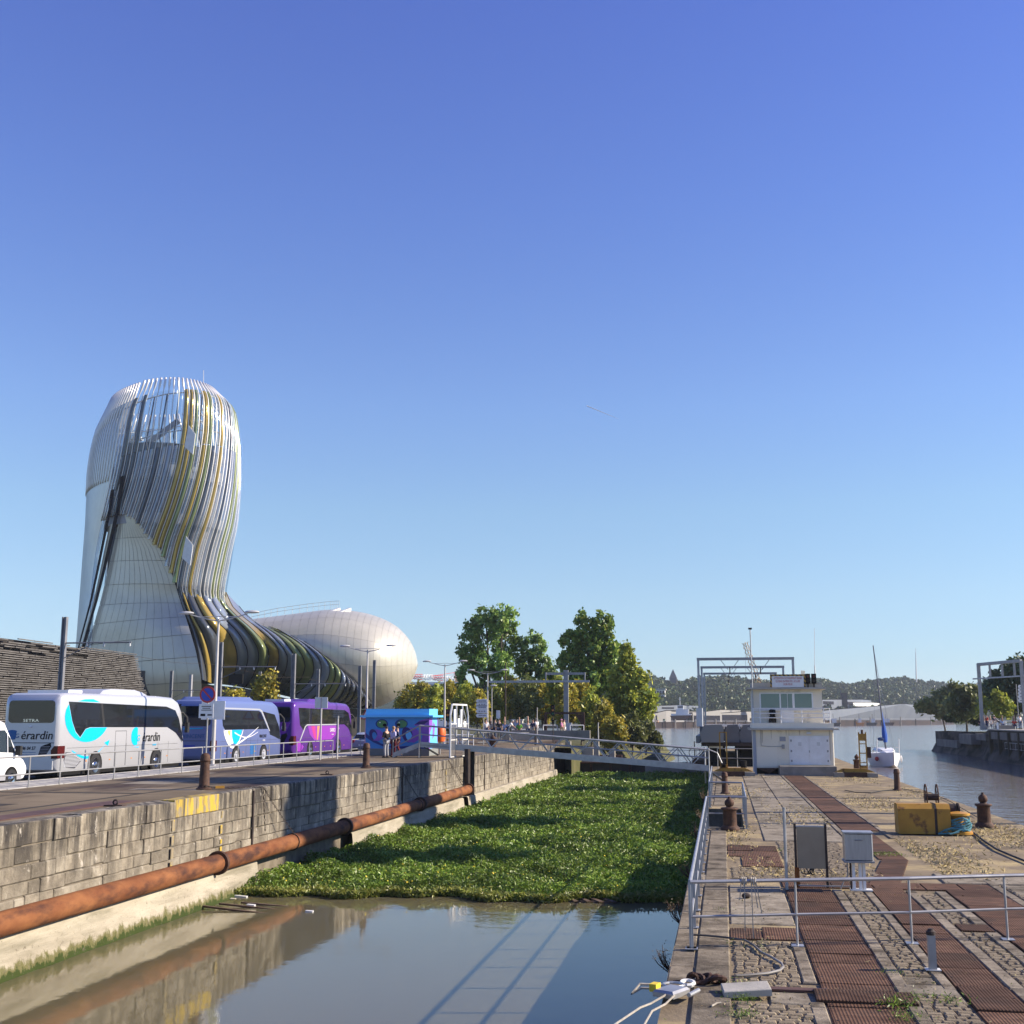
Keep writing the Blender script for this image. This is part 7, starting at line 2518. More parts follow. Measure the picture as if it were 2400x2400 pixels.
for x in (.12, .48):
    put(MB().tube([V(x, .6 + .3 * math.cos(a), 1.18 + .36 * math.sin(a)) for a in [i * math.pi / 9 for i in range(18)]], .022, 5, True), 'spool_rim', m_iron, t)
    q = MB()
    for i in range(4):
        a = i * math.pi / 4
        q.cyl((x, .6 - .29 * math.cos(a), 1.18 - .35 * math.sin(a)), (x, .6 + .29 * math.cos(a), 1.18 + .35 * math.sin(a)), .008, n=3)
    put(q, 'spokes', m_iron, t)
put(MB().cyl((.1, .6, 1.12), (.5, .6, 1.12), .11, n=10), 'spool_core', m_irondark, t)
put(MB().bx(.1, .5, .45, .75, .4, .85), 'spool_stand', m_irondark, t)
m_teal = M('teal_rope', (.03, .13, .17), (.14, .3, .34), 30, .85)
tr = thing('rope_coil', 'teal and white mooring rope heaped round the winch drum', 'rope', (7.5, 41.8, 0))
for k in range(7):
    a0 = rng.uniform(0, 6)
    pts = []
    for i in range(16):
        a = a0 + i * .42
        pts.append((-.0 + (.33 + .04 * math.sin(a * 2 + k)) * math.cos(a), -.1 + .33 * math.sin(a), .16 + .055 * k + .05 * math.sin(a * 3 + k)))
    put(MB().tube(pts, .026, 5), 'loop', m_teal, tr)
put(MB().tube([(.3, -.2, .5), (.05, -.42, .2), (-.3, -.55, .06), (-.75, -.5, .03), (-.55, -.35, .12), (-.2, -.4, .2), (.1, -.45, .12)], .028, 5), 'loop', m_teal, tr)
put(MB().tube([(-.1, -.5, .1), (-.4, -.6, .04), (-.55, -.5, .16), (-.3, -.45, .22), (.2, -.42, .14)], .026, 5), 'loop', m_teal, tr)
# cables
def cable(lab, pts, r, mt, name='cable'):
    o = MB().tube(pts, r, 6).build(name, mt, None, True)
    return tag(o, lab, 'cable')
cable('thick black cable running from the winch to the right picture edge', [G(2282, 1952), G(2305, 1970, .02), G(2335, 1990, .02), G(2370, 2005, .02), G(2420, 2025, .02), G(2500, 2060, .02)], .03, m_black)
cable('thin dark cable lying near the tall bollard at the river edge', [G(x, y, .02) for x, y in ((1980, 1852), (2005, 1857), (2040, 1858), (2070, 1853), (2098, 1851))], .025, m_black)
cable('thin line from the tall bollard along the river edge', [G(x, y, .02) for x, y in ((2110, 1848), (2150, 1856), (2180, 1857), (2230, 1880), (2290, 1915))], .015, m_black)
cable('dark cable bowing across the foreground cobbles to the rail foot', [G(x, y, .035) for x, y in ((1625, 2191), (1660, 2193), (1700, 2197), (1745, 2203), (1765, 2214), (1785, 2232), (1810, 2244), (1832, 2258), (1836, 2266), (1828, 2274), (1800, 2281), (1760, 2285), (1725, 2287))], [.018] * 6 + [.02] * 7, M('grey_hose', (.06, .055, .05), (.22, .21, .2), .4, .6))
cable('short pale rope end beside the tilted slab', [G(x, y, .02) for x, y in ((1668, 2358), (1680, 2351), (1690, 2350))], .012, m_rope, 'rope_end')
# tilted slab
t = tag(MB().bev(-.32, .32, -.2, .2, 0, .09, .01).build('cover_slab', m_concpale), 'pale concrete cover slab lying loose and tilted in the foreground', 'slab')
t.location = (.2, 17.3, .02)
t.rotation_euler = (R(4), R(-4), R(6))
p_ = tag(MB().bx(.45, 1.3, 17.55, 17.72, 0, .03).build('rust_strip', m_plate_rust), 'flat strip of rusty iron beside the loose cover slab', 'iron strip')
# mooring clamp and ropes at the edge
t = thing('rope_clamp', 'aluminium rope clamp with shackles and mooring ropes at the island edge', 'mooring gear', (-.8, 16.95, 0))
m_alu = M('dull_aluminium', (.33, .33, .34), (.42, .42, .42), 3, .4, .6)
o = put(MB().bev(-.16, .16, -.22, .22, .03, .12, .03), 'clamp_body', m_alu, t)
o.rotation_euler = (0, 0, R(-28))
o = put(MB().cyl((.24, -.2, .08), (.36, .12, .08), .03, n=8), 'cylinder', m_alu, t)
put(MB().box((-.22, .02, .12), (.1, .16, .1), R(-20)), 'yellow_tag', M('tag_yellow', (.7, .5, .03), rough=.5), t)
put(MB().tube([V(.02 + .14 * math.cos(a), .3 + .14 * math.sin(a) , .1) for a in [i * math.pi / 6 for i in range(12)]], .02, 5, True), 'shackle', m_alu, t)
put(MB().tube([V(.2 + .09 * math.cos(a), .58 + .16 * math.sin(a), .07) for a in [i * math.pi / 6 for i in range(12)]], .03, 5, True), 'shackle', m_offwhite, t)
for k in range(4):
    put(MB().tube([V(.32 + .1 * k + .1 * math.cos(a), .85 + .05 * math.sin(k) + .09 * math.sin(a) * (1 if k % 2 else .5), .07 + .05 * math.sin(a + k)) for a in [i * math.pi / 6 for i in range(12)]], .035, 5, True), 'chain_link', m_iron, t)
put(MB().tube([(-.05, -.2, .08), (-.25, -.5, .02)] + [P(x_, y_, Y_) - V(-.8, 16.95, 0) for x_, y_, Y_ in ((1500, 2362, 15.9), (1440, 2402, 15.2), (1380, 2445, 14.6))], .014, 6), 'mooring_rope', m_rope, t)
put(MB().tube([(.05, -.25, .08), (-.06, -.5, .02)] + [P(x_, y_, Y_) - V(-.8, 16.95, 0) for x_, y_, Y_ in ((1528, 2370, 15.9), (1508, 2405, 15.3), (1485, 2445, 14.7))], .014, 6), 'mooring_rope', m_rope, t)
put(MB().tube([(-.1, .2, .06), (-.42, .25, .05), (-.55, .2, -.02), (-.45, .35, .08), (-.1, .45, .06)], .018, 5), 'mooring_rope', m_rope, t)
t = thing('ring_bolt', 'small rusty ring bolt lying right of the rope clamp', 'ring bolt', G(1624, 2308, .0))
put(MB().tube([V(.07 * math.cos(a), .02, .08 + .07 * math.sin(a)) for a in [i * math.pi / 6 for i in range(12)]], .025, 5, True), 'ring', m_iron, t)
put(MB().cyl((-.28, 0, .03), (-.04, 0, .05), .022, n=6), 'shank', m_iron, t)
g = G(1749, 2104)
tag(MB().ball((g.x, g.y, .04), .1, .08, .06, 8, 5).build('dark_lump', m_irondark), 'dark lump of debris on the slabs behind the foreground railing', 'debris')
# weeds on paving
rs = np.random.RandomState(77)
for k, (px_, py_, n_, s_) in enumerate(((2105, 2357, 130, .06), (2075, 2005, 260, .05), (1735, 2345, 150, .04), (1740, 2382, 170, .04), (2128, 2388, 130, .04), (2145, 2340, 70, .04), (2225, 2348, 80, .05), (1765, 2213, 50, .03), (1722, 2215, 60, .03), (1695, 2134, 40, .03), (1720, 2305, 60, .035), (2085, 2280, 70, .03), (1830, 1995, 50, .04), (1785, 2230, 40, .03))):
    g = G(px_, py_)
    c = np.stack([rs.normal(0, .13 if n_ < 200 else .28, n_), rs.normal(0, .13, n_), rs.uniform(.0, s_ * 1.8, n_)], 1)
    o = ob('weed_tuft', leafmesh('weed_tuft', c, s_ * .62, -.1, 90 + k, .22), l_weed)
    o.location = g
    stuff(o, ['leafy green weed beside the low plates', 'broad patch of green weeds behind the steel box', 'weeds in front of the tilted slab', 'weeds in the lower left cobbles', 'weeds at the bottom edge cobbles', 'small weed right of the overlapping plate', 'weed beside the right plate track', 'tiny weed beside the bowed cable', 'weed at the slab and cobble corner', 'tiny weed in the slab joint', 'weeds left of the cobbles', 'weeds before the stub post', 'weed by the iron patch', 'tiny weed in the cobbles'][k], 'weeds')
# grit, straw and tiny weeds in the joints of the near paving
n_ = 5200
y = rs.uniform(15, 31, n_)
x = np.where(rs.uniform(0, 1, n_) < .75, rs.choice([.55, 2.68, 4.22, 7.5], n_) + rs.normal(0, .16, n_) * rs.choice([2.2, 1.2, 1.2, 6], n_), rs.uniform(-.85, 6.2, n_))
keep = (x > -.85) & (x < 10) & (np.sin(x * 5.1 + y * 1.7) + rs.normal(0, .8, n_) > .1)
c = np.stack([x, y, rs.uniform(-.012, .012, n_)], 1)[keep]
o = ob('joint_litter', leafmesh('joint_litter', c, .028, 1.2, 79, .35), leafmat('litter_tones', [(.3, .23, .1), (.14, .1, .05), (.09, .11, .03), (.4, .32, .17), (.06, .05, .035)], 1.5, .1))
stuff(o, 'straw, grit and tiny weeds in the joints of the foreground paving', 'litter')
# dry grass on the quay
n_ = 26000
x = rs.uniform(0, 10, n_)
y = 1 / rs.uniform(1 / 84, 1 / 30, n_)
keep = (np.sin(x * 1.3 + y * .21) + np.sin(y * .33 - x * .7) + rs.normal(0, .5, n_) > .5) & ~((x > 3.7) & (x < 5.1)) & ~((x < PX1) & (y > PY0 - .3) & (y < PY1 + .3))
c = np.stack([x, y, rs.uniform(-.03, .02, n_)], 1)[keep]
o = ob('dry_grass', leafmesh('dry_grass', c, .07, .6, 78, .2), M('straw', (.38, .3, .14), (.46, .37, .18), 2, .9))
stuff(o, 'scattered straw coloured dry grass on the island paving', 'dry grass')
# ================================================================== CONTROL HOUSE
m_plaster = M('cream_render', (.72, .66, .52), (.78, .71, .57), .7, .85, 0, .004, 20, c3=(.42, .38, .31), sc3=.9, st3=(1, 1, .4), lo3=.58, hi3=.75)
m_plwhite = M('pale_render', (.78, .72, .58), rough=.85)
HX0, HX1, HY0, HY1 = 2.0, 7.25, 84.0, 88.5
h = thing('control_house', 'two storey cream lock control house with a white balcony and a warning board', 'building', (HX0, HY0, 0))
MB().bx(HX0, HX1, HY0, HY1, -.05, 2.95).build('wall', m_plaster, h)
MB().bx(HX0 - .28, HX1 + .42, HY0 - .35, HY1 + .3, 2.95, 3.08).build('balcony_slab', m_concpale, h)
MB().bx(HX0 - .1, HX1 + .12, HY0 - .15, HY1 + .1, 3.08, 3.42).build('slab_upstand', m_plwhite, h)
UX0, UX1, UY0, UY1 = 2.0, 6.75, 84.9, 88.4
MB().bx(UX0, UX1, UY0, UY1, 3.42, 5.72).build('wall', m_plaster, h)
MB().bx(UX0 - .3, UX1 + .28, UY0 - .45, UY1 + .3, 5.72, 5.84).build('roof_slab', m_concpale, h)
MB().bx(UX0 - .02, UX1 + .02, UY0 - .1, UY1 + .1, 5.84, 6.18).build('roof_parapet', m_concpale, h)
MB().bx(UX0 - .05, UX0 + .1, UY0 - .06, UY0, 3.42, 5.72).build('drain_pipe', m_offwhite, h)
MB().bx(HX0 - .04, HX0 + .16, HY0 - .05, HY0, 0, 2.95).build('drain_pipe', M('grey_blue_pipe', (.3, .33, .38), rough=.6), h)
MB().bx(HX0 + .17, 3.55, HY0 - .012, HY0, .5, 1.82).build('white_patch', m_plwhite, h)  # paler rectangle on the lower left of the front wall
# door
d_ = MB().bx(4.36, 7.03, HY0 - .05, HY0, .62, 2.56).build('door_frame', m_white, h)
for x0, x1 in ((4.48, 5.68), (5.7, 6.92)):
    o = MB().bx(x0, x1, HY0 - .075, HY0 - .04, .64, 2.46).build('door_leaf', m_white, h)
    MB().bx((x0 + x1) / 2 - .12, (x0 + x1) / 2 + .1, HY0 - .082, HY0 - .074, 1.9, 2.15).build('door_notice', m_offwhite, o)
MB().bx(5.66, 5.72, HY0 - .12, HY0 - .074, 1.45, 1.6).build('door_handle', m_steel, h)
MB().bev(3.62, 7.3, HY0 - 1.6, HY0 - .0, -.05, .6, .02).build('step_block', m_conc, h)
MB().bx(HX0 + .1, 3.6, HY0 - .02, HY0 - .0, -.02, .42).build('dark_opening', m_dark, h)
MB().prism([(HX0 + .15, HY0 - .4, .42), (3.55, HY0 - .4, .42), (2.95, HY0 - .4, .05)], (0, .36, 0)).build('rusty_chute', m_iron, h)
MB().bx(1.4, 3.6, HY0 - 1.5, HY0 - 1.0, -.04, .05).build('sill_slab', m_conc, h)
# fittings on the walls
for x in (4.5, 6.9):
    for z in (.9, 1.55, 2.25):
        MB().bx(x - .05, x + .05, HY0 - .09, HY0 - .075, z - .07, z + .07).build('hinge', m_steel2, h)
MB().bx(5.55, 5.85, HY0 - .2, HY0, 2.68, 2.82).build('door_lamp', m_offwhite, h)
MB().bx(3.75, 4.15, HY0 - .03, HY0, 2.2, 2.5).build('vent_grille', m_greyvent, h)
MB().tube([(2.5, HY0 - .03, 2.95), (2.5, HY0 - .03, 1.9), (3.0, HY0 - .03, 1.85), (3.95, HY0 - .03, 1.85)], .018, 5).build('conduit', m_steel2, h)
MB().bx(3.88, 4.06, HY0 - .1, HY0, 1.7, 1.98).build('switch_box', m_steel2, h)
MB().tube([(7.3, HY0 + .3, 2.95), (7.3, HY0 + .3, .1)], .05, 6).build('downpipe', m_offwhite, h)
m_stain = M('rain_stain', (.4, .36, .28), (.55, .5, .4), 3, .9, 0, 0, None, (2, 2, .3))
for x, z0, z1, w2 in ((2.6, 2.1, 2.94, .05), (4.2, 2.58, 2.94, .04), (5.1, 2.6, 2.94, .06), (7.08, .9, 2.94, .05), (3.2, 2.3, 2.94, .03)):
    MB().prism([(x - w2, HY0 - .004, z1), (x + w2, HY0 - .004, z1), (x + w2 * .2, HY0 - .004, z0), (x - w2 * .3, HY0 - .004, z0)], (0, .003, 0)).build('rain_stain', m_stain, h)
# upper windows
MB().bx(2.52, 6.15, UY0 - .05, UY0, 4.35, 5.5).build('window_frame', m_white, h)
for k, (x0, x1, z0) in enumerate(((2.62, 3.88, 4.42), (3.98, 4.4, 4.42), (4.44, 4.74, 4.42), (4.9, 6.05, 4.42))):
    w_ = MB().bx(x0, x1, UY0 - .062, UY0 - .05, z0, 5.42).build('window', m_glassg if False else m_glass, h)
g_win = glassmat('pale_window_glass', (.16, .22, .22), .15, .05)
for o in h.children:
    if o.name.startswith('window') and 'frame' not in o.name:
        o.data.materials[0] = g_win if o.name != 'window.003' else m_glass
MB().bx(UX1, UX1 + .05, UY0 + .5, UY1 - .6, 4.3, 5.4).build('window', m_glass, h)
MB().bx(UX0 + .1, UX1 - .1, UY0 - .09, UY0 - .05, 4.27, 4.34).build('window_sill', m_white, h)
MB().bx(3.95, 4.82, UY0 - .04, UY0, 3.44, 4.26).build('balcony_door', m_white, h)
# balcony rail
BX0, BX1, BY0 = 2.0, 7.15, 84.05
for z in (3.78, 4.08, 4.42):
    MB().tube([(BX0, BY0, z), (BX1, BY0, z), (BX1, HY1 - .2, z)], .03, 5).build('balcony_rail', m_white, h)
for x in (BX0 + .05, 2.5, 3.9, 5.3, 6.75, BX1):
    MB().cyl((x, BY0, 3.42), (x, BY0, 4.42), .03, n=5).build('balcony_post', m_white, h)
MB().lathe([(.26, 3.45), (.26, 3.6), (.18, 4.0), (.24, 4.05), (.22, 4.3), (.1, 4.35)], (3.35, UY0 - .35, 0), 12).build('black_ventilator', m_dark, h, True)
# warning board
s_ = thing('warning_board', 'white board with red lettering and a black and yellow striped border on the roof', 'sign', (3.4, 84.4, 6))
MB().bx(3.4, 5.55, 84.5, 84.54, 5.86, 6.62).build('board', m_white, s_)
m, nt, b = newmat('hazard_stripes')
wv = node(nt, 'ShaderNodeTexWave', bands_direction='DIAGONAL')
wv.inputs['Scale'].default_value = 2.2
nt.links.new(node(nt, 'ShaderNodeNewGeometry').outputs['Position'], wv.inputs[0])
nt.links.new(ramp(nt, wv.outputs['Fac'], [(.48, (.02, .02, .02)), (.52, (.4, .24, .03))]), b.inputs['Base Color'])
MB().bx(3.28, 3.4, 84.49, 84.55, 5.86, 6.74).build('striped_border', m, s_)
MB().bx(5.55, 5.67, 84.49, 84.55, 5.86, 6.74).build('striped_border', m, s_)
MB().bx(3.4, 5.55, 84.49, 84.55, 6.62, 6.74).build('striped_border', m, s_)
for k, (tx, sz_) in enumerate((('ATTENTION ECOULEMENT DANS', .2), ('LE SENS ENTREE DE L ECLUSE', .2), ('VOIR FEUX', .2))):
    text(tx, sz_, m_red, 'lettering', s_, (4.475 - 3.4, 84.494 - 84.4, 6.47 - .21 * k - 6), (R(90), 0, 0), sx=.62, ext=.003)
def roof_light(px_, lab):
    p = P(px_, 1612, 84.8)
    t = thing('signal_light', lab, 'signal light', (p.x, 84.8, 6.0), 'signal lights on the house roof')
    MB().cyl((p.x, 84.8, 5.84), (p.x, 84.8, 6.15), .05, n=6).build('post', m_irondark, t)
    MB().bx(p.x - .16, p.x + .16, 84.65, 84.9, 6.1, 6.78).build('housing', m_dark, t)
    MB().cyl((p.x, 84.62, 6.6), (p.x, 84.65, 6.6), .1, n=10).build('lens', m_red2, t)
    MB().cyl((p.x, 84.62, 6.3), (p.x, 84.65, 6.3), .1, n=10).build('lens', m_irondark, t)
roof_light(1894, 'black signal light just right of the warning board')
roof_light(1908, 'larger black signal light at the right roof corner')
a, b_ = P(1764, 1628, 84.6), P(1758, 1475, 84.6)
t = thing('antenna_pole', 'thin metal pole rising at the left front of the house', 'antenna', (a.x, 84.5, 4.4))
MB().cyl((a.x, 84.6, 4.4), b_, .04, n=6).build('shaft', m_steel, t)
MB().box(b_ + V(0, 0, .05), (.25, .1, .12)).build('wind_sensor', m_irondark, t)
a, b_ = P(1911, 1600, 85.5), P(1909, 1473, 85.5)
t = thing('whip_antenna', 'very thin white whip antenna above the right roof corner', 'antenna', (a.x, 85.5, 5.84))
MB().cyl((a.x, 85.5, 5.84), a + V(0, 0, 1.2), .04, n=6).build('base', m_offwhite, t)
MB().cyl(a + V(0, 0, 1.2), b_, .018, n=5).build('whip', m_white, t)
# small things beside the house
p = G(1743, 1800)
t = tag(MB().lathe([(.22, 0), (.25, .5), (.27, .55), (.2, .56)], p, 12).build('dark_bucket', m_dark), 'dark bucket standing left of the control house', 'bucket')

# ---- yellow ladder gauges on their beams
def ladder_gauge(px0, pxm, px1, lab, Y=81.3):
    a, m_, b_ = P(px0, 1810, Y), P(pxm, 1810, Y), P(px1, 1810, Y)
    t = thing('ladder_gauge', lab, 'ladder frame', (m_.x, Y, 0), 'yellow ladder frames beside the control house')
    L = b_.x - a.x
    MB().prism([(a.x, Y, .28), (b_.x, Y, .28), (b_.x - L * .2, Y, .5), (a.x + L * .2, Y, .52)], (0, .35, 0)).build('beam', m_yellow, t)
    MB().bx(a.x + L * .22, b_.x - L * .22, Y - .3, Y + .5, -.03, .27).build('rusty_block', m_iron, t)
    for x0, x1 in ((a.x - .1, a.x + L * .215), (b_.x - L * .215, b_.x + .1)):
        MB().bx(x0, x1, Y - .4, Y + .4, -.03, .24).build('concrete_pad', m_conc, t)
    w2 = .22
    for s in (-1, 1):
        MB().bx(m_.x + s * w2 - .04, m_.x + s * w2 + .04, Y - .02, Y + .06, .5, 2.85).build('upright', m_yellow, t)
    for z in ((2.82,) if px0 < 1900 else (.9, 1.5, 2.1)):
        MB().bx(m_.x - w2, m_.x + w2, Y - .015, Y + .05, z - .03, z + .03).build('rung', m_yellow, t)
    if px0 > 1900:
        MB().bx(m_.x - .25, m_.x + .25, Y - .06, Y + .1, 2.3, 2.75).build('head_box', m_yellow, t)
        MB().cyl((m_.x, Y, 2.75), (m_.x, Y, 3.0), .08, n=8).build('lamp', m_iron, t)
        MB().bx(m_.x + .26, m_.x + .5, Y - .05, Y + .1, 1.2, 1.9).build('gear_box', m_iron, t)
    else:
        MB().bx(m_.x - .16, m_.x + .12, Y - .1, Y + .1, .52, 1.1).build('dark_box', m_irondark, t)
    MB().bx(m_.x - .2, m_.x + .2, Y - .1, Y + .1, .52, .72).build('bracket', m_yellow, t)
ladder_gauge(1672, 1697, 1766, 'yellow ladder frame on a yellow beam left of the control house')
ladder_gauge(1957, 2025, 2052, 'yellow ladder frame with a head box right of the control house')
t = thing('yellow_stand', 'small pale yellow stand behind the right corner of the house', 'stand', G(1947, 1800))
g = G(1947, 1800)
for x in (-.22, .2):
    MB().cyl(g + V(x, 0, 0), g + V(x, 0, .95), .03, n=5).build('leg', m_yellow, t)
MB().cyl(g + V(-.22, 0, .95), g + V(.2, 0, .95), .03, n=5).build('top_bar', m_yellow, t)

# ---- portal frames on the swing bridge
for Y, lab in ((105, 'nearest and largest grey steel portal frame behind the control house'), (122, 'middle grey steel portal frame of the three'), (139, 'farthest grey steel portal frame of the three')):
    t = thing('portal_frame', lab, 'portal frame', (-2.0, Y, 3.1), 'portal frames over the swing bridge')
    for x in (-2.0, 6.05):
        MB().bx(x - .1, x + .1, Y - .1, Y + .1, 3.1, 8.72).build('post', m_steel, t)
    MB().bx(-2.12, 6.17, Y - .12, Y + .12, 8.72, 8.95).build('beam', m_steel2, t)
    for xc in (.7, 3.3):
        for s in (-1, 1):
            MB().tube([(xc + s * .75, Y, 8.72), (xc + s * .15, Y, 7.9)], .035, 4).build('hanger', m_steel2, t)
        MB().cyl((xc, Y, 7.5), (xc, Y, 8.15), .05, n=5).build('insulator', m_irondark, t)
t = thing('shadow_mast', 'unseen floodlight mast added on the right bank for its shadow on the island', 'light mast', (36, 56, RBZ))  # added out of view for the shadow band it casts over the island
MB().cyl((36, 56, RBZ), (36, 56, 23), .45, .28, 10).build('shaft', m_steel2, t)
MB().bx(34.6, 37.4, 55.7, 56.3, 23, 23.6).build('lamp_head', m_lamp, t)
m_deck = M('bridge_deck_grey', (.12, .12, .125), (.17, .17, .175), .5, .7)
t = thing('swing_bridge', 'dark grey swing bridge deck with humped end segments behind the house', 'bridge', (-1.9, 98, 1.8))
def hump(x0, x1, y0, y1, mt, name='end_segment'):
    pr_ = [(x0, 1.85), (x0 - .15, 2.55), (x0, 2.75), (x0 + .22, 3.22), (x1 - .12, 3.26), (x1, 2.85), (x1, 1.85)]
    MB().prism([(x, y0, z) for x, z in pr_], (0, y1 - y0, 0)).build(name, mt, t)
hump(-1.75, 0.0, 97.5, 101, M('deck_light_grey', (.24, .235, .22), rough=.7))
hump(.1, 1.25, 98.2, 101, m_deck)
hump(1.33, 2.45, 98.2, 101, m_deck)
for x in (.05, 1.29, 2.5):
    MB().bx(x - .03, x + .03, 98.1, 100.9, 2.9, 3.3).build('joint_strip', m_white, t)
MB().bx(-1.95, 6.2, 101, 146, 1.9, 3.08).build('deck', m_deck, t)
MB().bx(-1.8, 6.0, 97.9, 101, 1.55, 1.84).build('girder', m_irondark, t)
MB().bx(-2.3, -1.96, 102, 145, 1.7, 2.3).build('side_walk', m_steel2, t)
MB().tube([(-2.3, 100, 3.6), (-2.3, 145, 3.6)], .05, 4).build('side_rail', m_steel, t)
MB().bx(-2.2, -1.7, 101.2, 103.4, 3.09, 4.6).build('rail_screen', m_offwhite, t)
MB().lathe([(.95, -.04), (.95, .3), (.75, .5), (.68, 1.3), (.75, 1.54)], (-.6, 99.3, 0), 16).build('pivot_drum', m_dark, t, True)
MB().bx(-1.2, -.1, 98.2, 98.4, 1.4, 1.54).build('white_edge', m_white, t)
MB().bx(1.2, 6.0, 99, 140, -.04, 1.55).build('bridge_bearing', m_dark, t)
# hand wheel gear by the gate
t = thing('gate_gear', 'rusty gate winding gear with a handwheel at the end of the footbridge', 'winding gear', (-2.3, 98, 0))
gx, gy = P(1628, 1768, 100).x, 100.0
MB().bx(gx - .2, gx + .2, gy - .2, gy + .2, -.04, .5).build('pedestal', m_iron, t)
MB().tube([V(gx + .45 * math.cos(a), gy, .95 + .45 * math.sin(a)) for a in [i * math.pi / 8 for i in range(16)]], .03, 4, True).build('handwheel', m_irondark, t)
MB().cyl((gx, gy, .5), (gx, gy, 1.9), .04, n=6).build('spindle', m_irondark, t)

# ================================================================== SAILBOAT
m_hull = M('boat_white', (.78, .78, .77), rough=.3)
t = thing('sailboat', 'white sailing yacht seen from the bow, blue cover on its mast, moored by the island', 'sailboat', (17.6, 139, WZ), None, R(4))
st = []
for f, hw, zk, zd in ((0, .03, .5, 1.62), (.06, .32, .2, 1.56), (.16, .78, .0, 1.5), (.32, 1.3, -.15, 1.42), (.55, 1.62, -.2, 1.36), (.8, 1.55, -.15, 1.34), (1, 1.2, .1, 1.36)):
    y = -4.4 + 9.2 * f
    st.append([(-hw, y, zd), (-hw * .97, y, zd * .6), (-hw * .7, y, zk * .5 + .05), (-hw * .3, y, zk - .1), (hw * .3, y, zk - .1), (hw * .7, y, zk * .5 + .05), (hw * .97, y, zd * .6), (hw, y, zd)])
q = MB().grid(st)
q.poly(st[-1])
put(q, 'hull', m_hull, t, True)
put(MB().grid([[(a[0][0] * .99, a[0][1], a[0][2] - .02), (0, a[0][1], a[0][2] + .05), (a[-1][0] * .99, a[-1][1], a[-1][2] - .02)] for a in st]), 'deck', m_offwhite, t, True)
put(MB().grid([[(-w_, y, z - .3), (-w_ * .8, y, z), (w_ * .8, y, z), (w_, y, z - .3)] for w_, y, z in ((.35, -2.2, 1.5), (.7, -1.6, 1.75), (1.0, -.4, 1.95), (1.1, 1.4, 2.0), (1.05, 1.9, 1.6))]), 'cabin', m_hull, t, True)
put(MB().bx(-.7, -.3, -1.33, -1.28, 1.6, 1.78).bx(.3, .7, -1.33, -1.28, 1.6, 1.78), 'cabin_window', m_dark, t)['kind'] = 'stuff'
put(MB().cyl((0, -.6, 1.5), (-.75, -.3, 13.3), .095, .06, 8), 'mast', M('mast_dark', (.12, .12, .14), rough=.4), t)
put(MB().tube([(.0, -.5, 2.6), (-.05, -.45, 3.4), (-.12, -.42, 4.6), (-.2, -.4, 5.9)], [.22, .3, .18, .05], 8), 'sail_cover', M('blue_canvas', (.02, .1, .42), rough=.7), t, True)
put(MB().cyl((-.1, -.4, 2.75), (-.1, 3.2, 2.9), .09, n=6), 'boom', m_steel, t)
put(MB().ball((-.5, -.6, 2.95), .4, .3, .2, 8, 5), 'canvas_bundle', M('navy_canvas', (.02, .05, .14), rough=.7), t, True)
for x, y in ((-1.2, .5), (1.2, .5)):
    put(MB().cyl((x, y, 1.4), (-.6, -.4, 11.4), .014, n=3), 'shroud', m_steel, t)
put(MB().cyl((0, -4.3, 1.6), (-.7, -.35, 12.8), .014, n=3), 'forestay', m_steel, t)
for s in (-1, 1):
    put(MB().cyl((s * 1.2, -1.5, 1.42), (s * 1.24 + .15 * (s < 0), -1.5, 3.0), .05, n=5), 'stanchion', m_white, t)
    put(MB().tube([(s * .25, -4.1, 2.1), (s * .8, -2.9, 2.1), (s * 1.25, -1, 2.05), (s * 1.55, 1.5, 2.05), (s * 1.3, 4, 2.1)], .02, 4), 'guard_rail', m_steel, t)
put(MB().ball((-1.3, -1.9, .85), .22, .22, .25), 'red_fender', m_red, t, True)
put(MB().ball((1.66, -.2, .8), .12, .12, .4), 'white_fender', m_white, t, True)
# ================================================================== RIGHT BANK
t = thing('steel_portal', 'grey steel portal with hanging struts on the right bank', 'portal', (33.3, 165, RBZ))
zt = 10.9
MB().bx(33.1, 33.5, 164.8, 165.2, RBZ, zt).build('post', m_steel2, t)
MB().bx(36.85, 37.25, 158, 158.4, RBZ, zt).build('post', m_steel2, t)
dd = Vector((37.05 - 33.3, 158.2 - 165, 0))
for f, name in ((0, 'top_beam'),):
    MB().tube([(33.3, 165, zt - .15), (37.05, 158.2, zt + .0)], .26, 4).build('top_beam', m_steel2, t)
for f in (.27, .56, .84):
    x, y = 33.3 + dd.x * f, 165 + dd.y * f
    MB().bx(x - .12, x + .12, y - .12, y + .12, 9.1, zt - .2).build('hanger', m_steel2, t)
MB().tube([(32.6, 165.4, 8.9), (37.05, 158.2, 9.0), (48, 140, 9.2)], .12, 4).build('low_bar', m_steel, t)
MB().bx(36.9, 38.4, 157.6, 158.1, RBZ, RBZ + 1.5).build('base_cabinet', m_offwhite, t)
MB().bx(33.0, 33.7, 164.4, 165.3, RBZ, RBZ + .5).build('footing', m_steel2, t)
railing('bank_railing', 'pale railing behind the people on the right bank', [(33.8, 168, RBZ), (36.6, 162, RBZ), (39.5, 154, RBZ)], 1.15, (.45, .8), .05, .045, m_white, 1.6)
t = tag(MB().bx(34.3, 36.3, 160.5, 162.5, RBZ, RBZ + .6).build('stone_lump', m_conc), 'grey stone block by the left post of the steel portal', 'block')
t = tag(MB().bx(33.5, 33.7, 157.5, 157.7, RBZ, RBZ + 1.0).build('white_stake', m_white), 'short white stake at the edge of the right quay', 'stake')
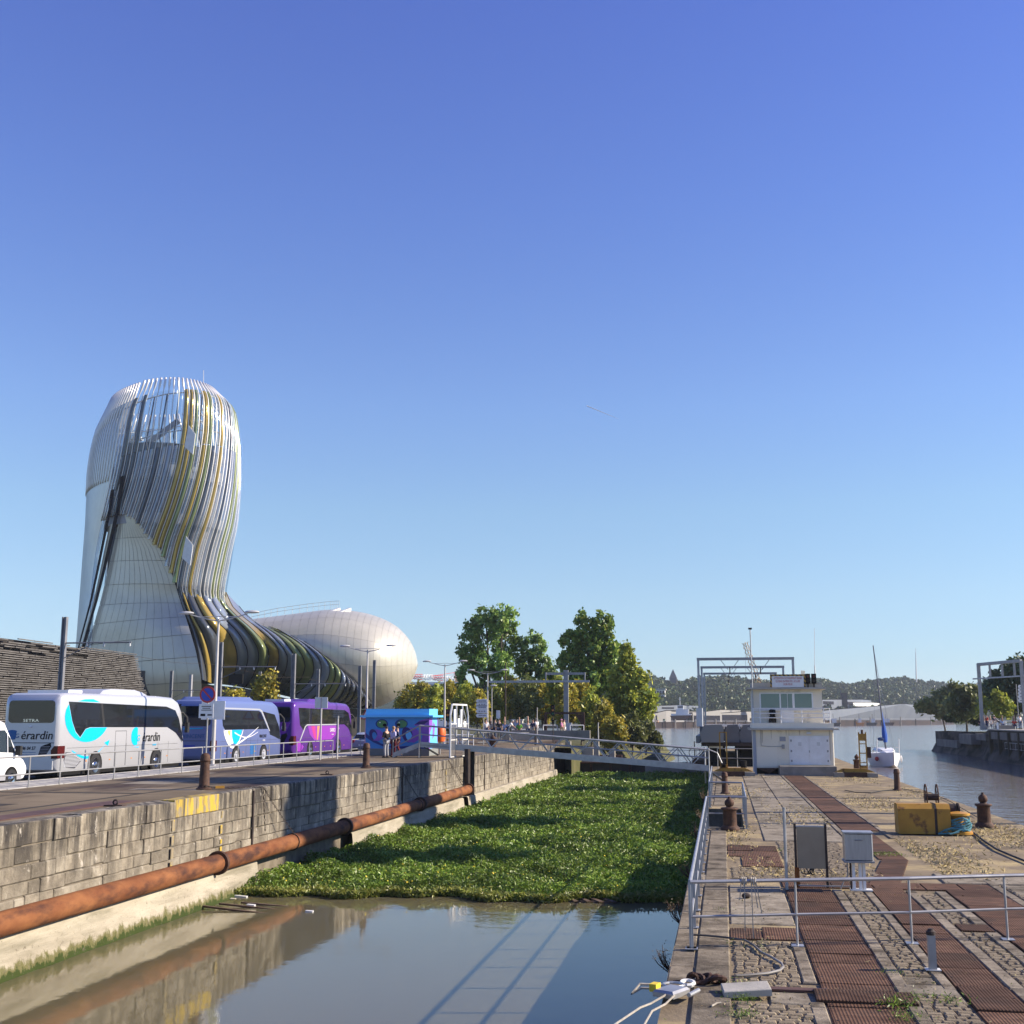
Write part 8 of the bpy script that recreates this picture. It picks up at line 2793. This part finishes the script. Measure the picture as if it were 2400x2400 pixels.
# railing on a ledge low on the wall
railing('wall_railing', 'thin railing on the ledge of the right lock wall', [(33.3, 153, .1), (33.3, 137, .1)], .8, (.1,), .03, .03, m_steel2, 2.5)

# unseen pines added on the right bank so their crowns shade the lock wall
for k, (x, y, r_, zc, hz_, lab) in enumerate(((38, 51.3, 2.5, 28.3, 5.0, 'unseen bare stemmed pine added to shade the lock wall, nearer one'), (38, 65.6, 2.9, 28.3, 5.0, 'unseen bare stemmed pine added to shade the lock wall, farther one'))):
    tree('shade_pine', lab, Vector((x, y, RBZ)), [(Vector((x, y, zc)), (2.5, r_, hz_)), (Vector((x - 1, y, zc)), (2, r_ * .9, hz_ * .9))], 9000, .5, l_dark, .35, 'unseen pines added to shade the lock wall', 120 + k, clump=.5)
# ================================================================== PEOPLE
def skinmesh(name, verts, edges, radii, root=0, sub=1):
    me = bpy.data.meshes.new(name + '_src')
    me.from_pydata([tuple(v) for v in verts], edges, [])
    o = bpy.data.objects.new(name + '_src', me)
    COL.objects.link(o)
    o.modifiers.new('s', 'SKIN').use_smooth_shade = True
    sv = me.skin_vertices[0].data
    for i, r in enumerate(radii):
        sv[i].radius = (r, r) if not isinstance(r, tuple) else r
        sv[i].use_root = i == root
    o.modifiers.new('u', 'SUBSURF').levels = sub
    dg = bpy.context.evaluated_depsgraph_get()
    m = bpy.data.meshes.new_from_object(o.evaluated_get(dg))
    m.name = name
    bpy.data.objects.remove(o)
    return m

def pose(kind):
    J = dict(pel=(0, 0, .95), spi=(0, 0, 1.13), che=(0, .0, 1.34), nec=(0, .0, 1.49), hdb=(0, .015, 1.57), hea=(0, .03, 1.66), top=(0, .02, 1.75))
    for s, n_ in ((-1, 'L'), (1, 'R')):
        J['sh' + n_] = (s * .19, 0, 1.42)
        J['el' + n_] = (s * .25, -.03, 1.14)
        J['wr' + n_] = (s * .25, .06, .9)
        J['ha' + n_] = (s * .25, .09, .83)
        J['hi' + n_] = (s * .1, 0, .92)
        J['kn' + n_] = (s * .11, .03, .5)
        J['an' + n_] = (s * .11, -.02, .09)
        J['to' + n_] = (s * .12, .15, .04)
    if kind == 'walk':
        J.update(knL=(-.11, .16, .52), anL=(-.11, .2, .1), toL=(-.12, .36, .06), knR=(.11, -.02, .5), anR=(.11, -.24, .13), toR=(.12, -.12, .03), elL=(-.25, -.14, 1.16), wrL=(-.24, -.12, .92), haL=(-.24, -.1, .85), elR=(.25, .06, 1.15), wrR=(.22, .24, 1.0), haR=(.21, .3, .98))
    if kind == 'hold':
        J.update(elL=(-.26, .02, 1.14), wrL=(-.1, .24, 1.18), haL=(-.04, .3, 1.2), elR=(.26, .02, 1.14), wrR=(.1, .25, 1.2), haR=(.05, .31, 1.22))
    if kind == 'sit':
        d = .42
        for k in list(J):
            if k[:2] not in ('kn', 'an', 'to'):
                x, y, z = J[k]
                J[k] = (x, y, z - d)
        J.update(knL=(-.12, .42, .52), anL=(-.12, .4, .09), toL=(-.13, .56, .04), knR=(.12, .43, .52), anR=(.13, .36, .09), toR=(.14, .52, .04), wrL=(-.16, .26, .62), haL=(-.13, .34, .58), wrR=(.16, .26, .62), haR=(.13, .34, .58), elL=(-.26, .02, .74), elR=(.26, .02, .74))
    if kind == 'lean':
        for k in ('spi', 'che', 'nec', 'hdb', 'hea', 'top', 'shL', 'shR'):
            x, y, z = J[k]
            h = z - .95
            J[k] = (x, y + h * .6, .95 + h * .78)
        J.update(elL=(-.24, .4, 1.1), wrL=(-.2, .55, .98), haL=(-.18, .6, .94), elR=(.26, .42, 1.12), wrR=(.24, .6, 1.02), haR=(.23, .66, .98))
    return J

def build_person(kind):
    J = pose(kind)
    names = ['pel', 'spi', 'che', 'nec', 'hdb', 'hea', 'top'] + [a + b_ for b_ in 'LR' for a in ('sh', 'el', 'wr', 'ha', 'hi', 'kn', 'an', 'to')]
    rad = dict(pel=.13, spi=.12, che=.14, nec=.055, hdb=.07, hea=.095, top=.06, sh=.06, el=.042, wr=.03, ha=.034, hi=.085, kn=.058, an=.042, to=.036)
    ed_ = [('pel', 'spi'), ('spi', 'che'), ('che', 'nec'), ('nec', 'hdb'), ('hdb', 'hea'), ('hea', 'top')]
    for s in 'LR':
        ed_ += [('che', 'sh' + s), ('sh' + s, 'el' + s), ('el' + s, 'wr' + s), ('wr' + s, 'ha' + s), ('pel', 'hi' + s), ('hi' + s, 'kn' + s), ('kn' + s, 'an' + s), ('an' + s, 'to' + s)]
    def sub(keep, extra, sc=1.0):
        ks = [k for k in names if k in keep]
        ix = {k: i for i, k in enumerate(ks)}
        return [J[k] for k in ks], [(ix[a], ix[b_]) for a, b_ in ed_ if a in ix and b_ in ix], [rad[k if k in rad else k[:2]] * sc + extra for k in ks]
    body = skinmesh('body', *sub(names, 0))
    # fingers, nose and ears join the body mesh
    bm = MB()
    bm.v = [tuple(v.co) for v in body.vertices]
    bm.f = [tuple(p.vertices) for p in body.polygons]
    for s, n_ in ((-1, 'L'), (1, 'R')):
        w_, h_ = Vector(J['wr' + n_]), Vector(J['ha' + n_])
        d = (h_ - w_).normalized()
        a = Vector((1, 0, 0)) if abs(d.x) < .8 else Vector((0, 1, 0))
        a = (a - d * a.dot(d)).normalized()
        for j, L in enumerate((.07, .085, .08, .062)):
            o_ = h_ + a * (.018 * (j - 1.5))
            bm.tube([o_, o_ + d * L * .6, o_ + d * L + Vector((0, .015, -.01))], [.01, .009, .007], 5)
        bm.tube([w_.lerp(h_, .5) + a * .025 * -s, h_ + a * -.05 * s], [.011, .008], 5)
    hd = Vector(J['hea'])
    bm.ball((hd.x, hd.y + .095, hd.z - .01), .014, .02, .02, 6, 4)
    for s in (-1, 1):
        bm.ball((hd.x + s * .09, hd.y, hd.z), .012, .025, .032, 6, 4)
    body = bm.mesh('body', 'all')
    shirt = skinmesh('shirt', *sub(['pel', 'spi', 'che', 'shL', 'shR', 'elL', 'elR'] + (['nec'] if 0 else []), .016))
    trou = skinmesh('trousers', *sub(['pel', 'hiL', 'hiR', 'knL', 'knR', 'anL', 'anR'], .014))
    h = MB()
    h.ball((hd.x, hd.y - .02, hd.z + .035), .1, .105, .085, 10, 6)
    hair = h.mesh('hair', 'all')
    sh = MB()
    for n_ in 'LR':
        a, b_ = Vector(J['an' + n_]), Vector(J['to' + n_])
        sh.tube([a - Vector((0, .06, .04)), a.lerp(b_, .5) - Vector((0, 0, .01)), b_ + Vector((0, .05, 0))], [.045, .05, .035], 7)
    shoes = sh.mesh('shoes', 'all')
    return dict(body=body, shirt=shirt, trousers=trou, hair=hair, shoes=shoes)
POSES = {k: build_person(k) for k in ('stand', 'walk', 'hold', 'sit', 'lean')}
cloth = {n_: M('cloth_' + n_, c, rough=.85) for n_, c in dict(white=(.72, .71, .7), lavender=(.5, .47, .68), black=(.02, .02, .024), navy=(.03, .04, .09), paleblue=(.42, .5, .66), green=(.16, .42, .05), pink=(.6, .25, .4), grey=(.3, .3, .32), maroon=(.14, .03, .035), beige=(.5, .43, .33), jeans=(.06, .09, .17), red=(.5, .06, .04)).items()}
skin_m = [M('skin_light', (.5, .3, .21), rough=.6), M('skin_tan', (.32, .18, .11), rough=.6)]
hair_m = [M('hair_dark', (.02, .014, .01), rough=.6), M('hair_fair', (.3, .2, .1), rough=.6), M('hair_grey', (.4, .38, .36), rough=.6)]

def person(kind, loc, rz, top, legs, hair, label, group, skin=0, cap=None):
    t = thing('person', label, 'person', loc, group, R(rz))
    for part, mt in (('body', skin_m[skin]), ('shirt', cloth[top]), ('trousers', cloth[legs]), ('hair', cloth[cap] if cap else hair_m[hair]), ('shoes', m_black)):
        o = bpy.data.objects.new(part, POSES[kind][part])
        COL.objects.link(o)
        if not POSES[kind][part].materials:
            POSES[kind][part].materials.append(mt)
        o.parent = t
        o.material_slots[0].link = 'OBJECT'
        o.material_slots[0].material = mt
    return t
GP = 'people by the footbridge steps'
person('hold', G(905, 1776, LZ), 60, 'black', 'grey', 0, 'person in a dark jacket standing with hands together by the footbridge steps', GP)
person('stand', G(921, 1775, LZ), -40, 'lavender', 'maroon', 1, 'person in a pale lavender top and dark red trousers under the footbridge stairs', GP)
person('walk', G(931, 1773, LZ), 100, 'navy', 'maroon', 0, 'person in dark navy walking just right of the lavender top', GP)
GQ = 'people gathered beyond the footbridge'
ppl = [(1139, 106, 'stand', 200, 'white', 'navy', 0, 'person in a white shirt at the left end of the far group', 0), (1150, 107, 'sit', 160, 'beige', 'jeans', 1, 'person in beige sitting second from the left in the far group', .45), (1161, 107, 'stand', 120, 'beige', 'jeans', 0, 'person in a cream top standing beside the dark clothed one', 0), (1170, 106.5, 'stand', 190, 'black', 'navy', 0, 'person dressed all in black in the far group', 0), (1183, 108, 'sit', 170, 'paleblue', 'jeans', 0, 'person in pale blue sitting left of the bending man', .4), (1191, 108, 'lean', -90, 'white', 'jeans', 2, 'person in a white shirt leaning forward with an arm out', .1), (1211, 110.2, 'stand', 150, 'paleblue', 'grey', 0, 'person in pale blue before the taller grey cabinet', 0), (1217, 109.6, 'sit', 180, 'green', 'black', 1, 'person in bright green sitting before the grey cabinets', .35), (1237, 110.2, 'sit', 200, 'grey', 'jeans', 0, 'person in a light grey top sitting right of the grey cabinets', .5), (1249, 110, 'stand', 170, 'navy', 'beige', 0, 'person in a dark top standing behind the man in shorts', 0), (1258, 109.4, 'walk', 60, 'white', 'grey', 2, 'person in a white shirt striding with an arm stretched out', .1), (1316, 111.5, 'stand', 90, 'pink', 'beige', 1, 'person in a pink head covering right of the traffic light', 0), (1322, 111.8, 'stand', -100, 'beige', 'white', 0, 'person beside the pink one near the gauge pole', 0)]
for px_, Y, kind, rz, a, b_, h, lab, dz in ppl:
    p = at(px_, Y, PZ + dz * .6 + .1)
    person(kind, p, rz, a, b_, h, lab, GQ, skin=h % 2, cap='pink' if 'pink head' in lab else None)
GRR = 'people on the right bank'
for px_, Y, kind, rz, a, b_, h, lab in ((2297, 166, 'sit', 180, 'black', 'navy', 0, 'person in black nearest the left portal post'), (2306, 166.5, 'sit', 190, 'white', 'grey', 1, 'person in white second from the left on the right bank'), (2313, 164.5, 'stand', 120, 'red', 'navy', 0, 'person in dark trousers and a red top at the front of the bank group'), (2321, 167, 'sit', 170, 'white', 'jeans', 0, 'person in white sitting mid group on the right bank'), (2330, 166, 'stand', 210, 'navy', 'grey', 2, 'person in navy with pale hair in the bank group'), (2340, 165, 'lean', 90, 'grey', 'black', 0, 'person leaning over near the right portal post'), (2349, 164, 'sit', 180, 'paleblue', 'jeans', 1, 'person in pale blue beside the right portal post'), (2377, 158, 'sit', 180, 'red', 'navy', 0, 'person in red right of the portal'), (2390, 157, 'stand', 200, 'white', 'jeans', 0, 'person in white under the right direction signs')):
    p = P(px_, 1690, Y)
    person(kind, (p.x, Y, RBZ + .14), rz, a, b_, h, lab, GRR, skin=h % 2)
# benches the seated people use
for px0, px1, Y, z, lab in ((1145, 1156, 107, PZ + .1 + .27, 'low concrete seat at the left of the far group'), (1178, 1196, 108, PZ + .34, 'low concrete seat under the leaning person'), (1212, 1242, 110, PZ + .35, 'low concrete seat before the grey cabinets')):
    a, b_ = at(px0, Y, PZ - .1), at(px1, Y, PZ - .1)
    tag(MB().bx(a.x, b_.x, Y - .25, Y + .2, PZ - .1, z + .4).build('seat_block', m_conc), lab, 'seat')
# ================================================================== AIR
m, nt, b = newmat('thin_haze')
nt.nodes.remove(b)
pv = node(nt, 'ShaderNodeVolumePrincipled')
pv.inputs['Color'].default_value = (.8, .88, 1, 1)
pv.inputs['Density'].default_value = .00012
nt.links.new(pv.outputs[0], nt.nodes['Material Output'].inputs['Volume'])
o = MB().bx(-3400, 3400, -75, 3300, WZ - 3, 120).build('haze', m)
stuff(o, 'thin blue summer haze over the river and hills', 'haze')
